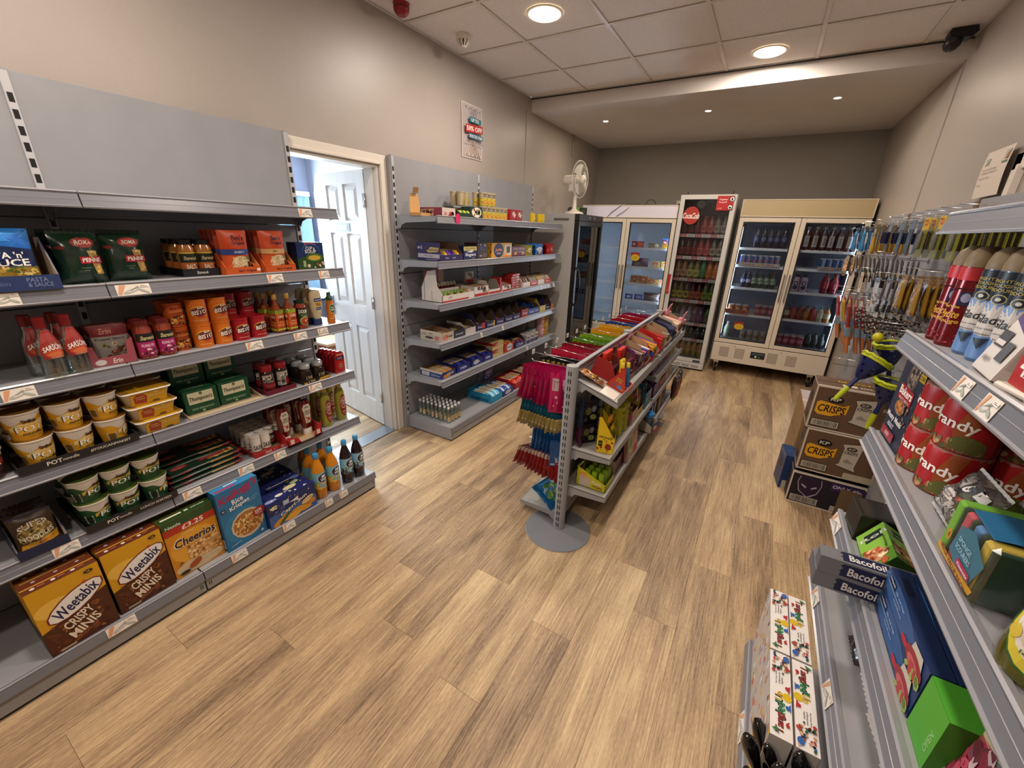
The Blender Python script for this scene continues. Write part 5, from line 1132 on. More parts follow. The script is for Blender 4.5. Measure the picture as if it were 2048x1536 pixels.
rict = [('r', 0, 0, 1, 1, '2b7cae'), ('r', .04, .1, .5, .34, 'a03060'), ('r', .3, .5, .62, .62, 'c8dce6'), ('r', .55, .72, .9, .84, 'b0ccdc')]
KRI = K1(carton_mb(.192, .062, .325, '2a6a94', {'f': ric, 't': rict, 'l': [('r', 0, 0, 1, 1, '22587c'), ('bar', .2, .05, .8, .2)]}))
for i in range(3): PA(KRI, 'cereal_box', f'blue puffed rice cereal box, {("front, showing a bowl of cereal", "second", "rearmost")[i]} of its row', 'cereal box', .428 - i * .066, .748, .1165, rz=.05)
cap = [('r', 0, .0, 1, 1, '1c2a5c'), ('r', 0, 0, 1, .5, '3a5a94'), ('n', .1, .5, .9, .95, .012, 30, ['8a94c8', 'c8b080'], 4), ('e', .24, .17, .2, .13, 'c8862c', .3), ('e', .66, .2, .22, .13, 'c88f2c', -.2), ('e', .86, .3, .12, .12, 'b8782a'), ('e', .45, .12, .18, .12, 'd89c34'), ('e', .3, .2, .16, .06, '2f5a34', .6), ('t', 'Capri-Sun', .50, .52, .62, .2, '1a2444', .1, .28), ('t', 'Capri-Sun', .505, .525, .6, .18, 'e4dcc8', .1, .28),
       ('r', .3, .72, .42, .9, 'a8b0c8'), ('p', [(.42, .72), (.62, .8), (.6, .66)], 'd8d8dc'), ('e', .8, .46, .14, .1, 'd8c08a', .3), ('t', 'Orange', .8, .46, .2, .07, '7c4a1c', 0, .25), ('n', .02, .72, .16, .92, .03, 9, ['d8d0a8', '4a4428'], 3)]
capt = [('r', 0, 0, 1, 1, '20265c')] + [('e', .12, .12, .10, .06, '8a90b8'), ('e', .34, .2, .08, .055, 'd8d4cc'), ('e', .62, .3, .14, .08, 'c8c090'), ('e', .78, .42, .09, .06, '9aa86a'), ('e', .9, .6, .1, .08, '6a7ab0'), ('n', .1, .05, .95, .95, .03, 26, ['d8d4cc', '8f98c0', 'a8ac7a', '141a44'], 8)]
def capri():
    k = MB(); k.box(-.132, -.11, 0, .132, .11, .145, '1c2a5c', .002)
    fm, a_ = bface('f', -.132, -.11, 0, .132, .11, .145); decals(k, cap, fm, 1, a_); fm, a_ = bface('t', -.132, -.11, 0, .132, .11, .145); decals(k, capt, fm, 1, a_)
    h = MB(); h.prism([(-.06, .0), (-.065, .045), (-.045, .062), (.045, .062), (.065, .045), (.06, .0), (.04, .0), (.045, .035), (.03, .045), (-.03, .045), (-.045, .035), (-.04, 0)], 1, -.0012, .0012, M('8a8478', .6))
    h.v = [(x, y * math.cos(.9) - z * math.sin(.9) + .02, .146 + z * math.cos(.9) + y * math.sin(.9)) for x, y, z in h.v]
    return [('carton', k.mesh('carton'), None, None), ('carry_handle', h.mesh('carry_handle'), None, None)]
KCA = capri()
PA(KCA, 'juice_pouch_box', 'dark blue carton of orange juice pouches with carry handle, front', 'box', .368, .980, .1165, rz=.02)
PA(KCA, 'juice_pouch_box', 'dark blue carton of juice pouches behind the front one', 'box', .15, .985, .1165, rz=.02)
def squash(col, lab, capc='3a8ab8'):
    p = [(0, 0), (.032, 0), (.035, .005), (.0355, .075), (.034, .08), (.035, .085), (.035, .165), (.031, .19), (.020, .225), (.0135, .245), (.0135, .26)]
    return bottle(p, M(col, .12, coat=.5), M(capc, .3), [(.0145, .25), (.0158, .252), (.0158, .276), (.014, .279), (0, .279)], (.06, .168, 4.6, lab, None), 24)
def mil(bg, fr1, fr2, hd): return [('r', 0, 0, 1, 1, bg), ('n', .02, .02, .98, .5, .05, 60, fr1, 4), ('e', .5, .68, .22, .28, 'd8d8d8'), ('e', .5, .68, .205, .26, '1c1f38'), ('t', 'Mi', .49, .78, .14, .18, 'e2e2e2', .1), ('t', 'Wadi', .52, .6, .3, .2, 'e2e2e2', .1, .12), ('t', hd, .5, .36, .34, .06, 'e8d8b8'), ('r', 0, 0, 1, .05, fr2)]
KQO = squash('c27a14', mil('6fa8b8', ['d89a24', 'e8b848', 'c47a14', '8fb04a'], 'b8741c', 'ORANGE')); KQB = squash('1f0f16', mil('7fb0c4', ['3a1f34', '5a2c48', '24121f', '6a8a5a'], '3a2a3c', 'BLACKCURRANT'))
for i, (x, y) in enumerate([(.432, 1.172), (.432, 1.262), (.335, 1.180), (.340, 1.262), (.24, 1.215)]):
    PA(KQO, 'squash_bottle', ['orange squash bottle, front left of the group', 'orange squash bottle, front right of the group', 'orange squash bottle behind the front left one', 'orange squash bottle behind the front right one', 'orange squash bottle farthest back'][i], 'bottle', x, y, .1165, rz=.25 + .3 * (i > 1))
for i, (x, y) in enumerate([(.430, 1.360), (.430, 1.443)]):
    PA(KQB, 'squash_bottle', ['dark blackcurrant squash bottle next to the orange ones', 'dark blackcurrant squash bottle at the very end of the deck'][i], 'bottle', x, y, .1165, rz=.3)

# ------------------------------------------------------------------ products: chocolate shelving (second run)
def PB(kind, name, label, cat, y, z, x=.31, rz=0., group=None, rx=0.): return place(kind, name, label, cat, (x, y, z + .0005), FX + rz, group, None, rx)
def disp(w, d, hf, hb, col, items, fr=None, side=None, cin=None, cut=.35, ih=.0):
    """small display tray plus rows of bars inside (bars joined: far too small to pick apart)"""
    pr = {}
    if fr: pr['f'] = fr
    if side: pr['l'] = side
    return [('tray', tray_mb(w, d, hf, hb, col, cin or '4a3a30', pr, .002, cut=cut).mesh('tray'), None, None)] + items
def bars(w, d, h, cols, n, lying=True, seed=1, part='bar', z0=.003, tilt=.3):
    """n wrapped bars in a tray"""
    out = []; rg = random.Random(seed); me = {}
    for c in cols:
        b = MB(); bw = w / n * .9; L_ = d * .9
        b.grid(lambda u, v: (bw / 2 * math.cos(PI * v) * -1, (u - .5) * L_, h * (.55 + .45 * math.sin(PI * v)) * (1 if .05 < u < .95 else .6)), 8, 4, M(c, .22)); b.box(-bw / 2, -L_ / 2, 0, bw / 2, L_ / 2, h * .55, M(c, .3))
        b.grid(lambda u, v: (bw * .3 * (v - .5) * 2, (u - .5) * L_ * .5, h * 1.01 + .0005), 2, 1, M('d8d0c4' if cols.index(c) % 2 == 0 else 'e0b840', .3)); me[c] = b.mesh(part)
    for i in range(n): out.append((me[cols[i % len(cols)]], (-w / 2 + w * (i + .5) / n, rg.uniform(-.004, .004), z0)))
    return out
def place_disp(name, label, y, z, w, d, hf, hb, col, barcols, n, bh, fr=None, side=None, x=None, cin=None, cut=.35, part='chocolate_bar', cat='sweets', z0=.003, rz=0., layers=1, rise=None):
    g = empty(name, label, cat, ((x if x else .385 - d / 2), y, z + .0005), FX + rz)
    pr = {}
    if fr: pr['f'] = fr
    if side: pr['l'] = side
    tray_mb(w, d, hf, hb, col, cin or '4a3a30', pr, .002, cut=cut).obj('tray', g)
    for l_ in range(layers):
        for me, lc in bars(w * .96, d, bh, barcols, n, seed=int(y * 100) + l_, part=part, z0=z0 + l_ * bh): put(part, me, g, lc)
    return g
def tx(s, c, x=.5, y=.5, w=.7, h=.5, sh=.1): return ('t', s, x, y, w, h, c, sh)
z = 1.675
mb = MB(); mb.prism([(-.05, 0), (.05, 0), (.05, .06), (.036, .13), (.018, .145), (-.03, .145), (-.05, .115)], 1, .045, .048, M('c49a62', .8)); mb.prism([(-.03, .146), (.018, .146), (.03, .182), (-.022, .182)], 1, .03, .032, M('7a5530', .8))
mb.box(-.05, -.05, 0, .05, .048, .02, M('b88c56', .8)); PB(K1(mb), 'open_carton', 'opened brown carton with its flap standing up at the near end of the top shelf', 'box', 2.315, z, .24)
s1 = [('r', 0, 0, 1, 1, '7c2a34'), ('p', [(.24, .15), (.68, .12), (.7, .85), (.22, .8)], 'a8928a'), ('t', 'Kelkin', .44, .7, .3, .2, '6a2c34'), ('n', .26, .2, .66, .6, .05, 20, ['4a2420', 'c8a890', '8f2c34'], 3), ('r', .04, .06, .2, .12, 'b89a94')]
s2 = [('r', 0, 0, 1, 1, 'c8b8ac'), ('r', 0, 0, 1, .06, '8f1f28'), ('t', '20c', .25, .38, .26, .36, 'a82a34'), ('n', .42, .16, .8, .5, .09, 12, ['8f1f24', 'c83a34', '5a1a1c'], 2)]
PB(K1(carton_mb(.146, .25, .060, '7c2a34', {'f': s2, 'l': s1, 't': [('r', .1, .2, .9, .8, '6a242c')]})), 'snack_carton', 'low carton with a maroon side and white strawberry front on the top shelf', 'box', 2.462, z, .25)
place_disp('snack_tray', 'dark green open tray beside the maroon carton', 2.65, z, .15, .14, .035, .075, '1f3524', ['3f7a3a', 'c8b84a'], 6, .05, part='snack_packet', cut=.5)
PB(K1(carton_mb(.16, .09, .085, '1c3a28', {'f': [('r', 0, 0, 1, 1, '16301f'), ('e', .5, .55, .4, .42, 'd8d0c0'), ('n', .28, .25, .75, .85, .09, 16, ['b8603c', '3f5a2c', 'e0d8c8', '8f3a24'], 3), tx('50', 'd8d0c0', .6, .12, .16, .14)]})), 'snack_carton', 'dark green carton with a white food picture on the top shelf', 'box', 2.80, z, .33)
ko = [('r', 0, 0, 1, .62, 'b8a828'), ('r', 0, .62, 1, 1, 'b0a080'), ('r', .34, .72, .74, .96, '1c1f18'), tx('koka', 'c8c0a8', .54, .84, .3, .12), ('e', .5, .3, .3, .14, 'c8702c', .5), ('n', .2, .08, .8, .5, .09, 14, ['8fae3a', 'd89a3c', 'c84a2c', 'e0d070'], 3)]
KKO = tub(.031, .100, 'b0a080', ko, 'a89a80', .86)
KN = 0
for r_ in range(2):
    for c_ in range(6):
        PB(KKO, 'noodle_cup', f'yellow-labelled noodle cup on the top shelf, bottom layer, {("first", "second", "third", "fourth", "fifth", "sixth")[c_]} from the left, {("front", "back")[r_]} row', 'noodle cup', 2.925 + c_ * .0635, z, .345 - r_ * .066, rz=-.35)
for r_ in range(2):
    for c_ in range(5):
        PB(KKO, 'noodle_cup', f'yellow-labelled noodle cup, upper layer, {("first", "second", "third", "fourth", "fifth")[c_]} from the left, {("front", "back")[r_]} row', 'noodle cup', 2.925 - .1 * (c_ > 2) + (c_ - (3 if c_ > 2 else 0)) * .0635, z + .1005 if c_ < 3 else z + .0005 + .1, .345 - .066 * r_ if c_ < 3 else .2 - .066 * r_, rz=-.35 if c_ < 3 else 1.2)
KN = [('r', 0, 0, 1, 1, '8f1c20'), ('e', .62, .62, .3, .22, 'c8b0a4'), ('n', .36, .2, .9, .8, .1, 12, ['d8c0b0', '5a1a14', 'b8503c'], 3)]
KRB = K1(carton_mb(.10, .09, .10, '9c1c20', {'f': KN, 'l': [('r', 0, 0, 1, 1, 'a01c22')]}))
for i in range(2): PB(KRB, 'soup_box', ['red boxed soup, left of the pair on the top shelf', 'red boxed soup, right of the pair on the top shelf'][i], 'box', 3.39 + i * .105, z, .31)
KMU = can_(.027, .085, 'c8a81c', [('n', .1, .1, .9, .8, .1, 12, ['5a5a14', 'e8d860', '8f7c1c'], 2)], 'd0b428', base=None)
for i in range(3): PB(KMU, 'mustard_jar', ['small yellow jar standing alone at the far end of the top shelf', 'small yellow jar, left of the touching pair', 'small yellow jar, right of the touching pair'][i], 'jar', (3.77, 3.91, 3.97)[i], z, .345)
st = MB(); sp_ = [((.033 if k % 2 else .024) * math.cos(2*PI*k/20), (.042 if k % 2 else .032) * math.sin(2*PI*k/20)) for k in range(20)]
st.prism(sp_, 0, 0, .0015, M('c81f5c', .6)); tag(st.obj('price_star', None, (.4375, 2.485, 1.664)), 'bright pink star-shaped price card hanging on the top shelf edge', 'price card')
z = 1.375
pl = [('r', 0, 0, 1, 1, '2a1f4a'), tx('6+2', 'c8c0d4', .14, .7, .2, .16), ('p', [(.42, .55), (.6, .75), (.95, .72), (.9, .5), (.5, .45)], 'b8a04a'), tx('Buttons', '3a2a5c', .68, .62, .42, .16), ('r', .05, .16, .98, .38, 'a8a0a8'), tx('cake range', '6a6474', .5, .27, .4, .1), ('r', .4, .06, .9, .1, '8a80a0')]
place_disp('cake_display', 'purple carton of cakes with its front cut open, near end of the second shelf', 2.475, z, .262, .22, .045, .128, '2a1f4a', ['4a3080', 'c8a02c', '6a48a0'], 5, .07, [tx('Mini', 'a89cc0', .3, .5, .14, .3), tx('6+2', 'b8acc8', .6, .5, .14, .3)], pl, cin='5c4634', cut=.7, part='cake_pack')
PB(K1(carton_mb(.17, .14, .098, '1f2450', {'f': [('r', 0, .7, 1, 1, 'c8b868'), ('t', 'OREO SHORTCAKE', .5, .84, .8, .14, '4a4430'), ('p', [(.2, .6), (.8, .75), (.6, .55)], 'e0dcd0'), tx('fingers', 'd8d4dc', .52, .36, .8, .3), tx('x 12', 'a8a4b8', .7, .12, .2, .1)]})), 'biscuit_box', 'navy biscuit fingers box with cream band', 'box', 2.71, z, .31)
PB(K1(carton_mb(.145, .13, .123, '3c2420', {'f': [('r', 0, .0, 1, 1, '3c2420'), ('e', .45, .72, .3, .2, '2a2c54'), ('n', .25, .55, .75, .9, .1, 14, ['6a4838', 'a89078', '2a2c54'], 4), ('r', .2, .15, .45, .25, '8a8078'), ('r', .5, .1, .9, .35, '5a4a44')]})), 'biscuit_box', 'dark brown chocolate biscuit box beside the navy one', 'box', 2.876, z, .315)
PB(K1(carton_mb(.33, .05, .12, 'c88f1c', {'f': [('e', .34, .5, .24, .5, '1c2450'), ('t', 'Jaffa', .34, .52, .34, .24, 'd87c34', .1), ('t', 'Cakes', .34, .3, .2, .1, 'd8c8b0'), ('r', .62, .1, .98, .9, 'c8bca0'), ('r', .72, .3, .9, .75, '3a241c'), ('e', .7, .25, .06, .1, 'd88a2c'), ('r', .62, .04, .96, .14, 'd87c1c')], 'l': [('n', .1, .05, .9, .95, .18, 12, ['3a2c14', 'e0b83a'], 2)]})), 'biscuit_box', 'yellow and navy orange-cake box, widest on the second shelf', 'box', 3.19, z, .345)
PB(K1(carton_mb(.26, .10, .09, '54121c', {'f': [('e', .25, .3, .1, .16, 'b87a4a'), ('e', .78, .3, .1, .16, 'b87a4a'), tx('Mini Rolls', 'c0a0a0', .5, .75, .8, .16), tx('Maxi Mallow', 'b89090', .5, .45, .6, .1)]})), 'biscuit_box', 'maroon mini cake box on the second shelf', 'box', 3.49, z, .32)
def bagrow(name, lab, y0, n, w, h, col, pr, z, x=.36, dx=.024, cat='sweet bag', seed=1, dep=.02, crimp=None):
    k = K1(pouch_mb(w, h, dep, M(col, .22), pr, seed, .003, .3, .007, crimp, nu=8, nv=8))
    for i in range(n): PB(k, name, f'{lab}, {("front", "second", "third", "fourth", "fifth", "sixth", "seventh", "eighth")[i]} in its row', cat, y0, z, x - i * dx, rx=-.05)
bagrow('sweet_bag', 'yellow green sweet bag', 3.70, 6, .15, .088, '8a8a2c', [('e', .5, .5, .35, .25, 'c8c05a'), tx('Starburst', '5a2c3c')], z)
bagrow('sweet_bag', 'bright blue sweet bag', 3.92, 6, .17, .100, '2c6ab0', [('e', .5, .55, .4, .2, 'c8d0d8'), tx('Cookies', '1c2c5c', .5, .55, .6, .2), ('n', .2, .1, .8, .35, .06, 16, ['5a3420', 'c8a070'], 2)], z, seed=4)
bagrow('sweet_bag', 'dark red sweet bag at the far end', 4.17, 6, .19, .100, '8f141c', [('r', .45, .25, .85, .8, 'b0343c'), tx('Minis', 'd8c0bc', .65, .5, .4, .2), ('e', .2, .5, .12, .25, 'b83c30')], z, seed=9)
z = 1.08
# chocolate egg stand: each egg a part
g = empty('egg_display', 'white and red stand of foil chocolate eggs in two tiers', 'sweets', (.29, 2.51, z + .0005), FX)
t = MB(); t.box(-.16, -.10, 0, .16, .10, .004, 'c8c0b8'); t.box(-.16, .07, 0, -.0, .074, .225, '8f1c20'); t.box(0, .07, 0, .06, .074, .22, MCARDW); t.prism([(-.10, 0), (.10, 0), (.10, .10), (.04, .22), (-.04, .235), (-.05, .12), (-.10, .06)], 0, -.16, -.157, 'c8bfb4')
t.box(-.16, -.10, 0, .16, -.096, .05, 'd0c6ba'); t.box(-.16, .0, 0, .16, .003, .085, 'c8bfb4')
fm, a_ = bface('f', -.16, -.10, 0, .16, -.096, .05); decals(t, [('p', [(0, 0)] + [(k / 24, .28 if k % 2 else .18) for k in range(25)] + [(1, 0)], 'a82420'), ('t', 'JOY', .3, .62, .14, .3, '3a3430')], fm, 1, 6)
t.obj('stand', g)
eg = MB(); eg.lathe([(0, 0), (.008, .002), (.015, .010), (.0175, .02)], M('8f2a20', .25), 14); eg.lathe([(.0175, .02), (.0165, .030), (.012, .040), (.006, .045), (0, .046)], M('d8d4cc', .25), 14)
eg.lathe([(.0172, .026), (.0178, .028), (.0162, .033)], M('7a9a44', .3), 14); egm = eg.mesh('egg')
eg2 = MB(); eg2.lathe([(0, 0), (.008, .002), (.015, .010), (.0175, .02), (.0165, .030), (.012, .040), (0, .046)], M('7a9a4c', .25), 14); eg2.lathe([(.0178, .012), (.0182, .018), (.0178, .024)], M('a8604a', .25), 14); egm2 = eg2.mesh('egg')
for i in range(8):
    put('egg', egm, g, (-.135 + i * .0385, .03, .085)); put('egg', egm2, g, (-.135 + i * .0385, -.04, .03)); 
    if i % 2: put('egg', egm2, g, (-.14 + i * .0385, -.075, .018))
kd = lambda c: [('p', [(0, 0)] + [(k / 16, .34 if k % 2 else .22) for k in range(17)] + [(1, 0)], 'a82420'), ('n', .15, .35, .85, .9, .1, 12, ['4a2a1c', 'a8744a', 'd8c8b8'], 3), ('t', c, .5, .7, .4, .18, '2c2a2a')]
place_disp('sweet_tray', 'small white and orange egg tray beside the egg stand', 2.715, z, .075, .18, .05, .06, 'd0c8c0', ['c8885a', 'd8d4cc'], 2, .06, part='egg_pack', cin='a8a098')
place_disp('sweet_tray', 'white cream-bar display with red zigzag edge', 2.86, z, .20, .20, .078, .085, 'cfc8c0', ['c8c0b8', 'a83430'], 8, .07, kd('kinder'), part='chocolate_bar', cin='8a8078')
PB(K1(carton_mb(.11, .02, .09, 'd0c8c0', {'f': kd('Maxi')})), 'chocolate_pack', 'white chocolate pack propped against the back panel', 'packet', 2.93, z + .09, .2)
place_disp('sweet_tray', 'nearly empty white display tray with red front', 3.06, z, .17, .2, .035, .11, 'cfc8c0', ['c0b8b0'], 3, .02, [('r', 0, 0, 1, .5, 'a82420'), tx('kinder', 'c8b8b0', .5, .6, .4, .3)], cin='9a9288', cut=.8)
PB(K1(MB().box(-.014, -.05, 0, .014, .05, .125, M('a81f1c', .3), .002)), 'divider', 'upright red divider between the white sweet trays', 'divider', 3.165, z, .33)
place_disp('sweet_tray', 'white tray of chocolate sticks right of the red divider', 3.26, z, .14, .19, .05, .075, 'cfc8c0', ['d0c8c0', '8f2420'], 8, .06, kd('Schoko'), cin='8a8078')
KHB = K1(carton_mb(.165, .10, .022, 'a8281c', {'f': [tx('hippo', 'd8c8c0', .3, .5, .3, .5), ('r', .6, .2, .95, .8, 'c8b0a4')]}))
for i in range(6): PB(KHB, 'chocolate_pack', f'flat red and white chocolate pack, {("bottom", "second", "third", "fourth", "fifth", "top")[i]} of the stack', 'packet', 3.47 + .01 * (i % 2), z + i * .0222, .30, rz=.05 * (i % 3))
for i, (y, c, cc) in enumerate([(3.64, 'c8b8b0', ['d8d0c8', '5a3424']), (3.80, 'a8342c', ['8a8a8c', 'c8c4bc']), (3.96, 'c8c0b8', ['c8a050', 'd8d0c4']), (4.12, 'b8504c', ['d8d0c4', '8f6a3c'])]):
    place_disp('sweet_tray', ['first', 'second', 'third', 'fourth'][i] + ' small white-sided bar tray toward the far end of the third shelf', y, z, .145, .2, .045, .09, c, cc, 6, .075, [tx('bueno', 'e0d8d0', .5, .5, .6, .4)], cin='8a8078', cut=.6)
z = .785
side = [('r', 0, 0, 1, 1, 'b8ac98'), ('r', 0, .48, 1, .52, '6a6054'), ('e', .42, .28, .2, .12, '2c2824'), ('e', .78, .3, .12, .2, 'b86a60'), ('r', .08, .62, .3, .7, '6a6054'), ('t', 'AERO', .5, .72, .2, .14, '3a342c')]
place_disp('sweet_tray', 'cream torn-open bar box at the near end of the fourth shelf', 2.405, z, .15, .21, .065, .075, 'bcae98', ['2c2824', '4a3428'], 5, .035, [('e', .3, .45, .24, .3, 'c87a6a'), tx('Turkish', '3a2c24', .65, .5, .5, .3)], side, cin='7c5c40')
DV = [('2a3040', ['2c3a4c', '3a2c24'], .058, .075, 'bounty', 2.555), ('c0b8ac', ['2a2624', 'c0b8ac'], .05, .095, 'OREO', 2.705), ('241c44', ['4a2c7a', '2c1c3c'], .06, .145, 'Dairy', 2.855), ('241c44', ['3a2c6a', 'c8a42c'], .06, .148, 'Crunchie', 3.005),
      ('2a1f50', ['3a2c7a', 'a83450'], .055, .135, 'Wispa', 3.163), ('1f1a44', ['5a3c8f', '2c2450'], .055, .14, 'Twirl', 3.315), ('241c48', ['8f3448', '2c2450'], .055, .148, 'Starbar', 3.465), ('8f1f1c', ['c8342c', 'd8a83c'], .075, .085, 'Twix', 3.63),
      ('1f4a8f', ['1c1c24', '2c5ca8'], .06, .125, 'Yorkie', 3.775), ('1c3c7c', ['c8c0b4', '2c5ca8'], .06, .10, 'Drifter', 3.89), ('b8a42c', ['5a4a1c', 'c8b43c'], .06, .138, 'Lion', 4.03), ('2a2460', ['3c3a8a', '1c1a3c'], .06, .144, 'Boost', 4.165)]
for i, (c, cc, hf, hb, tt, y) in enumerate(DV):
    place_disp('sweet_tray', f'{("dark blue", "white and black", "deep purple", "purple and yellow", "violet", "dark purple", "plum", "red", "royal blue", "blue", "yellow", "indigo")[i]} bar display box, {("second", "third", "fourth", "fifth", "sixth", "seventh", "eighth", "ninth", "tenth", "eleventh", "twelfth", "thirteenth")[i]} from the near end of the fourth shelf', y, z, .138 if i != 9 else .10, .20, hf, hb, c, cc, 6, .04, [tx(tt, 'c8c0c4', .5, .45, .7, .34)] + ([('r', .82, .1, .97, .9, 'c8a42c')] if i == 3 else [('r', .6, .2, .9, 1, 'b8343c')] if i == 2 else []), None, cin='4a3c32', cut=.75)
place_disp('sweet_tray', 'low orange bar tray at the far end of the fourth shelf', 4.235, z, .09, .2, .05, .06, 'c87a1c', ['d88f2c', '2c1c14'], 3, .04)
z = .485
place_disp('sweet_tray', 'white and blue box of gold-striped wafer bars at the near end of the fifth shelf', 2.41, z, .17, .225, .05, .06, '1c2c6a', ['c8862c', 'b8741c', '8a8478'], 7, .045, [('r', .1, .1, .6, .6, 'c87a1c'), tx('GOLD', 'd8c8a8', .6, .6, .5, .4)], [('r', 0, .7, 1, 1, 'b8b0a4'), ('r', 0, 0, 1, .68, '24346a'), ('bar', .08, .12, .42, .6), tx('GOLD bars', 'a8b0c4', .7, .35, .4, .3)], cin='5c4a38')
for i, (y, w, hb) in enumerate([(2.605, .18, .07), (2.80, .17, .08), (2.97, .15, .095)]):
    place_disp('sweet_tray', ['blue milk chocolate bar box next to the gold wafers', 'blue bar box with a white swirl, second of the blue ones', 'blue bar box with raised back, third of the blue ones'][i], y, z, w, .24, .06, hb, '20246a', ['2a2f8a', '1c2060', '3a44a0'], 6, .06, [('e', .4, .5, .25, .35, 'b8b8cc' if i == 1 else '3a44a0'), tx('Milk', 'd0d0dc', .5, .5, .5, .3)], cin='4a3c50', cut=.6)
for j in range(2):
    PB(K1(carton_mb(.19, .21, .068, 'b8a070', {'f': [('r', 0, .5, .5, 1, '9c2420'), ('r', 0, .0, 1, .5, 'c8b078'), tx('CREAM', 'd8c8b0', .5, .7, .5, .2)], 'l': [('r', 0, .62, 1, 1, '8f2420'), ('r', 0, .0, 1, .55, 'a89878'), ('r', .3, .2, .6, .5, '6a5c48')]})), 'wafer_carton', ['cream and red wafer carton, lower of two', 'cream and red wafer carton, upper of two'][j], 'box', 3.14, z + j * .0685, .275)
place_disp('sweet_tray', 'red and yellow bubble bar box beside the cream wafer cartons', 3.335, z, .18, .2, .09, .10, 'a8341c', ['c89a2c', 'b83a24'], 5, .08, [('e', .55, .5, .3, .4, 'c8c8cc'), tx('Freddo', '2c4a8f', .55, .5, .5, .24)], cin='5c4634')
place_disp('sweet_tray', 'navy bar box in the middle of the far bay, fifth shelf', 3.55, z, .2, .2, .06, .11, '1f2050', ['2c2f6a', 'a84448'], 6, .06, [tx('Club', 'b8b8cc')], cin='3a2c34', cut=.7)
for i, y in enumerate((3.72, 3.81, 3.90)): PB(K1(carton_mb(.07, .12, .09, 'b8b4b0', {'f': [('r', 0, .0, 1, .4, '2a2c5c'), tx('Milk', '2a2c5c', .5, .7, .7, .24)]})), 'chocolate_pack', 'small white and navy chocolate pack, ' + ['left', 'middle', 'right'][i] + ' of three standing together', 'packet', y, z, .33)
KPK = can_(.05, .135, 'c08a90', [('e', .5, .5, .3, .3, 'd8b8b8'), tx('Floss', 'a84a60', .5, .5, .4, .16)], 'a8aeb0'); KPP = can_(.05, .135, 'b8903c', [('n', .02, .05, .98, .95, .06, 90, ['d8b460', '8f6424', 'e0c888', 'b83a24'], 3)], 'c8a82c')
for i in range(2):
    PB(KPK, 'candy_tub', ['pink candy floss tub, lower', 'pink candy floss tub, upper'][i], 'tub', 4.08, z + i * .136, .33); PB(KPP, 'candy_tub', ['popcorn tub with yellow lid, lower', 'popcorn tub with yellow lid, upper'][i], 'tub', 4.19, z + i * .136, .33)
PB(can_(.06, .10, 'a8b0b0', [('r', .1, .2, .9, .7, 'b8bcbc')], '8fb0b8'), 'candy_tub', 'clear round candy tub with pale blue lid beside the pink ones', 'tub', 3.98, z, .27)
z = .115
# mini glass bottles, crate-like grid
mbp = [(0, 0), (.0165, 0), (.018, .004), (.018, .065), (.014, .085), (.0085, .105), (.0085, .125)]
KMB = bottle(mbp, MCLR, M('d0d0cc', .3), [(.0095, .12), (.0105, .121), (.0105, .133), (.009, .136), (0, .136)], (.016, .055, 2.6, [('r', 0, 0, 1, 1, 'b8b098'), ('e', .4, .5, .26, .3, 'c88f2c'), ('t', 'mixer', .55, .8, .5, .14, '4a5a44')], None), 14)
for i in range(8):
    for j in range(4):
        PB(KMB, 'mixer_bottle', f'tiny clear mixer bottle, {("first", "second", "third", "fourth")[j]} column, {("front", "second", "third", "fourth", "fifth", "sixth", "seventh", "rearmost")[i]} row', 'bottle', 2.345 + j * .044 + (.004 if i % 2 else 0), z, .425 - i * .044, rz=.3 * (i % 3), group='tiny mixer bottles in a block')
place_disp('sweet_tray', 'turquoise box of mint rolls on the bottom deck', 2.955, z, .19, .27, .06, .085, '1c7ca8', ['7fc0d8', '2c8ab8', 'b8dce4'], 8, .06, [('r', 0, 0, 1, 1, '2488b0')], [('r', 0, 0, 1, 1, '1f80ac'), tx('mentos', '14284a', .55, .3, .7, .4, 0)], x=.36, cin='2c8ab0', z0=.02)
place_disp('sweet_tray', 'navy and white box of milk bars with its lid raised', 3.16, z, .19, .25, .055, .075, '24306c', ['3a5ab0', 'c8d0dc', '2c4494'], 6, .06, [('e', .5, .5, .3, .36, 'c8c4cc'), tx('Milky Way', '24306c', .5, .5, .5, .24)], x=.37, cin='6a5c50', z0=.01)
PB(K1(carton_mb(.15, .01, .13, '24285c', {'f': [('e', .5, .5, .42, .34, 'b8a8c0'), ('e', .5, .5, .38, .29, '2c2c6c'), tx('Milky', 'd0c8d8', .5, .6, .5, .2, .2), tx('Way', 'd0c8d8', .5, .38, .36, .18, .2)]})), 'box_lid', 'navy flap standing up behind the milk bar box', 'box', 3.17, z + .09, .24, rx=.15)
place_disp('sweet_tray', 'wide red box of chocolate packs, near side', 3.42, z, .24, .26, .06, .075, '9c1c1c', ['b82424', 'c84a34', '8f1818'], 6, .07, None, x=.36, cin='6a3c30', z0=.01)
place_disp('sweet_tray', 'wide red box of chocolate packs, far side', 3.70, z, .24, .26, .06, .085, '8f1a1c', ['8a7a6a', 'a89a88', '9c2424'], 6, .07, None, x=.36, cin='5c3c30', z0=.01)

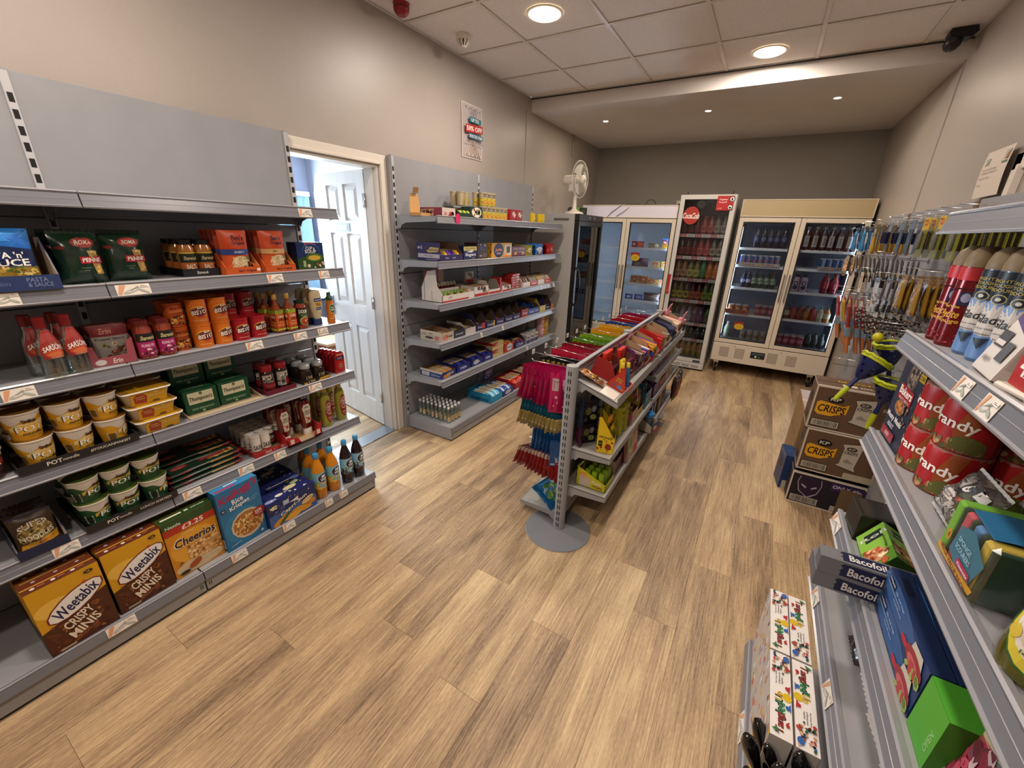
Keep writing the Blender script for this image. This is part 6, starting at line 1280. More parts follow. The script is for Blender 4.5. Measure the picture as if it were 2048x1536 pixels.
# ------------------------------------------------------------------ island stock
ORD = ('first', 'second', 'third', 'fourth', 'fifth', 'sixth', 'seventh', 'eighth', 'ninth', 'tenth', 'eleventh', 'twelfth', 'thirteenth', 'fourteenth')
def hangbag(w, h, d, col, pr, seed=1, head=None, hh=.02):
    """bag with a header hung from its top edge: origin at the hook hole"""
    mb = pouch_mb(w, h, d, M(col, .22), pr, seed, .003, .35, .006, head, nu=7, nv=9)
    if head: mb.box(-w/2, -.001, h, w/2, .001, h + hh, head)
    mb.v = [(x, y, z - h - hh * .5) for x, y, z in mb.v]; return K1(mb)
def hangrow(kind, name, lab, cat, y, z, x0, dx, n, rz, sway=0., fan=0., rnd=.06, seed=3):
    rg = random.Random(seed)
    for i in range(n):
        place(kind, name, f'{lab}, {ORD[i]} from the hook tip', cat, (x0 + dx * i, y + rg.uniform(-.004, .004), z), rz + rg.uniform(-rnd, rnd), None, None, sway + fan * (i / n - .5) + rg.uniform(-.03, .03), rg.uniform(-.04, .04))
L_ = PI / 2 - .55
for y, z, n_ in [(.055, .95, 1), (.205, .95, 1), (.355, .95, 1), (.505, .95, 1), (.655, .95, 1), (.80, .95, 1), (1.02, .95, 1), (1.17, .95, 1), (1.32, .95, 1), (1.47, .95, 1), (1.62, .95, 1), (1.77, .95, 1), (.06, .72, 0), (.06, .545, 0), (.06, .44, 0), (.205, .72, 0), (.36, .6, 0)]:
    hook(isl, -.012, y, z, .235, -1, flat=bool(n_))
GB = hangbag(.125, .215, .016, 'a81650', [('e', .5, .5, .38, .3, '8a1c48'), ('n', .2, .25, .8, .7, .08, 12, ['c87a5c', '7a3a58', 'd8a080', '5a2c3c'], 2), ('r', .15, .74, .75, .9, 'b82c68')], 4)
GBF = hangbag(.125, .215, .016, 'a81650', [('r', .1, .56, .9, .88, 'b8a0a8'), ('bar', .45, .58, .88, .86, 'c0b0b4'), ('t', 'Ingredients', .3, .8, .3, .03, '6a3a50'), ('e', .3, .4, .07, .04, 'd8a0b8'), ('e', .4, .26, .06, .035, 'd8b8c4'), ('n', .2, .1, .8, .3, .05, 6, ['d8a8bc', '7a1c44'], 2)], 7)
hangrow(GB, 'sweet_bag', 'magenta sweet bag on the nearest top hook', 'sweet bag', 1.875, .945, 1.415, .026, 9, L_, .10, -.35)
place(GBF, 'sweet_bag', 'magenta sweet bag nearest the post, its printed back toward the end', 'sweet bag', (1.60, 1.842, .93), .35)
BKB = hangbag(.11, .15, .02, '17171a', [('r', .1, .7, .9, .95, '8a8a2c'), ('n', .1, .1, .9, .6, .1, 14, ['3a3a3c', '8fa03a', 'c8c8c0'], 2)], 5)
hangrow(BKB, 'sweet_bag', 'black sweet bag on the second top hook', 'sweet bag', 2.02, .945, 1.43, .03, 7, L_)
for k_, (y, c, c2, l) in enumerate([(2.17, 'a8203c', 'c84a5c', 'pink and red sweet bag on the third top hook'), (2.32, '7a1c24', 'c8342c', 'deep red sweet bag on the fourth top hook'), (2.47, '5a8a24', '8fb84a', 'bright green sweet bag on the fifth top hook'), (2.615, '7a9a2c', 'a8c85a', 'lime green sweet bag on the sixth top hook'), (2.835, 'c8901c', 'e0b84a', 'golden yellow sweet bag on the seventh top hook'), (2.985, 'c8a02c', '8a4a2c', 'yellow and brown sweet bag on the eighth top hook'),
                               (3.135, '2c4a8a', 'c8c8c8', 'blue and white sweet bag on the ninth top hook'), (3.285, '9c1c24', 'c8c8c4', 'red and white sweet bag on the tenth top hook'), (3.435, 'a81c2c', '5a1c24', 'scarlet sweet bag on the eleventh top hook'), (3.585, '8a1c4a', '4a6a2c', 'plum sweet bag on the last top hook')]):
    kk = hangbag(.12, .17, .022, c, [('e', .5, .5, .36, .25, c2), ('n', .15, .2, .85, .8, .09, 10, [c2, 'd8d0c4', c], k_)], 20 + k_)
    hangrow(kk, 'sweet_bag', l, 'sweet bag', y, .965, 1.43, .028, 7, L_, .05, 0, .1, k_)
TB_ = hangbag(.10, .17, .010, '1c5a74', [('r', 0, 0, 1, .52, 'b09a5c'), ('n', .05, .05, .95, .5, .09, 22, ['d8c890', '8f7434', 'e0d8b8'], 2), ('r', 0, .48, 1, .54, 'd0b86c')], 9)
hangrow(TB_, 'sweet_bag', 'teal and gold sweet bag under the magenta ones', 'sweet bag', 1.885, .735, 1.40, .019, 11, L_, .14, -.4)
BB_ = hangbag(.085, .15, .012, '14447a', [('e', .5, .3, .3, .15, '2c6aa0'), ('r', .1, 0, .9, .1, 'b0b8c0')], 12)
hangrow(BB_, 'sweet_bag', 'blue sweet bag under the teal ones', 'sweet bag', 1.875, .575, 1.475, .021, 7, L_, .08, -.2)
hangrow(BB_, 'sweet_bag', 'blue sweet bag turned edge-on beside the post', 'sweet bag', 1.855, .535, 1.60, .015, 3, L_ - .5, .0, 0, .2)
RB_ = hangbag(.09, .155, .014, '8a1f1c', [('r', 0, .8, 1, 1, 'b8a8a0'), ('e', .5, .4, .3, .2, 'a83a2c'), ('n', .1, .1, .9, .6, .08, 8, ['6a1410', 'b8503c'], 2)], 14, hh=.012)
hangrow(RB_, 'sweet_bag', 'rusty red sweet bag on the lowest hook', 'sweet bag', 1.875, .435, 1.39, .021, 12, L_, .18, -.55)
fl_ = pouch_mb(.19, .15, .03, M('12507c', .22), [('e', .5, .5, .34, .3, '2c6a8a'), ('n', .2, .15, .85, .8, .09, 24, ['5a8a2c', '8fb03c', 'a8a04a', '2c5a1c'], 2), ('t', 'Jelly', .3, .66, .3, .16, 'b0bcc8', .1, .3)], 22)
o = place(K1(fl_), 'sweet_bag', 'blue and green sweet bag lying crumpled on the low shelf', 'sweet bag', (1.61, 1.92, .09), FX - .2, None, None, -1.05)
o = place(K1(fl_), 'sweet_bag', 'second blue sweet bag lying on the low shelf, mostly covered', 'sweet bag', (1.61, 2.08, .085), FX + .3, None, None, -1.2)
for k_, (y, c, l) in enumerate([(2.06, '24508a', 'royal blue bag on a middle hook of the sweet display'), (2.22, '8a6a1c', 'mustard bag on a middle hook of the sweet display'), (2.45, '9c2c24', 'brick red bag on a middle hook of the sweet display')]):
    hangrow(hangbag(.11, .16, .02, c, [('n', .1, .1, .9, .9, .1, 10, ['d8d0c4', c], k_)], 40 + k_), 'sweet_bag', l, 'sweet bag', y, .70, 1.45, .03, 5, L_)
# right-hand side of the island: sloping top shelf
XT = 1.683; ZT = .905
def onT(y, s, up=.0015):
    return (XT + s * math.cos(TILT) + up * math.sin(TILT), y, ZT - s * math.sin(TILT) + up * math.cos(TILT))
def PT(kind, name, label, cat, y, s, up=.0015, rz=0., rx=0.): return place(kind, name, label, cat, onT(y, s, up), FX + rz, None, None, TILT + rx)
def traykind(w, d, hf, hb, col, contents, fr=None, side=None, cin='6a5444', cut=.6):
    pr = {}
    if fr: pr['f'] = fr
    if side: pr['l'] = side
    return [('tray', tray_mb(w, d, hf, hb, col, cin, pr, .002, cut=cut).mesh('tray'), None, None)] + contents
def rodm(r, h, c, cc, part='tube', cap=.18):
    mb = MB(); mb.lathe([(0, 0), (r * .95, 0), (r, .003), (r, h * (1 - cap))], M(c, .25), 12); mb.lathe([(r, h * (1 - cap)), (r * 1.03, h * (1 - cap) + .002), (r * 1.03, h * .98), (r * .9, h), (0, h)], M(cc, .3), 12); return mb
def movem(me_mb, dx, dy, dz, rx=0., ry=0.):
    c, s = math.cos(rx), math.sin(rx); c2, s2 = math.cos(ry), math.sin(ry); out = []
    for x, y, z in me_mb.v:
        y, z = y * c - z * s, y * s + z * c; x, z = x * c2 + z * s2, -x * s2 + z * c2; out.append((x + dx, y + dy, z + dz))
    me_mb.v = out; return me_mb
def part(mb, name): return (name, mb.mesh(name), None, None)
fy = pouch_mb(.10, .13, .018, M('7c5a34', .3), [('e', .35, .78, .2, .12, 'b8702c'), ('n', .1, .1, .9, .7, .12, 20, ['c8a850', '4a2440', '7a2c2c', 'd8b888', '2c1c2c'], 4), ('t', 'mega', .35, .78, .24, .05, '4a1c1c')], 31)
PT(K1(fy), 'sweet_bag', 'gold and purple sweet bag leaning on the sloping shelf next to the post', 'sweet bag', 1.945, .10, up=.006, rz=.3, rx=-1.38)
mb = MB(); mb.box(-.05, -.04, 0, .05, .04, .001, 'd8d0c4'); PT(K1(mb), 'shelf_card', 'blank white card lying on the sloping shelf beside the post', 'card', 1.90, .165)
tubes = [part(movem(rodm(.0135, .085, 'd0c8c0', 'b8261c', cap=.76), -.045 + i * .030, .02, .045, -.3), 'tube') for i in range(4)] + [part(movem(rodm(.0135, .065, '6a2c24', '3a1418', cap=.7), -.045 + i * .030, -.04, .008, -.3), 'tube') for i in range(4)]
PT(traykind(.135, .14, .035, .10, '8a1f20', tubes, [('r', 0, 0, 1, 1, 'a82a20')], None, '6a2a24'), 'sweet_display', 'open box of bright red candy tubes with white ends, the nearer of two', 'sweets', 2.075, .075)
pens = [part(movem(rodm(.010, .13, c, 'c8b02c', cap=.2), x, y, .012, -.42, .1), 'candy_pen') for c, x, y in [('a82a20', -.03, -.02), ('2c6a9c', .015, -.035), ('c8a82c', .0, .0), ('a8301c', .03, .0)]]
t = MB(); t.box(-.06, -.055, 0, .06, .055, .003, '8a2a20'); t.prism([(-.056, 0), (.056, 0), (.0, .135)], 0, -.062, -.059, 'a82c20'); t.prism([(-.056, 0), (.056, 0), (.056, .05), (-.056, .02)], 0, .059, .062, 'a82c20'); t.box(-.06, -.056, 0, .06, -.053, .022, 'a82c20')
fm = lambda u, v, L: (-.0622 - EPS * L, .056 - .112 * u, .135 * v)
decals(t, [('t', 'Juicy', .5, .46, .3, .1, 'a8a02c', .1), ('t', 'Drop', .5, .36, .28, .09, 'a8a02c', .1), ('e', .62, .16, .1, .08, '3a7aa8'), ('e', .36, .18, .08, .07, '5a4a5a'), ('t', 'NEW', .8, .12, .14, .06, 'c8a03c')], fm, 1, .83)
PT([part(t, 'tray')] + pens, 'sweet_display', 'red box with a tall triangular side holding candy pens with yellow tops', 'sweets', 2.03, .172, rz=-.05)
tubes2 = [part(movem(rodm(.0135, .085, 'd0c8c0', ('b8261c', 'b8261c', 'c83a20', '7a1c34')[i], cap=.76), -.048 + i * .032, .01, .05, -.3), 'tube') for i in range(4)] + [part(movem(rodm(.014, .08, 'b0a49c', '5a1c24', cap=.8), -.048 + i * .032, -.055, .012, -.35), 'tube') for i in range(4)]
PT(traykind(.14, .17, .03, .10, '5c2430', tubes2, [('n', .05, .1, .95, .9, .06, 20, ['c88a2c', '8a2c20', 'd8b84a'], 4)], None, '6a4434'), 'sweet_display', 'open box of red candy tubes with white ends, the farther of two', 'sweets', 2.215, .10)
def boxed(w, d, h, cols, n, seed):
    rg = random.Random(seed); out = []
    for i in range(n):
        c = cols[i % len(cols)]; x = -w * .4 + w * .8 * (i + .5) / n
        m = MB(); m.box(-w * .36 / n, -d * .4, 0, w * .36 / n, d * .4, h * rg.uniform(.8, 1.05), M(c, .3), .001); m.box(-w * .2 / n, -d * .402, h * .3, w * .2 / n, -d * .4, h * .6, 'd0c8bc')
        out.append(part(movem(m, x, rg.uniform(-.004, .004), .003, -.12), 'sweet_pack'))
    return out
DT = [(2.365, .14, .16, .03, .12, '5c2a50', ['4a2430', '8a7a6a', '3a1c2c'], 4, 'purple-edged box of small dark sweet packs on the sloping shelf'), (2.52, .15, .17, .03, .11, 'a83a40', ['c85a50', '24408a', 'd8d0c4', 'b0342c'], 5, 'pink box of blue and red sweet packs on the sloping shelf'),
      (2.685, .15, .19, .055, .10, 'a8221c', ['c8962c', 'b8261c', '24408a'], 6, 'red and yellow patterned sweet box at the end of the near sloping shelf'), (2.92, .17, .19, .05, .11, 'a81f1c', ['b8241c', '8a1a18'], 4, 'bright red sweet box, first on the far sloping shelf'),
      (3.12, .16, .19, .045, .09, 'a89c8c', ['6a5c4c', '8a7c6c'], 3, 'cream cardboard sweet box on the far sloping shelf'), (3.31, .15, .19, .05, .10, '1c1f3c', ['24284a', '3a3c5c'], 4, 'navy sweet box on the far sloping shelf'), (3.53, .22, .20, .05, .11, 'b0a498', ['c8a0a0', 'd8c8b0', 'b85a6a', 'd8c070', 'c89a9a'], 8, 'white box of pink and cream sweet packs at the far end of the slope')]
for y, w, d, hf, hb, c, cc, n, l in DT:
    PT(traykind(w, d, hf, hb, c, boxed(w, d, hb * .8, cc, n, int(y * 10)), [('r', .05, .1, .95, .9, cc[0]), ('n', .05, .1, .95, .9, .06, 14, cc + ['d8d0c4'], 3)], [('n', .1, .1, .9, .7, .08, 8, cc, 2)], 'a08464' if c != '1c1f3c' else '3a3438'), 'sweet_display', l, 'sweets', y, .107)
mb = MB()
for s_ in (-1, 1): mb.lathe([(0, 0), (.012, .01), (.016, .04), (.010, .075), (0, .085)], M('b87a84', .7), 12, s_ * .02, 0, sy=.5)
mb.lathe([(0, -.03), (.03, -.02), (.036, .0), (.03, .02), (0, .03)], M('b87a84', .7), 16)
for i, (y, s_) in enumerate([(3.66, .03), (3.62, .17)]): PT(K1(mb) if i == 0 else KEAR, 'soft_toy', ['small pink soft toy with ears by the top rail', 'small pink soft toy with ears at the outer corner'][i], 'soft toy', y, s_, .10) if i else [KEAR := K1(mb), PT(KEAR, 'soft_toy', 'small pink soft toy with ears by the top rail', 'soft toy', y, s_, .10)]
# island lower shelves
def PI_(kind, name, label, cat, y, z, x=1.79, rz=0., rx=0.): return place(kind, name, label, cat, (x, y, z + .001), FX + rz, None, None, rx)
z = .515
KDK = K1(pouch_mb(.09, .115, .02, M('1a1516', .25), [('e', .3, .6, .2, .2, '6a6a3c'), ('e', .65, .3, .2, .16, '8a9a5a'), ('e', .65, .7, .18, .16, '7a7a84')], 3))
for i in range(2):
    for j in range(2): PI_(KDK, 'sweet_sachet', f'black sweet sachet against the island back panel, {("lower", "upper")[j]}, {("nearer the post", "farther from the post")[i]}', 'sachet', 1.95 + i * .10, z + j * .125, 1.735, rz=-.75)
for k_, (y, zz, c, l) in enumerate([(1.895, .74, '2c3a50', 'blue grey foil bag hanging just inside the post'), (1.90, .52, '5a2440', 'purple foil bag standing just inside the post')]): PI_(K1(pouch_mb(.08, .15, .03, M(c, .15), [('n', .1, .1, .9, .9, .12, 16, ['8a94a8', '1c2430', 'b8a0b8'], k_)], 51 + k_)), 'sweet_bag', l, 'sweet bag', y, zz if k_ else .62, 1.70, rz=.6)
t = MB(); w2 = .07; t.box(-w2, -.045, 0, w2, .045, .003, 'cfae1c'); t.prism([(-.045, 0), (.045, 0), (.045, .20), (.03, .205), (-.045, .085)], 0, -w2, -w2 + .003, 'dcbb1c'); t.prism([(-.045, 0), (.045, 0), (.045, .20), (-.045, .085)], 0, w2 - .003, w2, 'dcbb1c'); t.box(-w2, .042, 0, w2, .045, .2, '6a5444'); t.box(-w2, -.045, 0, w2, -.042, .06, 'dcbb1c')
fm = lambda u, v, L: (-w2 - .0002 - EPS * L, .045 - .09 * u, .2 * v)
decals(t, [('n', .06, .05, .94, .4, .07, 24, ['9c3a1c', '7a2c20', 'd8b84a', 'b06a1c'], 4), ('t', 'LEMONHEAD', .5, .46, .8, .06, '3a4a1c', 0, -.12), ('r', .12, .2, .34, .36, '1f241c'), ('t', '60', .23, .28, .12, .05, '8a944a'), ('e', .68, .2, .18, .09, '8a2a20')], fm, 1, .45)
PI_([part(t, 'box')] + [part(movem(pouch_mb(.05, .06, .02, M(c, .2), [('e', .5, .5, .3, .3, 'd8b02c')], k_, .003), -.02 + .022 * (k_ % 3), -.01 + .01 * (k_ // 3), .06 + .03 * (k_ % 4), .3, .3 * (k_ - 2)), 'wrapped_sweet') for k_, c in enumerate(['4a7a2c', 'c8a01c', '8f8a2c', 'c88a1c', '3f8a34', 'd8b83a'])], 'sweet_display', 'tall slanted yellow box of wrapped sweets on the near middle shelf', 'sweets', 1.955, z, 1.835, rz=.22)
KYT = can_(.036, .175, 'b0a81c', [('t', 'TOXIC', .5, .6, .8, .14, '24241a'), ('t', 'SOUR', .5, .75, .6, .1, '24241a'), ('n', .1, .05, .9, .45, .08, 20, ['24241a', 'd8d04a', '8a3a5a', '5a8a2c'], 3), ('r', 0, .9, 1, .96, '24241a')], 'a8a024')
for i, (x, y) in enumerate([(1.83, 2.145), (1.755, 2.15), (1.835, 2.225), (1.76, 2.23)]): PI_(KYT, 'candy_tub', 'tall yellow candy drum on the middle shelf, ' + ['front near', 'back near', 'front far', 'back far'][i], 'tub', y, z, x, rz=.9)
DI = [(2.36, .12, .16, .09, .10, 'a8846a', ['8a5a44', 'b8806a', 'c86a8a'], 4, 'brown box of pink packs on the near middle shelf'), (2.50, .15, .16, .05, .19, 'b8a01c', ['b85a7a', '8a6a2c', 'c8b02c'], 5, 'yellow backed carton with pink figures on the near middle shelf'), (2.67, .15, .17, .11, .16, '2c6a80', ['5a2c50', '3a7a8a'], 5, 'turquoise and purple carton ending the near middle shelf'),
      (2.92, .18, .17, .10, .15, '4a1c50', ['6a2c6a', 'a86a9a'], 5, 'purple carton starting the far middle shelf'), (3.12, .18, .17, .08, .13, '7a2c2c', ['a8342c', 'b8a890'], 5, 'maroon carton on the far middle shelf'), (3.34, .2, .17, .09, .12, 'b0a494', ['8a2c3a', 'c8b8a8'], 6, 'cream carton on the far middle shelf')]
for y, w, d, hf, hb, c, cc, n, l in DI: PI_(traykind(w, d, hf, hb, c, boxed(w, d, hb * .85, cc, n, int(y * 10)), [('n', .05, .1, .95, .9, .07, 16, cc + ['d8d0c4'], 3)], [('n', .1, .1, .9, .8, .1, 8, cc, 2)], '6a5444'), 'sweet_display', l, 'sweets', y, z, 1.80)
for k_, (y, w, hb, c, cc, l) in enumerate([(2.90, .16, .12, '5a2450', ['7a3a6a', '8a8a90'], 'dark purple box on the upper far shelf'), (3.09, .18, .11, '3a3034', ['8a8a8c', '6a2c40'], 'charcoal box on the upper far shelf'), (3.29, .18, .13, '8a2420', ['a8342c', 'd8c8b8'], 'red box on the upper far shelf'), (3.52, .22, .15, 'b0981c', ['7a1c34', 'c8b02c', '4a5a2c'], 'tall yellow box with maroon sweets on the upper far shelf')]):
    PI_(traykind(w, .15, .06, hb, c, boxed(w, .15, hb * .8, cc, 5, k_), [('n', .05, .1, .95, .9, .07, 12, cc, 3)], None, '5a4a40'), 'sweet_display', l, 'sweets', y, .685, 1.785)
z = .28
t = MB(); w2, d2 = .075, .085
t.box(-w2, -d2, 0, w2, d2, .003, 'a8a02c'); t.box(w2 - .003, -d2, 0, w2, d2, .12, 'a89c84'); t.box(-w2, d2 - .003, 0, w2, d2, .12, 'a8a020'); t.prism([(-d2, 0), (d2, 0), (d2, .12), (-d2, .045)], 0, -w2, -w2 + .003, 'b8b41c'); t.box(-w2, -d2, 0, w2, -d2 + .003, .045, 'b8b41c')
t.prism([(d2 - .003, .10), (d2, .10), (d2 - .03, .155), (d2 - .036, .155)], 0, -w2, -w2 + .04, 'b0a894')
fm = lambda u, v, L: (-w2 - .0002 - EPS * L, d2 - 2 * d2 * u, .12 * v)
decals(t, [('p', [(.1, .06), (.5, .06), (.48, .5), (.12, .6)], 'b8a89c'), ('e', .22, .66, .13, .1, 'c8902c'), ('e', .24, .56, .1, .1, 'c8946c'), ('t', 'Xylit', .68, .34, .36, .2, 'e0d8c8', .1, -.12), ('t', 'POPS', .74, .16, .3, .12, '7a2420', 0, -.1)], fm, 1, 1.4)
cyl_ = MB(); cyl_.lathe([(0, 0), (.0165, 0), (.0175, .004), (.0175, .085), (.015, .094), (.008, .098), (0, .099)], M('7a9a1c', .3), 16); cm_ = cyl_.mesh('sweet_tube')
g = empty('sweet_display', 'yellow green box of lime green sweet tubes on the lowest near shelf', 'sweets', (1.80, 1.955, z + .001), FX)
t.obj('box', g)
for i, (x, y) in enumerate([(-.05, -.05), (-.012, -.055), (.028, -.058), (-.05, -.01), (-.01, -.014), (.03, -.018), (-.045, .03), (0, .026), (.038, .022)]): put('sweet_tube', cm_, g, (x, y, .004))
PI_(K1(pouch_mb(.09, .14, .03, M('4a4a24', .25), [('e', .5, .6, .3, .2, '8a8a5c'), ('n', .1, .1, .9, .6, .1, 12, ['7a7a3c', '2c2c1c'], 2)], 61)), 'sweet_bag', 'olive sweet bag standing behind the lime tubes', 'sweet bag', 1.93, z, 1.72, rz=.8)
for k_, (y, w, hf, hb, c, cc, l) in enumerate([(2.15, .16, .09, .13, '6a2c3a', ['5a1c1c', '3a2420'], 'dark maroon box behind the lime tubes on the lowest shelf'), (2.55, .10, .06, .08, '1c3a5c', ['2c5a8a'], 'low blue box on the lowest near shelf')]):
    PI_(traykind(w, .16, hf, hb, c, boxed(w, .16, hb * .85, cc, 4, k_), None, None, '5a4a40'), 'sweet_display', l, 'sweets', y, z, 1.79)
cb = carton_mb(.24, .02, .205, 'b0806c', {'f': [('r', 0, .0, 1, 1, 'b88a74'), ('r', 0, 0, .1, 1, '2c6a9c'), ('e', .32, .55, .26, .42, '8a8a4a'), ('e', .32, .55, .22, .37, 'b8a878'), ('e', .32, .5, .12, .2, '6a8a50'), ('r', .62, 0, 1, 1, 'a82c34'), ('e', .8, .5, .14, .24, 'c8a098'), ('r', .5, .3, .62, .7, 'c8b8a0')]})
PI_(K1(cb), 'flat_game_box', 'flat pink and red picture box leaning along the lowest near shelf', 'box', 2.37, z, 1.885, rx=-.08)
g = empty('toy_pack', 'blue lidded sweet pot in a red and white pack overhanging the lowest shelf', 'toy pack', (1.875, 2.80, .29), FX - .25)
mb = MB(); mb.box(-.06, -.07, 0, .06, .07, .004, 'a82a20'); mb.prism([(-.07, 0), (.07, 0), (.07, .13), (-.07, .05)], 0, .057, .060, 'b0a494'); mb.prism([(-.07, 0), (.07, 0), (.07, .13), (-.07, .05)], 0, -.060, -.057, 'b0a494'); mb.box(-.06, -.072, 0, .06, -.069, .07, '243c6a')
fm, a_ = bface('f', -.06, -.072, 0, .06, -.069, .07); decals(mb, [('p', [(0, 0), (1, 0), (1, .4)], 'b02c20'), ('e', .4, .5, .24, .26, 'c8946c'), ('n', .2, .3, .6, .8, .05, 10, ['d8d0c4', '7a3a20'], 3)], fm, 1, 1.7); mb.obj('carton', g)
MB().lathe([(0, .005), (.04, .005), (.045, .10), (.043, .105)], M('7a8a94', .1, t=.6), 20).obj('clear_pot', g); MB().lathe([(.046, .103), (.048, .105), (.048, .125), (.044, .128), (0, .128)], M('2c74b0', .3), 20).obj('lid', g)
for k_, (y, l) in enumerate([(2.93, 'blue cardboard box end beyond the toy pack'), (3.02, 'second blue cardboard box beyond the toy pack')]): PI_(K1(carton_mb(.06, .16, .15, '1c3a7a', {'f': [('r', .1, .6, .9, .9, '8a94a8'), ('n', .1, .1, .9, .5, .1, 6, ['c8a050', '2c5aa0'], 2)]})), 'sweet_carton', l, 'box', y, z, 1.80)
for k_, y in enumerate((3.20, 3.34)): PI_(K1(carton_mb(.11, .16, .17, ('6a5438', '5a3c50')[k_], {'f': [('n', .1, .1, .9, .9, .1, 10, ['b8a890', '8a2c3a', '3a2c24'], k_)]})), 'sweet_carton', ('tan carton on the far lowest shelf', 'mauve carton on the far lowest shelf')[k_], 'box', y, z, 1.80)
for k_, (y, zz, c) in enumerate([(3.50, .44, '3a1c24'), (3.60, .42, '4a1c2c'), (3.69, .44, '2c1c20')]):
    place(hangbag(.12, .22, .05, c, [('e', .5, .35, .34, .22, '9c2420'), ('r', .1, .05, .9, .16, 'b8961c'), ('n', .1, .6, .9, .9, .08, 8, ['6a2c4a', '2c1c2c', 'a89a90'], k_)], 70 + k_), 'sweet_bag', 'dark glossy bag with red and gold print, far outer end of island, ' + ('nearest', 'middle', 'farthest')[k_], 'sweet bag', (1.93, y, zz + .08), FX)
    hook(isl, .012 - .0, y - 1.815, zz + .08, .255, 1, flat=False)

# ------------------------------------------------------------------ hook panel stock on the right wall
PX = 3.18
def peg(y, z, L=.24, **k): hook(gp, -.002, y - 1.5, z, L, -1, .012, **k)
def pegrow(kind, name, lab, y, z, n, dx=.03, sway=0., cat='item', x0=None, seed=2, rnd=.1, L=.24, rz=0.):
    peg(y, z, L, flat=False)
    rg = random.Random(seed)
    for i in range(n): place(kind, name, f'{lab}, {ORD[i]} from the hook tip', cat, ((x0 or PX - L + .015) + dx * i, y + rg.uniform(-.003, .003), z - .002), -FX + rz + rg.uniform(-rnd, rnd), None, None, sway + rg.uniform(-.04, .04), rg.uniform(-.05, .05))
def card(w, h, col, head, hc, pr=[], blob=None):
    """hang card with its product bulging off the front; origin at the hang hole"""
    mb = MB(); mb.box(-w/2, 0, -h, w/2, .0012, .012, col); mb.box(-w/2 - .0003, -.0006, -head, w/2 + .0003, .0018, .0125, hc)
    fm = lambda u, v, L: (-w/2 + w * u, -.0008 - EPS * L, -h + (h + .012) * v)
    decals(mb, pr, fm, 1, w / h)
    k = [('backing_card', mb.mesh('backing_card'), None, None)]
    if blob: k.append((blob[0], blob[1].mesh(blob[0]), None, None))
    return k
def brush(hl, w, col, bcol, bh, ferr='8a8a88'):
    mb = MB(); mb.lathe([(0, -hl), (.005, -hl + .002), (.008, -hl * .5), (.006, -.01), (0, 0)], M(col, .3), 10, sy=.7)
    mb.box(-w/2, -.006, -hl - .025, w/2, .006, -hl, M(ferr, .3, 1.), .002); mb.box(-w/2 + .001, -.005, -hl - .025 - bh, w/2 - .001, .005, -hl - .024, M(bcol, .8)); return mb
def tool(h, w, c1, c2):
    mb = MB(); mb.lathe([(0, -h), (w * .45, -h + .004), (w * .5, -h * .75), (w * .3, -h * .6), (w * .22, -h * .3)], M(c1, .3), 12, sy=.6); mb.lathe([(w * .22, -h * .3), (w * .32, -h * .25), (w * .3, -.02), (0, 0)], M(c2, .3), 12, sy=.6); return mb
KBL = card(.045, .17, 'b8c4cc', .03, '2a3040', [], ('scraper', movem(tool(.15, .045, '2c6a94', '3a7ca8'), 0, -.008, -.01)))
KGO = card(.045, .17, 'a08a50', .03, '5a4a20', [('n', .1, 0, .9, .2, .09, 8, ['b8861c', '6a4a10'], 2)], ('tool', movem(tool(.15, .04, 'a8802c', '8a8478'), 0, -.008, -.01)))
KNV = card(.05, .14, '3a4450', .035, '6a7480', [('r', .1, .05, .9, .5, '24283a')], ('roll', movem(MB().lathe([(0, -.1), (.018, -.1), (.02, -.09), (.02, -.04), (0, -.035)], M('1c2038', .2), 14), 0, -.012, 0)))
KPK2 = card(.055, .145, '1f2c3c', .03, '5a6a78', [('r', .1, .1, .9, .7, '2a3a4c'), ('n', .1, .1, .9, .7, .08, 10, ['6a7c8c', '1a2430'], 2)])
KYC = card(.065, .155, '8a8420', .045, 'b89a1c', [('r', .05, .0, .95, .7, '6a6828'), ('e', .5, .88, .3, .08, 'b84a1c'), ('t', 'GLUE', .5, .88, .5, .05, 'd8c83a'), ('n', .2, .1, .8, .6, .06, 8, ['4a5a3a', 'a8a88a'], 2)], ('tube', movem(MB().lathe([(0, -.12), (.009, -.118), (.01, -.06), (.004, -.045), (0, -.044)], M('5a5a50', .3), 10), 0, -.008, 0)))
pegrow(KBL, 'scraper', 'pale blue hand tool on the farthest top hook', 4.42, 1.70, 6, .03, .1, 'tool', rz=.2)
pegrow(KBL, 'scraper', 'blue hand tool on the second farthest top hook', 4.05, 1.70, 7, .028, .1, 'tool', rz=.2)
pegrow(KGO, 'hand_tool', 'gold-handled hand tool on a top hook', 3.66, 1.70, 7, .028, .08, 'tool', rz=.2)
pegrow(KNV, 'tape_roll_card', 'carded dark tape roll on a top hook', 3.30, 1.70, 4, .045, .05, 'card')
pegrow(KPK2, 'pen_card', 'slim dark carded pack on a top hook', 3.02, 1.70, 6, .032, .05, 'card')
pegrow(KPK2, 'pen_card', 'slim dark carded pack on the hook before the yellow cards', 2.84, 1.70, 5, .038, .05, 'card', seed=8)
pegrow(KYC, 'glue_card', 'yellow carded glue tube, far yellow hook', 2.62, 1.70, 7, .022, .04, 'card')
pegrow(KYC, 'glue_card', 'yellow carded glue tube, middle yellow hook', 2.42, 1.70, 8, .022, .04, 'card', seed=5)
pegrow(KYC, 'glue_card', 'yellow carded glue tube, near yellow hook', 2.22, 1.70, 9, .02, .04, 'card', seed=6)
KOR = hangbag(.10, .15, .03, '8a7a68', [('n', .05, .05, .95, .95, .12, 26, ['c8702c', 'd8a050', '8a4a20', 'e0d8cc'], 3)], 80)
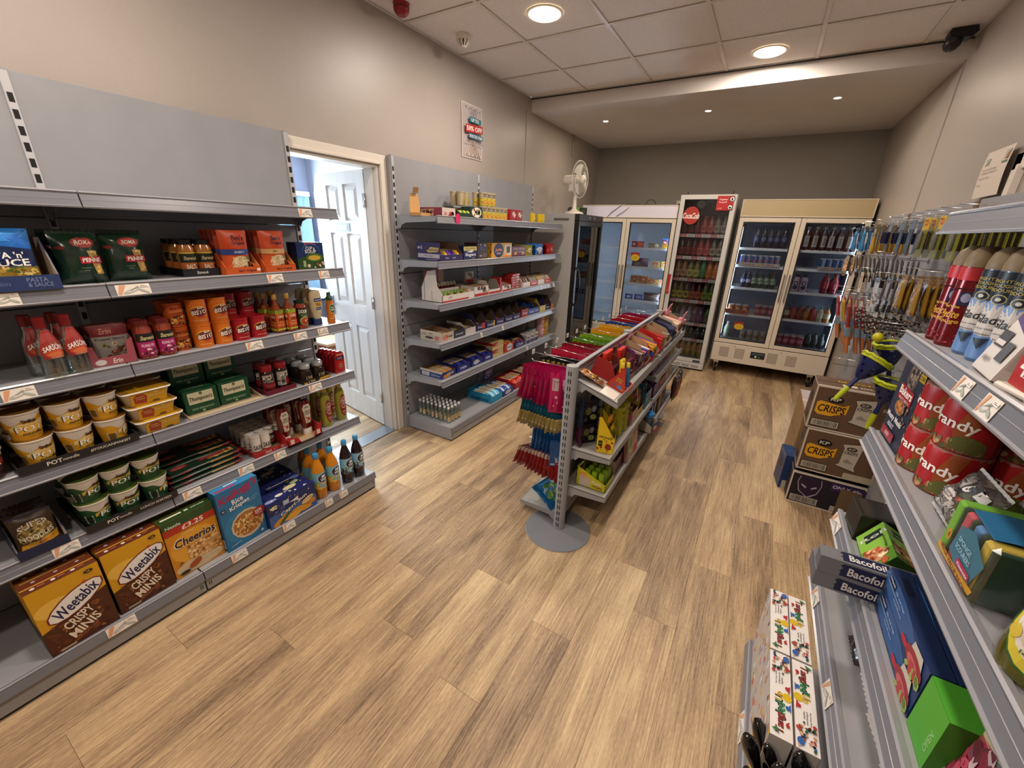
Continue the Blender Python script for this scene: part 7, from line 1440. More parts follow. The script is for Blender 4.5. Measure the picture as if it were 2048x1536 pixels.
KHD = [('brush', brush(.10, .03, '4a4644', '1c1a1a', .04).mesh('brush'), None, None)]
KBC = card(.06, .17, 'c8b89c', .0, 'c8b89c', [('r', 0, .0, 1, .28, '3a3430'), ('e', .5, .62, .22, .2, '8a5a34'), ('e', .5, .62, .12, .14, 'c8a878'), ('t', 'brush', .5, .86, .6, .08, '5a4434')])
KPB = card(.075, .20, 'a8b0b8', .01, '6a7c94', [('n', .1, .1, .9, .75, .14, 16, ['b87a5c', '7a4434', '3a3c50', 'd8b090'], 3), ('t', 'GRIP', .5, .9, .6, .07, '2c3450')])
pegrow(KOR, 'craft_bag', 'clear bag of orange pieces on the farthest second-row hook', 4.50, 1.50, 3, .04, .05, 'bag')
pegrow(KHD, 'paint_brush', 'dark brush with grey handle, far second-row hook', 4.10, 1.51, 8, .025, .25, 'brush', rnd=.25)
pegrow(KHD, 'paint_brush', 'dark brush with grey handle, middle second-row hook', 3.72, 1.51, 9, .023, .15, 'brush', rnd=.2)
pegrow(KHD, 'paint_brush', 'dark brush with grey handle, near second-row hook', 3.34, 1.51, 9, .023, .1, 'brush', rnd=.2, seed=9)
pegrow(KBC, 'brush_card', 'cream carded brush on a third-row hook', 3.68, 1.40, 7, .03, .1, 'card')
pegrow(KPB, 'brush_card', 'photo-printed carded brush on a third-row hook', 3.18, 1.40, 3, .05, .1, 'card')
pegrow(KHD, 'paint_brush', 'black brush on the third-row hook beside the photo cards', 2.98, 1.41, 9, .022, .02, 'brush', rnd=.08)
KGB = hangbag(.10, .155, .024, '8a6a28', [('r', 0, 0, 1, .12, '24344a'), ('n', .1, .15, .9, .9, .09, 16, ['c8a03c', '6a4c18', 'a8a48c'], 3)], 82, '7a5a20')
for k_, y in enumerate((2.66, 2.42)): pegrow(KGB, 'screw_bag', ('gold printed bag, far hook below the yellow cards', 'gold printed bag, near hook below the yellow cards')[k_], y, 1.455, 8, .027, .06, 'bag', seed=k_ + 3)
def pen(c, c2):
    mb = MB()
    for i in range(5): mb.lathe([(0, -.40), (.008, -.395), (.009, -.30), (.008, -.2)], M((c2, 'b8743c', 'c8603c')[i % 3], .3), 7, -.03 + i * .015, 0); mb.lathe([(.008, -.2), (.009, -.19), (.007, -.06), (0, -.03)], M(c, .3), 7, -.03 + i * .015, 0)
    mb.box(-.038, -.011, -.27, .038, .011, -.21, M('6a8ca4', .3)); mb.box(-.038, -.0112, -.21, .0, -.0105, -.19, 'c8c0b8'); return mb
for k_, (y, c, c2, l) in enumerate([(4.44, '9c2a24', 'b85a3c', 'long red-topped foam stick bundle on the farthest lower hook'), (4.16, 'b8901c', 'b8742c', 'long yellow-topped foam stick bundle on a lower hook'), (3.86, '8a1f20', 'b8503c', 'long dark red foam stick bundle on a lower hook')]):
    m_ = pen(c, c2); f_ = pouch_mb(.085, .39, .03, MFILM, None, 9, .002, .2, 0); f_.v = [(x, yy, zz - .40) for x, yy, zz in f_.v]
    pegrow([('foam_sticks', m_.mesh('foam_sticks'), None, None), ('film_wrap', f_.mesh('film_wrap'), None, None)], 'foam_stick_bundle', l, y, 1.21, 5, .04, .22, 'toy', seed=k_)
def beads():
    mb = MB(); rg = random.Random(4)
    for i in range(26): x, zz = rg.uniform(-.035, .035), -.03 - rg.random() * .12; mb.lathe([(0, -.007), (.006, -.004), (.007, 0), (.006, .004), (0, .007)], M(rg.choice(['1c1a1a', '2c2626', '8a827c', '14120f']), .15), 6, x, rg.uniform(-.012, .012), z=zz)
    mb.box(-.035, -.001, -.02, .035, .001, .01, 'a8a8a4'); return mb
KBE = [('bead_bag', beads().mesh('bead_bag'), None, None)]
for k_, y in enumerate((3.42, 3.2, 2.98)): pegrow(KBE, 'bead_bag', ('bag of black shiny beads, far lower hook', 'bag of black shiny beads, middle lower hook', 'bag of black shiny beads, near lower hook')[k_], y, 1.235, 7, .032, .12, 'bag', seed=k_)
peg(3.22, .865, .30, flat=False); peg(2.70, .96, .26, flat=False); peg(2.50, .96, .24, flat=False); peg(2.62, 1.20, .27, flat=False); peg(2.40, 1.20, .24, flat=False)
def scoop():
    navy = M('1c2350', .35); lime = M('a8b41c', .35)
    b = MB(); pr_ = [(.012, -.11), (.03, -.085), (.05, -.045), (.066, 0)]
    n = 20
    for i in range(3):   # lattice cup: rows of quads with open holes
        pass
    vs = []; fs = []
    for j in range(9):
        t = j / 8; z_ = -.11 + .11 * t; r = .012 + .054 * t ** .8
        vs += [(r * math.cos(2*PI*k/24), r * math.sin(2*PI*k/24), z_) for k in range(24)]
    for j in range(8):
        for k in range(24):
            if j in (2, 4, 6) and (k + (j // 2)) % 4 == 0: continue
            fs.append((j*24+k, j*24+(k+1) % 24, (j+1)*24+(k+1) % 24, (j+1)*24+k))
    b.add(vs, fs, navy, True); vs2 = [(x * .93, y * .93, z + .002) for x, y, z in vs]; b.add(vs2, [f[::-1] for f in fs], navy, True)
    r_ = MB(); r_.tube([(.067 * math.cos(2*PI*k/24), .067 * math.sin(2*PI*k/24), .006 + .003 * math.sin(k * 2.6)) for k in range(25)], .0075, lime, 6)
    r_.lathe([(.066, -.012), (.069, 0), (.066, .012), (.062, .012), (.062, -.01)], lime, 24)
    h = MB(); h.lathe([(0, -.25), (.010, -.248), (.013, -.2), (.012, -.165)], lime, 12); h.lathe([(.0115, -.165), (.009, -.13), (.013, -.10)], navy, 12)
    return [part(b, 'cup'), part(r_, 'rim'), part(h, 'handle')]
KSC = scoop()
for i, (x, y, z_, rx, ry, l) in enumerate([(2.93, 2.52, 1.07, -.2, .5, 'blue and lime scoop toy hanging tilted, handle pointing to the aisle'), (3.0, 2.47, .985, .05, .1, 'blue and lime scoop toy hanging below with its open cup upward'), (2.98, 2.60, 1.14, .0, -.2, 'lime-rimmed scoop toy partly behind the tilted one')]):
    place(KSC, 'scoop_toy', l, 'toy', (x, y, z_), .0, None, None, rx, ry)
MBc = MB(); MBc.lathe([(0, -.022), (.012, -.019), (.021, -.008), (.022, 0), (.021, .008), (.012, .019), (0, .022)], M('b8b01c', .3), 16); place(K1(MBc), 'plastic_ball', 'yellow green plastic ball caught above the scoop toys', 'ball', (2.90, 2.50, 1.185))
mb = MB(); mb.lathe([(.026, -.01), (.03, 0), (.028, .01), (.024, .008), (.024, -.008)], M('a8b41c', .35), 18); mb.prism([(.0, -.02), (.05, -.01), (.09, -.12), (.05, -.14)], 1, -.018, .018, M('1c2350', .35)); place(K1(mb), 'water_pistol', 'small navy toy pistol with lime ring hanging lowest', 'toy', (3.0, 2.56, .97), .4)

# ------------------------------------------------------------------ cooler contents
def petk(r, h, body, cap, lab, base, z0=.28, z1=.62, n=12):
    p = [(0, 0), (r * .9, 0), (r, h * .03), (r, h * .62), (r * .8, h * .74), (r * .4, h * .86), (r * .38, h * .93)]
    return bottle(p, M(body, .15, coat=.4), M(cap, .3), [(r * .46, h * .91), (r * .48, h * .92), (r * .46, h * .99), (0, h)], (h * z0, h * z1, 2.8, lab, base), n)
def fill(kind, name, lab, cat, x0, dx, n, y, z, rows=2, dy=.075, skip=()):
    for r_ in range(rows):
        for i in range(n):
            if (i, r_) in skip: continue
            place(kind, name, f'{lab}, {ORD[i]} from the left, {("front", "second", "third")[r_]} row', cat, (x0 + i * dx, y + r_ * dy, z + .0005), .2 * ((i + r_) % 3 - 1))
Y1 = 5.70
DKB = petk(.031, .22, '181a2c', '20243c', [('r', 0, 0, 1, 1, '20264a'), ('e', .5, .5, .3, .3, '5a648a')], None)
fill(DKB, 'drink_bottle', 'dark blue drink bottle, top left of the cream cooler', 'bottle', 2.235, .066, 5, Y1, 1.50)
BPM = petk(.034, .24, '4a1410', 'b8b0a8', [('r', .3, 0, .8, 1, 'b0a8a4'), ('t', 'bpm', .55, .5, .8, .22, '1c1c20', 0, PI / 2)], None, .15, .62)
fill(BPM, 'drink_bottle', 'red vertically lettered bottle, top right of cream cooler', 'bottle', 2.705, .073, 6, Y1 - .02, 1.50)
CANS = can_(.027, .115, '8a98b0', [('p', [(.1, 0), (.5, 0), (.5, 1), (.1, 1)], '2c4488'), ('e', .5, .5, .14, .12, 'b83a2c')], 'b8bcc0')
CANB = can_(.027, .115, '24509a', [('p', [(.5, 0), (.9, 0), (.9, 1), (.5, 1)], 'a8b0c0')], 'b8bcc0')
fill(CANS, 'drink_can', 'silver and blue slim can, left second shelf', 'can', 2.135, .058, 7, Y1 - .03, 1.3095)
fill(CANB, 'drink_can', 'blue slim can on the right side, second shelf', 'can', 2.905, .057, 4, Y1 - .03, 1.3095)
RBT = lambda w: K1(tray_mb(w, .17, .034, .034, 'b8b4b0', '8a8a88', {'f': [tx('RedBull', 'a83a3c', .25, .5, .3, .5, 0), tx('RedBull', 'a83a3c', .72, .5, .3, .5, 0), ('e', .5, .5, .04, .3, 'c8a02c')]}, .002))
place(RBT(.41), 'can_tray', 'white tray under the slim cans on the left', 'tray', (2.31, 5.71, 1.3065)); place(RBT(.235), 'can_tray', 'white tray under the slim cans on the right', 'tray', (2.99, 5.71, 1.3065))
GNB = petk(.030, .19, '24342c', '3a4a2c', [('r', 0, 0, 1, 1, '8a9a8c'), ('p', [(.1, .1), (.9, .6), (.9, .9), (.1, .4)], '3a5a34')], None)
fill(GNB, 'drink_bottle', 'dark green bottle on the left third shelf', 'bottle', 2.30, .064, 4, Y1, 1.055)
NVB = petk(.030, .19, '14162c', '1c2040', [('r', 0, 0, 1, 1, '2a3260'), ('e', .5, .4, .4, .3, 'a8b0c8')], None)
fill(NVB, 'drink_bottle', 'navy bottle leaning group at the left third shelf', 'bottle', 2.19, .05, 2, Y1, 1.055)
LOZ = bottle([(0, 0), (.032, 0), (.035, .01), (.036, .07), (.03, .10), (.034, .13), (.026, .155), (.014, .165)], M('a894a4', .2), M('3a2c5a', .3), [(.016, .162), (.018, .165), (.018, .185), (0, .187)], (.02, .13, 2.4, [('e', .5, .7, .28, .2, '241c34'), ('e', .5, .28, .28, .2, '241c34'), ('e', .5, .7, .12, .1, 'd0c0cc')], None), 14)
fill(LOZ, 'drink_bottle', 'curvy white and purple bottle on the right third shelf', 'bottle', 2.715, .073, 2, Y1 - .03, 1.055)
REDT = petk(.036, .21, '7a1420', '8a1c24', [('r', 0, 0, 1, 1, '9c2030'), ('t', 'boost', .5, .5, .6, .2, 'c8a0a4', 0, PI / 2)], None)
fill(REDT, 'drink_bottle', 'tall cherry red bottle on the right third shelf', 'bottle', 2.985, .078, 2, Y1, 1.055)
ORC = can_(.033, .10, 'b8682c', [('e', .5, .5, .3, .3, 'c8c0b4')], 'b8b0a4')
fill(ORC, 'drink_can', 'orange soda can in the orange tray', 'can', 2.125, .073, 3, Y1 - .03, .7485)
place(K1(tray_mb(.24, .16, .055, .055, 'b8581c', '8a5a34', {'f': [tx('IRN-BRU', '24408a', .25, .5, .34, .5, 0), tx('IRN-BRU', '24408a', .75, .5, .34, .5, 0)]}, .002)), 'can_tray', 'orange and blue tray around the orange soda cans', 'tray', (2.20, 5.70, .7455))
PKC = can_(.032, .115, '8a3a50', [('r', .1, .3, .9, .7, 'b07080')], 'b8a8ac')
fill(PKC, 'drink_can', 'pink can on the left fourth shelf', 'can', 2.405, .068, 3, Y1, .745)
for i, (c, cp) in enumerate([('5a3a20', '1f4a34'), ('8a3434', '1f5a40'), ('7a2c24', '24503c'), ('8a4a24', '1f4a34'), ('9c3a3a', '24604a'), ('a8a48c', '1f5a3c'), ('b0702c', '24503c')]):
    place_k = petk(.030, .165, c, cp, [('r', 0, 0, 1, 1, ('b0a490', '8a2c30', '6a2420', 'a8703c', '9c2c34', 'c8c4b0', 'c8c0a0')[i])], None)
    for r_ in range(2): place(place_k, 'drink_bottle', f'small green-capped bottle on the right fourth shelf, {ORD[i]} from the left, {("front", "second")[r_]} row', 'bottle', (2.70 + .063 * i, Y1 - .02 + r_ * .07, .7455))
WHB = petk(.032, .19, '9aa08c', 'a8a8a0', [('r', 0, 0, 1, 1, '8a9a7a')], None)
place(WHB, 'drink_bottle', 'single pale bottle at the bottom left of the cream cooler', 'bottle', (2.13, 5.70, .4465))
CLC = can_(.031, .10, '8a8884', [('r', 0, .2, 1, .7, '6a5a54')], '9aa0a4')
fill(CLC, 'drink_can', 'grey can on the left cooler floor', 'can', 2.31, .07, 4, Y1, .4465)
fill(PKC, 'drink_can', 'pink can on the right cooler floor', 'can', 2.695, .068, 4, Y1 - .02, .4465)
DGB = petk(.030, .165, '1c2420', '1c3c2c', [('r', 0, 0, 1, 1, '2a3430')], None)
fill(DGB, 'drink_bottle', 'dark bottle with green cap on the right cooler floor', 'bottle', 2.975, .063, 3, Y1, .4465)
def star(w, lines):
    mb = MB(); n = 28; pts = [((w * (1 if k % 2 else .84)) * math.cos(2*PI*k/n), (w * .72 * (1 if k % 2 else .82)) * math.sin(2*PI*k/n)) for k in range(n)]
    mb.box(-w * 1.0, .002, -w * .1, w * .85, .003, w * 1.05, M('8a2420', .5)); mb.prism(pts, 1, 0, .002, M('c8a41c', .5))
    decals(mb, [('t', s, 0, y, ww, .008, '5a4424') for s, y, ww in lines], lambda u, v, L: (u, -.0004 - EPS * L, v), 1, 1); return K1(mb)
place(star(.055, [('any 2', .012, .04), ('for 2.50', -.004, .05)]), 'price_star', 'yellow starburst offer card on the cream cooler door, over red card', 'price card', (2.255, 5.596, .60))
place(star(.06, [('meal', .018, .04), ('deal 3.50', .002, .06), ('here', -.014, .05)]), 'price_star', 'yellow starburst offer card on the white food cabinet door', 'price card', (.925, 5.516, 1.325))
# narrow cooler bottles
RW = [(1.624, ['3a1614', '3a1614', '4a1816', '8a3a34', '8a3a34', '6a6258', '6a6258'], ['5c1a1a', '6a1c1c', '6a2020', 'a85a50', 'a85a50', '9a9284', '9a9284'], .205, 'top'),
      (1.372, ['3a1614', '3a1614', '4a1816', '8a3430', '8a3430', '5a524a', '5a524a'], ['7a2424', '7a2424', '7a2828', 'b05a54', 'b05a54', 'a09888', 'a09888'], .205, 'second'),
      (1.116, ['8a5a34', '8a5a34', '7a7034', '7a7034', '3a6a44', 'a8602c', 'a8602c'], ['b0907a', 'b0907a', 'b8b06a', 'b8b06a', '3f7a4c', 'b8703c', 'b8703c'], .205, 'third'),
      (.858, ['5a5c24', '5a5c24', '3a2c24', '3a1c18', '3a1c18', '4a5a24', '4a5a24'], ['b8a43c', 'b8a43c', 'b8a43c', 'b04a3c', 'b04a3c', '8aa03c', '8aa03c'], .205, 'fourth'),
      (.581, ['3a3438', '3a3438', '7a7484', '7a7c8a', '5a3a5a', '5a3a5a', '4a6a34'], ['8a9a94', '9aa8a0', 'a8a8b0', 'a8b0b0', '6a3a5c', '6a3a5c', '6a3a5c'], .18, 'fifth')]
for z, bc, lc, h, nm in RW:
    cache = {}
    for i in range(7):
        kk = (bc[i], lc[i])
        if kk not in cache: cache[kk] = petk(.0342, h, bc[i], bc[i], [('r', 0, 0, 1, 1, lc[i]), ('e', .5, .5, .2, .3, bc[i])], None, .12, .5)
        for r_ in range(3): place(cache[kk], 'soft_drink_bottle', f'soft drink bottle, {nm} shelf of the narrow cooler, {ORD[i]} from left, {("front", "second", "third")[r_]} row', 'bottle', (1.372 + .082 + i * .071, 5.60 + r_ * .075, z + .0045 + .0005))
DKG = petk(.030, .16, '241f1c', '4a4640', [('r', 0, 0, 1, 1, '2c2824'), ('e', .5, .5, .2, .2, '6a6660')], None); GLD = petk(.034, .21, '8a7434', '8a8468', [('r', 0, 0, 1, 1, '9a844a'), ('e', .5, .7, .3, .2, 'a85a4a')], None)
fill(DKG, 'soft_drink_bottle', 'dark bottle on the lowest wire shelf, narrow cooler', 'bottle', 1.454, .071, 7, 5.60, .3855); fill(GLD, 'soft_drink_bottle', 'golden bottle on the floor of the narrow cooler', 'bottle', 1.454, .071, 7, 5.60, .156)
# chilled food
def fpack(name, lab, x, z, w, h, col, pr, rx=0., y=5.66, d=.03): place(K1(pouch_mb(w, h, d, M(col, .3), pr, int(x * 100), .003, .4, .004)), name, lab, 'food packet', (x, y, z + .001), 0, None, None, rx)
fpack('sausage_packet', 'red and orange food packet on the top shelf of the white cabinet', .90, 1.447, .16, .07, 'a83450', [('r', .5, .1, .9, .9, 'c8643c'), ('e', .2, .5, .1, .3, 'd8c8cc')])
fpack('ham_packet', 'clear and gold food packet beside the red one', 1.10, 1.447, .13, .055, '8a7a54', [('n', .1, .1, .9, .9, .1, 12, ['b8a060', '6a5a34', 'c8c0a8'], 2)])
fpack('cheese_packet', 'blue and yellow food packet at the right of the top shelf', 1.26, 1.447, .12, .12, '5a78b8', [('r', 0, 0, 1, .45, 'c8962c'), ('e', .3, .6, .26, .2, 'b83a34'), ('e', .3, .58, .18, .1, 'd8d0c8')])
fpack('salami_packet', 'mauve food packet under the offer card', .96, 1.213, .22, .10, '6a5464', [('e', .3, .4, .2, .3, 'a89478')])
for i, (x, z, w, h) in enumerate([(1.17, 1.213, .11, .075), (1.285, 1.213, .09, .075), (.93, 1.003, .12, .09), (1.05, 1.003, .10, .09), (1.16, 1.003, .14, .06), (1.285, 1.003, .10, .065)]):
    place(K1(carton_mb(w, .09, h, ('c8b07a', 'c8b85a', 'b08a60', 'a8743c', 'b8905a', 'b8a878')[i], {'f': [('e', .45, .6, .3, .26, 'a02c28'), ('e', .45, .56, .2, .12, 'd8c8b8'), ('n', .1, .02, .95, .3, .1, 8, ['c8a02c', '8a5a2c', 'e0c890'], i)]})), 'pastry_box', ['cream pastry box, left, second shelf', 'yellow pastry box, right, second shelf', 'pastry box at the left, third shelf', 'tan pastry pack second on the third shelf', 'low pastry box third on the third shelf', 'pale pastry box at the right end, third shelf'][i] + ' of the white cabinet', 'box', (x, 5.66, z + .0005), 0)
fpack('blue_packet', 'small blue and white packet, first on the fourth shelf', .87, .783, .11, .06, '3a5490', [('e', .5, .5, .3, .3, 'c8ccd8')])
fpack('blue_packet', 'small purple blue packet, second on the fourth shelf', 1.0, .783, .12, .065, '4a5490', [('e', .5, .5, .3, .3, '8a94b8')])
fpack('bread_packet', 'large dark brown food bag on the fourth shelf', 1.17, .783, .22, .10, '3a2a24', [tx('Brennans', 'a09488', .5, .6, .5, .14)], d=.06)
for i, (y, z) in enumerate([(4.55, 1.15), (4.72, .92), (4.9, .92), (4.6, .70)]): place(K1(carton_mb(.12, .1, .08, 'a89c8a', {'f': [('n', .1, .1, .9, .9, .1, 12, ['b8503c', 'c8a03c', '6a5a44'], i)]})), 'chilled_box', ['cream chilled box, upper shelf of the black-door fridge', 'cream chilled box, left on the middle shelf of that fridge', 'cream chilled box, right on the middle shelf of that fridge', 'cream chilled box, lower shelf of the black-door fridge'][i], 'box', (.40, y, z + .0005), FX)

# ------------------------------------------------------------------ stacked cartons by the hook panels
WE = 'cfc4b4'
def crisp(w, d, h, col, front, side_hole=True):
    mb = MB(); mb.box(-w/2, -d/2, 0, w/2, d/2, h, M(col, .75), .001)
    e = .007
    for fc in 'flt':
        fm, a_ = bface(fc, -w/2, -d/2, 0, w/2, d/2, h); sp = [('r', 0, 0, e / w, 1, WE), ('r', 1 - e / w, 0, 1, 1, WE), ('r', 0, 1 - e * 1.4 / h, 1, 1, WE), ('r', 0, 0, 1, e / h, WE)] if fc == 'f' else [('r', 0, 0, 1, .03, WE), ('r', 0, .97, 1, 1, WE), ('r', .96, 0, 1, 1, WE)] if fc == 'l' else [('r', 0, 0, 1, .05, WE), ('r', 0, .48, 1, .52, '2a1d16')]
        decals(mb, sp + (front if fc == 'f' else [('e', .5, .62, .2, .12, '0c0a09'), ('e', .5, .2, .16, .1, '24180f')] if fc == 'l' else [('r', .28, .56, .68, .72, 'b8922c'), ('t', 'CRISPS', .48, .64, .36, .12, '2a2018'), ('r', .32, .2, .5, .4, WE), ('t', 'REAL.', .62, .3, .16, .12, WE)]), fm, 1, a_)
    return K1(mb, 'carton')
kpf = [('p', [(.05, .40), (.05, .62), (.09, .66), (.38, .60), (.45, .66), (.44, .44), (.36, .40), (.26, .34), (.1, .34)], 'd89c20'), ('t', 'CRISPS', .25, .50, .34, .17, '1c1410', .12), ('e', .27, .73, .10, .08, '17110d'), ('t', 'KP', .27, .73, .13, .075, 'c8c0b4', .1),
       ('p', [(.50, .80), (.80, .88), (.765, .80), (.73, .30), (.77, .20), (.48, .28), (.52, .34), (.53, .7)], '17110d'), ('p', [(.505, .79), (.795, .865), (.76, .79), (.725, .30), (.755, .215), (.485, .29), (.525, .34), (.535, .7)], 'b0a89a'), ('e', .63, .71, .07, .05, '3a302a'), ('t', 'KP', .63, .71, .08, .045, 'b0a89a'), ('t', 'CRISPS', .63, .62, .17, .07, '2a221e', .05), ('p', [(.56, .42), (.62, .48), (.66, .42), (.70, .4), (.66, .38), (.58, .39)], '8a8274'),
       ('t', 'BEEF', .89, .68, .11, .075, 'b8ae9e', .1), ('t', 'FLAVOUR', .895, .60, .11, .03, '8a7c6c', .1), ('r', .045, .07, .395, .235, '17110d'), ('bar', .05, .08, .39, .225, 'b0a898')]
KCR = crisp(.385, .215, .272, '5e4632', kpf); KCR2 = crisp(.375, .215, .282, '5e4632', kpf + [('r', .62, .01, 1, .16, 'a89c88')])
puf = [('r', .55, .68, 1, .92, '3a2050'), ('t', 'ONLY 40p', .76, .80, .38, .14, 'c8c0c8', .15), ('p', [(.12, .9), (.42, .9), (.44, .7), (.40, .42), (.34, .32), (.28, .24), (.22, .32), (.14, .42), (.1, .7)], 'a89cb0'), ('p', [(.13, .9), (.41, .9), (.43, .7), (.39, .44), (.34, .37), (.28, .28), (.21, .36), (.15, .44), (.11, .7)], '241430'), ('p', [(.17, .66), (.24, .58), (.23, .54), (.16, .62)], 'b0a4b8'), ('p', [(.37, .66), (.30, .58), (.31, .54), (.38, .62)], 'b0a4b8'),
       ('t', 'SAUCY', .82, .56, .22, .09, '4a2f5c', .1), ('t', 'BBQ', .80, .45, .14, .08, '4a2f5c', .1), ('t', 'FLAVOUR', .80, .34, .28, .08, '4a2f5c', .1), ('bar', .05, .07, .44, .27, 'a8a098'), ('r', .62, .05, .95, .22, 'a8a098')]
place(KCR, 'crisp_carton', 'brown crisp carton at the top of the stack of three', 'box', (2.985, 2.993, .533), -.01)
place(KCR2, 'crisp_carton', 'brown crisp carton in the middle of the stack of three', 'box', (2.995, 2.993, .246), .0)
kb = crisp(.375, .215, .22, '1c1220', puf)
o = place(kb, 'crisp_carton', 'black and purple crisp carton at the bottom of the stack', 'box', (2.99, 2.993, .0), .0)
for sx in (.16,): 
    mb = MB(); mb.prism([(0, 0), (.12, .03), (.10, .20), (.0, .19)], 1, -.0015, .0015, M('5a4630', .8)); f = place(K1(mb), 'torn_flap', 'torn brown carton flap leaning at the right of the bottom crisp carton', 'cardboard', (3.05, 2.845, .01), -.35)
mb = carton_mb(.36, .50, .53, '8f7148', {'l': [('r', .0, .52, 1, .55, '7a5c38')], 't': [('r', 0, .45, 1, .52, 'b09468')], 'f': [('r', 0, .4, 1, .42, '6a4f30')]}); place(K1(mb), 'cardboard_box', 'large plain brown box on the floor behind the crisp cartons', 'box', (2.985, 3.42, 0), 0)
mb = carton_mb(.16, .18, .25, '1c3560', {'l': [('e', .5, .62, .2, .14, '0c0c10'), ('r', 0, .9, 1, 1, '4a5a80')], 'f': [('r', .1, 0, .9, .25, 'a8a49c'), ('r', .2, .6, .8, .62, '3a5080')], 't': [('r', 0, .4, 1, .5, '2c4878')]}); place(K1(mb), 'cardboard_box', 'blue carton standing on the floor at the side of the brown box', 'box', (2.83, 3.12, 0), .12)

# ------------------------------------------------------------------ right-hand shelving stock (faces the aisle, -X)
RX = -PI / 2
def PC(kind, name, label, cat, x, y, z, rz=0., rx=0., ry=0., sc=None): return place(kind, name, label, cat, (x, y, z), RX + rz, None, sc, rx, ry)
z = 1.3755
def aero(col, capc, lab, r=.031, h=.225, bot=None):
    p = [(0, .002), (r * .93, .002), (r * .97, .0), (r, .004), (r, h * .80)]
    cp = [(r * 1.0, h * .80), (r * 1.01, h * .805), (r * 1.0, h * .86), (r * .86, h * .94), (r * .55, h * .985), (r * .3, h), (0, h * 1.0)]
    return bottle(p, M(col, .2, m=.3), M(capc, .5), cp, (.006, h * .795, 3.6, lab, M(col, .2, m=.3)), 28, body_name='can')
rl = [('r', 0, .84, 1, 1, 'a81a20'), ('p', [(.1, .72), (.9, .76), (.9, .74), (.1, .70)], '5a1418'), ('r', .56, .52, .76, .70, '1a1a3c'), ('e', .66, .62, .07, .06, '8a8aa0'), ('t', 'Mulled Wine', .46, .50, .34, .035, 'c8a03c', .1), ('t', 'La Petite', .42, .40, .5, .10, 'c8922c', .2), ('t', 'Rouge', .5, .30, .4, .07, 'c8922c', .2)] + [('e', .1 + .09 * (k * 7 % 10), .03 + .05 * (k * 3 % 4) / 1.5, .016, .012, 'b84048') for k in range(12)]
KAR = aero('6a1418', '8a7456', rl)
bll = [('r', 0, .0, 1, .34, '5a7aa8'), ('r', 0, .3, 1, 1, '0f1622'), ('p', [(0, .34), (0, .75), (.25, .62), (.45, .70), (.8, .60), (1, .5), (1, .34)], '6a86b0'), ('e', .5, .46, .38, .19, 'b8b0a8'), ('t', 'Glade', .48, .47, .5, .10, '1a1a1c', .25), ('t', 'FIGHTS', .5, .9, .3, .035, 'a0903c'), ('t', 'TOUGH', .5, .85, .3, .035, 'a0903c'), ('t', 'ODOURS', .5, .80, .36, .035, 'a0903c'), ('e', .52, .70, .11, .055, 'a8a070'), ('e', .52, .70, .09, .046, '0f1622'), ('e', .52, .70, .04, .022, 'b8b0a0'), ('t', 'pure clean', .5, .36, .3, .022, '2a2a2c'), ('p', [(.4, .24), (.62, .26), (.52, .12)], '17202c'), ('t', 'linen', .5, .3, .2, .02, '2a2a2c')]
KAB = aero('54749c', '8a7456', bll)
for i in range(3):
    PC(KAR, 'air_freshener', f'red air freshener can, {ORD[i]} from the shelf edge in the far row', 'aerosol', 2.795 + i * .064, 1.425, z, .45); PC(KAR, 'air_freshener', f'red air freshener can, {ORD[i]} from the shelf edge in the near row', 'aerosol', 2.795 + i * .064, 1.357, z, .5)
    PC(KAB, 'air_freshener', f'blue air freshener can, {ORD[i]} from the shelf edge in the far row', 'aerosol', 2.805 + i * .064, 1.272, z, .55); PC(KAB, 'air_freshener', f'blue air freshener can, {ORD[i]} from the shelf edge in the middle row', 'aerosol', 2.808 + i * .064, 1.206, z, .6)
    PC(KAB, 'air_freshener', f'blue air freshener can, {ORD[i]} from the shelf edge in the near row', 'aerosol', 2.812 + i * .064, 1.140, z, .65)
plg = [('r', 0, 0, 1, 1, 'c0b8b0'), ('r', 0, .5, 1, .95, '14161f'), ('p', [(0, .42), (1, .30), (1, .6), (0, .72)], '4a3a6c'), ('p', [(0, .5), (1, .42), (1, .46), (0, .54)], '8a70a8'), ('e', .3, .66, .18, .12, 'c8c4c8'), ('e', .68, .56, .2, .14, 'c8c4c8'), ('t', 'Glade', .3, .67, .26, .07, '2a2438', .2), ('t', 'Glade', .68, .57, .28, .08, '2a2438', .2), ('r', .1, .2, .5, .32, '3a3a3c'), ('r', .12, .215, .48, .25, 'c0b8b0'), ('r', .55, .12, .85, .26, '4a4a4c'), ('t', 'plug in', .3, .1, .3, .05, '6a6468')]

KPLG = K1(carton_mb(.125, .03, .25, 'b8b0a8', {'f': plg, 'r': [('r', .1, .1, .9, .9, 'a8a09a')]}))
for i in range(3): PC(KPLG, 'plug_in_box', f'white and purple plug-in freshener box leaning back, {ORD[i]} from the shelf edge', 'box', 2.775 + i * .036, 1.068, z, -.1, -.28)
dome = MB(); dome.lathe([(.10, 0), (.098, .04), (.085, .10), (.06, .15), (.02, .18), (0, .183)], MFILM, 28); 
cone = MB()
for k in range(5): cone.lathe([(.055 - k * .01, .02 + k * .032), (.05 - k * .01, .025 + k * .032), (.02 - k * .003, .055 + k * .032)], M('1f4a30', .4), 16)
bs = MB(); bs.box(-.10, -.10, 0, .10, .10, .012, M('b8b0a4', .4), .004); bs.prism([(-.10, 0), (.10, 0), (.10, .25), (.06, .26), (-.10, .02)], 0, .098, .101, M('b8b4ac', .35))
place([part(bs, 'card_backing'), part(dome, 'clear_dome'), part(cone, 'green_tree')], 'air_freshener_pack', 'green freshener tree inside a clear moulded dome beside the plug-in boxes', 'packet', (2.86, .90, z), RX + .1)
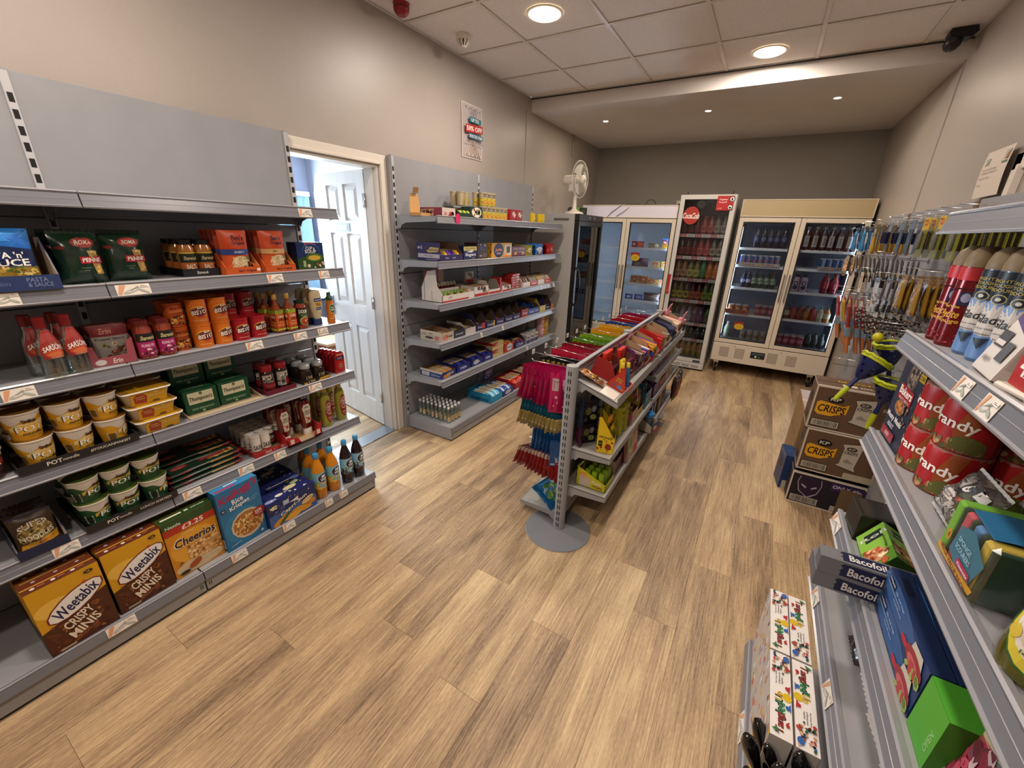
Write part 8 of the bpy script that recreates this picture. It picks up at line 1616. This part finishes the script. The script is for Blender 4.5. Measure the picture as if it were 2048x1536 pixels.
fx = [('r', 0, 0, 1, 1, '9c1c1c'), ('t', '4X', .17, .62, .24, .5, 'e0d8d0', .1)] + [('r', .34, .78 - k * .12, .34 + .3 + .05 * (k % 3), .82 - k * .12, 'c88a84') for k in range(6)] + [('n', .3, .02, .9, .2, .03, 22, ['e0d0d0'], 4)]
PC(K1(carton_mb(.27, .10, .075, '9c1c1c', {'f': fx, 't': [('r', .1, .1, .9, .9, 'a82420')]})), 'battery_box', 'red box reading 4X at the near end of the aerosol shelf', 'box', 2.81, .845, z, -.03, -.05)
z = 1.0805
bak = [('r', 0, 0, 1, 1, '1f2638'), ('e', .52, .86, .22, .16, '5a4c44'), ('n', .35, .72, .72, .99, .05, 22, ['8a7a6c', '3a2c28', 'a89888'], 3), ('e', .46, .92, .05, .03, '1a1414'), ('r', .78, .88, 1, .97, 'b8961c'), ('t', '2.50', .89, .925, .16, .045, '3a2c14'), ('p', [(.2, .55), (.82, .55), (.82, .72), (.2, .74)], '8a1c24'), ('t', 'Bakers', .5, .665, .58, .10, 'e0d8d0', .05), ('t', 'MEATY MEALS', .52, .575, .46, .035, 'c8a0a0'), ('e', .48, .47, .22, .09, '7a6a5c'), ('e', .48, .48, .19, .075, '8a5a34'), ('n', .32, .42, .64, .53, .035, 24, ['b87a44', '6a4020', 'a8683a'], 3), ('n', .6, .3, .95, .6, .035, 14, ['8a6a54', '5a4034'], 5),
       ('t', 'Meaty Meals', .46, .31, .72, .09, 'd8d4d0', .1), ('t', 'ADULT', .4, .22, .3, .055, 'c8ccd8'), ('r', .1, .05, .7, .16, '8a2430'), ('t', 'BEEF', .4, .105, .2, .045, 'c8b0b0'), ('r', 0, 0, 1, .02, '8a9a9c')]
PC(K1(carton_mb(.165, .055, .225, '1f2638', {'f': bak, 'r': [('r', 0, 0, 1, 1, '232b40')], 't': [('r', 0, 0, 1, 1, '2a3248')]})), 'dog_food_box', 'navy dog food box with red logo at the far end of its shelf', 'box', 2.795, 1.405, z, .03)
bra = [('r', 0, 0, 1, 1, '9c1418'), ('p', [(.62, 1), (.82, 1), (.7, .4), (.55, .1), (.5, .5)], '8a4420'), ('n', .1, .0, .9, .24, .06, 30, ['8a6a44', '6a5230', 'a88a5c', '4a4a24'], 3), ('e', .7, .2, .2, .18, '5a5a2c'), ('r', .06, .84, .24, .86, 'c8605c'), ('t', 'Brandy', .42, .56, .68, .28, 'e8e0d8', .0, -.05)]
KBRN = can_(.051, .108, '8a1216', bra, '9c6a60', .01, 1.02)
for l_ in range(2):
    for i in range(3):
        for j in range(2): PC(KBRN, 'dog_food_can', f'red dog food can, {("lower", "upper")[l_]} layer, {ORD[i]} from the shelf edge, {("near", "far")[j]} column', 'can', 2.813 + i * .104 + .012 * (1 - j), 1.180 + j * .104, z + l_ * .109, .72)
bri = [('n', 0, 0, 1, 1, .09, 60, ['5a5450', '3a3432', '8a8480', '6a605a'], 5), ('r', .06, .04, .5, .5, 'a8a09c')] + [('r', .09, .08 + .05 * k, .44, .10 + .05 * k, '5a5656') for k in range(8)] + [('e', .62, .72, .2, .2, '1a1818'), ('t', '6', .58, .76, .12, .2, 'b8b4b4', .1), ('p', [(.5, .5), (.9, .62), (.86, .5), (.55, .42)], 'a84040'), ('t', 'brillo', .68, .52, .3, .1, '2a1a1a', .1), ('r', .74, .7, .92, .86, 'c0bab4'), ('t', 'SOAP PADS', .7, .3, .34, .07, 'a09c98')]
KBP = K1(pouch_mb(.135, .10, .05, M('4a4442', .18), bri, 17, .005, .3, .006, 'a8a49c'))
PC(KBP, 'scouring_pad_pack', 'clear pack of dark scouring pads lying against the shelf edge', 'packet', 2.785, 1.018, z + .012, 0, -.42)
KBP2 = K1(pouch_mb(.15, .11, .04, M('2a1a1c', .18), bri, 23, .005, .3, .006, '6a5a54'))
PC(KBP2, 'scouring_pad_pack', 'dark foil pad packet behind, under the shelf', 'packet', 2.92, 1.10, z + .02, -.2, -.3); PC(KBP2, 'scouring_pad_pack', 'second dark foil pad packet further back', 'packet', 2.96, .98, z + .02, .2, -.3)
# sponge pack: four coloured sponges with green scouring backs in film, printed blue top
g = empty('sponge_pack', 'see-through pack of four coloured washing-up sponges with a yellow value band', 'packet', (2.80, .855, z + .002), RX - .04)
for i, (c, nm) in enumerate([('6aa82c', 'lime'), ('b04a54', 'red'), ('4a78a8', 'blue'), ('b8a03c', 'yellow')]):
    mb = MB(); x0 = -.085 + (3 - i) * 0; 
    a = -.082 + i * .041; mb.box(a, -.045, .002, a + .028, .05, .098, noisy('sponge_' + nm, c, c, 200, .9, .5, bscale=700), .004); mb.box(a + .0285, -.045, .002, a + .039, .05, .098, M('1f3a2c', .95), .002)
    mb.obj('sponge', g, label=nm + ' sponge with dark green scouring face')
sp = MB()
def tf(u, v, L): return (-.09 + .178 * u, -.045 + .10 * v, .101 + .006 * math.sin(PI * u) * math.sin(PI * v) + EPS * L)
sp.grid(lambda u, v: tf(.28 + .5 * u, .05 + .9 * v, 0), 6, 5, M('2c6a94', .2))
def ff(u, v, L): return (-.088 + .175 * u, -.049 - .002 * math.sin(PI * u) - EPS * L, .004 + .092 * v)
decals(sp, [('p', [(.36, .25), (.86, .02), (.98, .7), (.66, .98), (.4, .8)], '2c7088'), ('p', [(.12, .0), (.22, .0), (.97, .1), (1, .22), (.5, .16), (.1, .12)], 'c8921c'), ('t', 'MEGA VALUE PACK', .55, .10, .7, .09, '7a2c14', 0, -.04), ('e', .25, .42, .05, .12, 'c8862c'), ('t', '4', .25, .42, .03, .12, '4a2c14'), ('t', 'SPONGE', .62, .62, .3, .1, '8ab0c0'), ('t', 'SCOURERS', .64, .48, .34, .1, '8ab0c0'), ('p', [(.6, .22), (.9, .24), (.88, .36), (.6, .36)], 'a02c4a'), ('t', 'Kleeneze', .75, .29, .24, .06, 'd8c8d0')], ff, 6, 1.9)
sp.obj('printed_sleeve', g)
fw = MB(); fw.box(-.0925, -.052, 0, .0925, .055, .11, MFILM, .008); fw.prism([(-.09, .05), (-.10, .12), (-.06, .11)], 1, .0, .001, MFILM); fw.obj('film_wrap', g)
# pile of dark green pads in film
for i, (x, y, zz, r1, r2) in enumerate([(2.87, .775, .0, .2, -.3), (2.88, .76, .07, .5, -.5), (2.96, .86, .02, -.2, -.2), (2.98, .70, .0, .2, -.3)]):
    mb = MB()
    for q in range(5): mb.box(-.065, -.03 + q * .014, .004, .065, -.018 + q * .014, .10, noisy('green_pad', '17382a', '0f261c', 300, .95, .6, bscale=900) if (i, q) == (0, 0) else MATS.get('gp', M('15332a', .95)), .003)
    f_ = pouch_mb(.15, .125, .085, MFILM, None, 40 + i, .007, .25, .006, MFILM)
    place([part(mb, 'green_pads'), part(f_, 'film_wrap')], 'scouring_pad_pack', ['dark green scouring pads in crinkled film just behind the sponges', 'dark green pads in film on top of the pile', 'dark green pads in film behind the sponge pack', 'dark green pads in film beside the washing-up liquid'][i], 'packet', (x, y, z + .003 + zz), RX + r1, None, None, r2)
fp = [(0, 0), (.040, 0), (.045, .006), (.047, .03), (.045, .07), (.038, .12), (.040, .15), (.034, .19), (.018, .215), (.014, .225)]
fai = [('e', .5, .5, .46, .50, '2c5a24'), ('e', .5, .5, .43, .47, 'c8b83a'), ('e', .5, .54, .38, .40, 'd8d0c4'), ('t', 'FAIRY', .5, .70, .6, .17, '8a2a1c', 0, 0, .04), ('t', 'ORIGINAL', .5, .56, .36, .04, '2c4a24'), ('e', .44, .34, .16, .11, 'c8b8a0'), ('n', .3, .14, .7, .36, .03, 14, ['8a8a3c', '4a3a24', 'b8a86a'], 3), ('e', .2, .32, .08, .07, 'c8b03c'), ('t', 'lemon', .5, .2, .3, .04, '5a6a24')]
KF = bottle(fp, M('45450c', .06, coat=.7), M('c8c4b8', .3), [(.016, .222), (.0175, .225), (.017, .25), (.008, .262), (0, .264)], (.02, .165, 2.3, fai, None), 32, .8)
for i, (x, y) in enumerate([(2.785, .655), (2.79, .56), (2.88, .62)]): PC(KF, 'washing_up_liquid', ['olive green washing-up liquid bottle with oval label at the shelf edge', 'washing-up liquid bottle at the very edge of the picture', 'washing-up liquid bottle behind the front one'][i], 'bottle', x, y, z, .75)
# shelf with foil and bags
z = .7855
mb = MB(); mb.grid(lambda u, v: (-.06 + .12 * u, .01 * math.sin(5 * u + 3 * v), .0 + .13 * v * (1 - .25 * u)), 6, 5, M('a8bcc0', .6)); PC(K1(mb), 'tissue_sheet', 'torn pale blue sheet sticking up at the far end of the foil shelf', 'paper', 2.84, 1.42, z + .004, .5, -.3)
PC(K1(carton_mb(.11, .13, .085, '1a1612', {'t': [('r', .08, .08, .92, .92, '2a2420')]})), 'open_carton', 'small black carton beside the torn blue sheet', 'box', 2.82, 1.405, z, .05)
gnf = [('r', 0, 0, 1, 1, '5a8a24'), ('p', [(0, 0), (.5, 0), (.7, 1), (0, 1)], '7aa83a'), ('r', .12, .25, .34, .85, '1c2420'), ('t', 'Roll', .23, .55, .5, .16, 'b8c0a8', 0, PI / 2), ('e', .72, .4, .18, .4, 'b8805a'), ('n', .55, .1, .95, .8, .06, 20, ['a8542c', 'd8a878', '8a3a20', 'e0c8a0'], 4), ('t', 'food bags', .5, .85, .3, .1, '2c4a14')]
KGR = K1(carton_mb(.155, .06, .085, '5a8a24', {'f': gnf, 't': gnf, 'r': [('r', 0, 0, 1, 1, '2c4a1c'), ('r', .3, .3, .8, .5, '1a2a1c')]}))
PC(KGR, 'food_bag_box', 'green food bag box tilted at the shelf edge behind the foil', 'box', 2.79, 1.262, z, .0, -.5); PC(KGR, 'food_bag_box', 'green food bag box leaning behind the first', 'box', 2.865, 1.27, z + .012, .0, -.5)
bac = [('r', 0, 0, 1, 1, '6c6c70'), ('p', [(.14, .12), (.43, .12), (.44, .9), (.15, .9)], '161c3c'), ('p', [(.14, .12), (.16, .3), (.13, .45), (.16, .6), (.13, .75), (.15, .9), (.2, .9), (.2, .12)], '161c3c'), ('t', 'Bacofoil', .30, .5, .23, .5, 'd0ccc8', .0), ('t', 'The', .54, .68, .09, .3, '1c1c20'), ('t', 'Kitchen', .59, .34, .17, .26, '1c1c20')]
KBA = K1(carton_mb(.31, .046, .045, '6c6c70', {'f': bac, 't': bac, 'l': [('r', .1, .1, .9, .9, '54545a')]}, .002))
for i in range(3):
    place(KBA, 'foil_box', ['long silver foil box, bottom of the crossways stack', 'long silver foil box, top of the crossways stack, catching the light', 'long silver foil box behind the crossways stack'][i], 'box', (2.797, 1.110 + (.047 if i == 2 else 0), z + (0, .0455, .0)[i]), .012 * i)
blb = [('r', 0, 0, 1, 1, '1c3460'), ('e', .35, .6, .4, .5, '2c5080'), ('r', .05, .66, .22, .94, '0f1a38'), ('t', 'Sealapack', .135, .8, .14, .14, 'b8c0cc', .1), ('r', .05, .6, .4, .64, '8a98b0'), ('t', 'zip seal bags', .36, .8, .22, .12, '9aa8c0'), ('t', 'medium', .36, .5, .2, .08, '9aa8c0'), ('e', .62, .3, .07, .12, 'a82430'), ('p', [(.72, .5), (.95, .45), (.9, .95), (.74, .9)], 'b8b0a0'), ('e', .82, .38, .16, .3, '8a2c34'), ('e', .82, .3, .1, .18, 'b85a60'), ('n', .7, .05, .95, .25, .04, 12, ['6a8a3c', 'a83a3c', '8aa050'], 2)]
KBS = K1(carton_mb(.285, .034, .058, '1c3460', {'f': blb, 't': [('r', 0, 0, 1, 1, '1a2c54'), ('r', .1, .3, .3, .7, '0f1a38')], 'r': [('r', 0, 0, 1, 1, '14244a')]}))
for i in range(3):
    for j in range(2): PC(KBS, 'freezer_bag_box', f'blue zip bag box, {("lower", "upper")[j]} layer, {ORD[i]} from the aisle', 'box', 2.785 + i * .037, .945, z + .001 + .0585 * j)
gsl = [('r', 0, 0, 1, 1, '4a9a2c'), ('t', 'OPEN', .8, .4, .5, .1, '8ab878', 0, PI / 2)]
PC(K1(carton_mb(.085, .062, .122, '3f8a24', {'f': gsl, 't': gsl[:1], 'r': [('r', 0, 0, 1, 1, '356f20')]})), 'bag_box', 'bright green box end standing against the blue zip bag boxes', 'box', 2.798, .752, z)
pkb = [('p', [(0, .75), (1, .85), (1, .96), (0, .88)], 'b8ac8a'), ('e', .3, .84, .12, .09, '2a3a24'), ('t', 'Petal', .3, .84, .14, .05, 'c8c8b0', .1), ('n', .02, .1, .5, .75, .06, 40, ['7a1c34', 'a83a54', 'b8a0a4', '5a1424'], 4), ('p', [(.5, .7), (.8, .62), (.85, .3), (.6, .15)], '7a1430')]
PC(K1(pouch_mb(.24, .19, .11, M('9c3048', .2), pkb, 37, .006, .35, .008)), 'tissue_pack', 'large pink film-wrapped pack at the near end of the foil shelf', 'packet', 2.825, .60, z + .004, .35, -.15)
# shelf below
z = .5405
PC(K1(pouch_mb(.10, .13, .035, M('241814', .2), [('e', .5, .6, .3, .2, '3a2420'), ('n', .15, .3, .85, .6, .06, 12, ['8a8078', '4a3a30'], 3)], 41)), 'charcoal_packet', 'dark brown packet slumped on the lower shelf', 'packet', 2.80, 1.19, z, 0, -.8)
wbp = [('n', .05, .3, .6, .8, .08, 12, ['c0b4a8', 'a89888'], 2), ('e', .8, .7, .1, .1, 'b83434'), ('r', .5, .4, .9, .55, '2c4a2c'), ('t', 'CAT', .7, .47, .3, .1, 'b0b8a0')]
KWB = K1(pouch_mb(.12, .17, .05, M('bab0a6', .35), wbp, 43, .006, .35, .01))
for i in range(4): PC(KWB, 'pet_treat_bag', f'white paper bag lying back on the lower shelf, {ORD[i]} from the far end', 'packet', 2.815, 1.06 - i * .115, z + .004, .1 * (i % 2), -.7)
PC(K1(pouch_mb(.14, .16, .05, M('8a7a6c', .15), [('n', .05, .05, .95, .95, .1, 24, ['b8a898', '5a4434', '8a3a30'], 5)], 44)), 'pet_treat_bag', 'clear brown-tinted bag in shadow behind the white bags', 'packet', 2.88, 1.12, z + .004, 0, -.5)
# base deck: board games standing on end, dark handles
z = .1165
gt = [('r', 0, 0, 1, 1, 'dcd6d0'), ('t', 'TangledUp', .27, .52, .46, .5, '1a1a2c', .1), ('t', 'Tang', .155, .53, .22, .46, '8a2c24', .1), ('t', 'led', .325, .53, .12, .46, '2c7a44', .1), ('t', 'Up', .45, .53, .10, .5, 'c8a41c', .1), ('e', .46, .2, .05, .22, 'c8a81c'), ('t', 'The Crazy Game', .66, .7, .16, .09, '4a4440'), ('t', 'of Knots and', .66, .56, .14, .09, '4a4440'), ('t', 'Agility', .64, .42, .09, .09, '4a4440'),
      ('p', [(.12, .1), (.17, .3), (.2, .12), (.16, .2)], 'a02c24'), ('e', .15, .22, .02, .09, 'a02c24'), ('e', .34, .2, .025, .1, '2c5a9c'), ('p', [(.3, .05), (.34, .2), (.4, .06)], '2c5a9c'), ('e', .56, .2, .022, .1, 'a8242a'), ('p', [(.5, .1), (.56, .25), (.6, .05)], 'a8242a'), ('n', .72, .1, .98, .9, .022, 30, ['8a4a30', 'b8805c', '2c4a2c', 'a83434', '2c5a9c', '3a241c', 'c89a74'], 4), ('e', .93, .2, .04, .16, '2c5a9c'), ('p', [(.03, .6), (.06, .95), (.09, .7)], '2c6a34')]
gs = [('r', 0, 0, 1, 1, 'b0a49c'), ('n', .02, .02, .98, .98, .05, 60, ['a87a5c', 'c8b0a0', '7a8a9c', 'b85a50', 'c8a83c', '8a94a0', 'd0c8c0'], 6)]
def gamebox():
    mb = MB(); w, d, h = .27, .052, .275; mb.box(-w/2, -d/2, 0, w/2, d/2, h, 'b8b0a8', .001)
    fm = lambda u, v, L: (w/2 - w * u, d/2 - d * v, h + .0002 + EPS * L); decals(mb, gt, fm, 1, w / d)
    fm, a_ = bface('f', -w/2, -d/2, 0, w/2, d/2, h); decals(mb, gs, fm, 1, a_); return K1(mb)
KGM = gamebox()
for i, (x, y, r_) in enumerate([(2.665, 1.362, 0), (2.721, 1.362, PI), (2.664, 1.085, 0), (2.722, 1.085, PI)]):
    PC(KGM, 'board_game', ['white board game box on end, far and outermost on the deck', 'white board game box on end, far and inner, printed the other way up', 'white board game box on end, near and outermost on the deck', 'white board game box on end, near and inner, printed the other way up'][i], 'game', x, y, z, r_)
hd = MB(); hd.lathe([(0, 0), (.008, .002), (.009, .10), (.014, .13), (.019, .165), (.017, .19), (.009, .204), (0, .206)], M('0f0f10', .08, coat=.8), 14); hm = hd.mesh('whisk_handle')
rg = random.Random(12); g = empty('torch_tub', 'tub of glossy black rounded handles standing in front of the games', 'tub', (2.70, .865, z), RX)
t = tray_mb(.19, .15, .16, .16, '8a8474', '3a3634', {'l': [('r', 0, 0, 1, 1, '7a7468')], 'f': [('r', 0, 0, .3, 1, 'c8a81c'), ('r', .3, 0, 1, 1, '8a8478')]}); t.obj('tub', g)
for i in range(26):
    o = put('black_handle', hm, g, (rg.uniform(-.075, .075), rg.uniform(-.055, .055), .05 + rg.random() * .04)); o.rotation_euler = (rg.uniform(-.45, .45), rg.uniform(-.45, .45), 0); s_ = rg.uniform(.85, 1.1); o.scale = (s_, s_, s_)
hp = MB(); hp.lathe([(0, 0), (.01, .002), (.011, .10), (.018, .14), (.02, .17), (.012, .2), (0, .204)], M('b01f48', .15, coat=.6), 14); o = put('pink_handle', hp.mesh('pink_handle'), g, (.07, -.02, .06), 0, 'magenta handle among the black ones')
bk = carton_mb(.17, .13, .09, 'c8b01c', {'t': [('r', .1, .1, .9, .9, 'b89c1c')]}); PC(K1(bk), 'yellow_box', 'low yellow box on the deck just inside the picture corner', 'box', 2.70, .70, z)
for l_ in KG.values():
    if len(l_) > 1:
        nm = l_[0]['label'].split(',')[0]
        for o in l_:
            if 'group' not in o: o['group'] = nm + ' and its like'
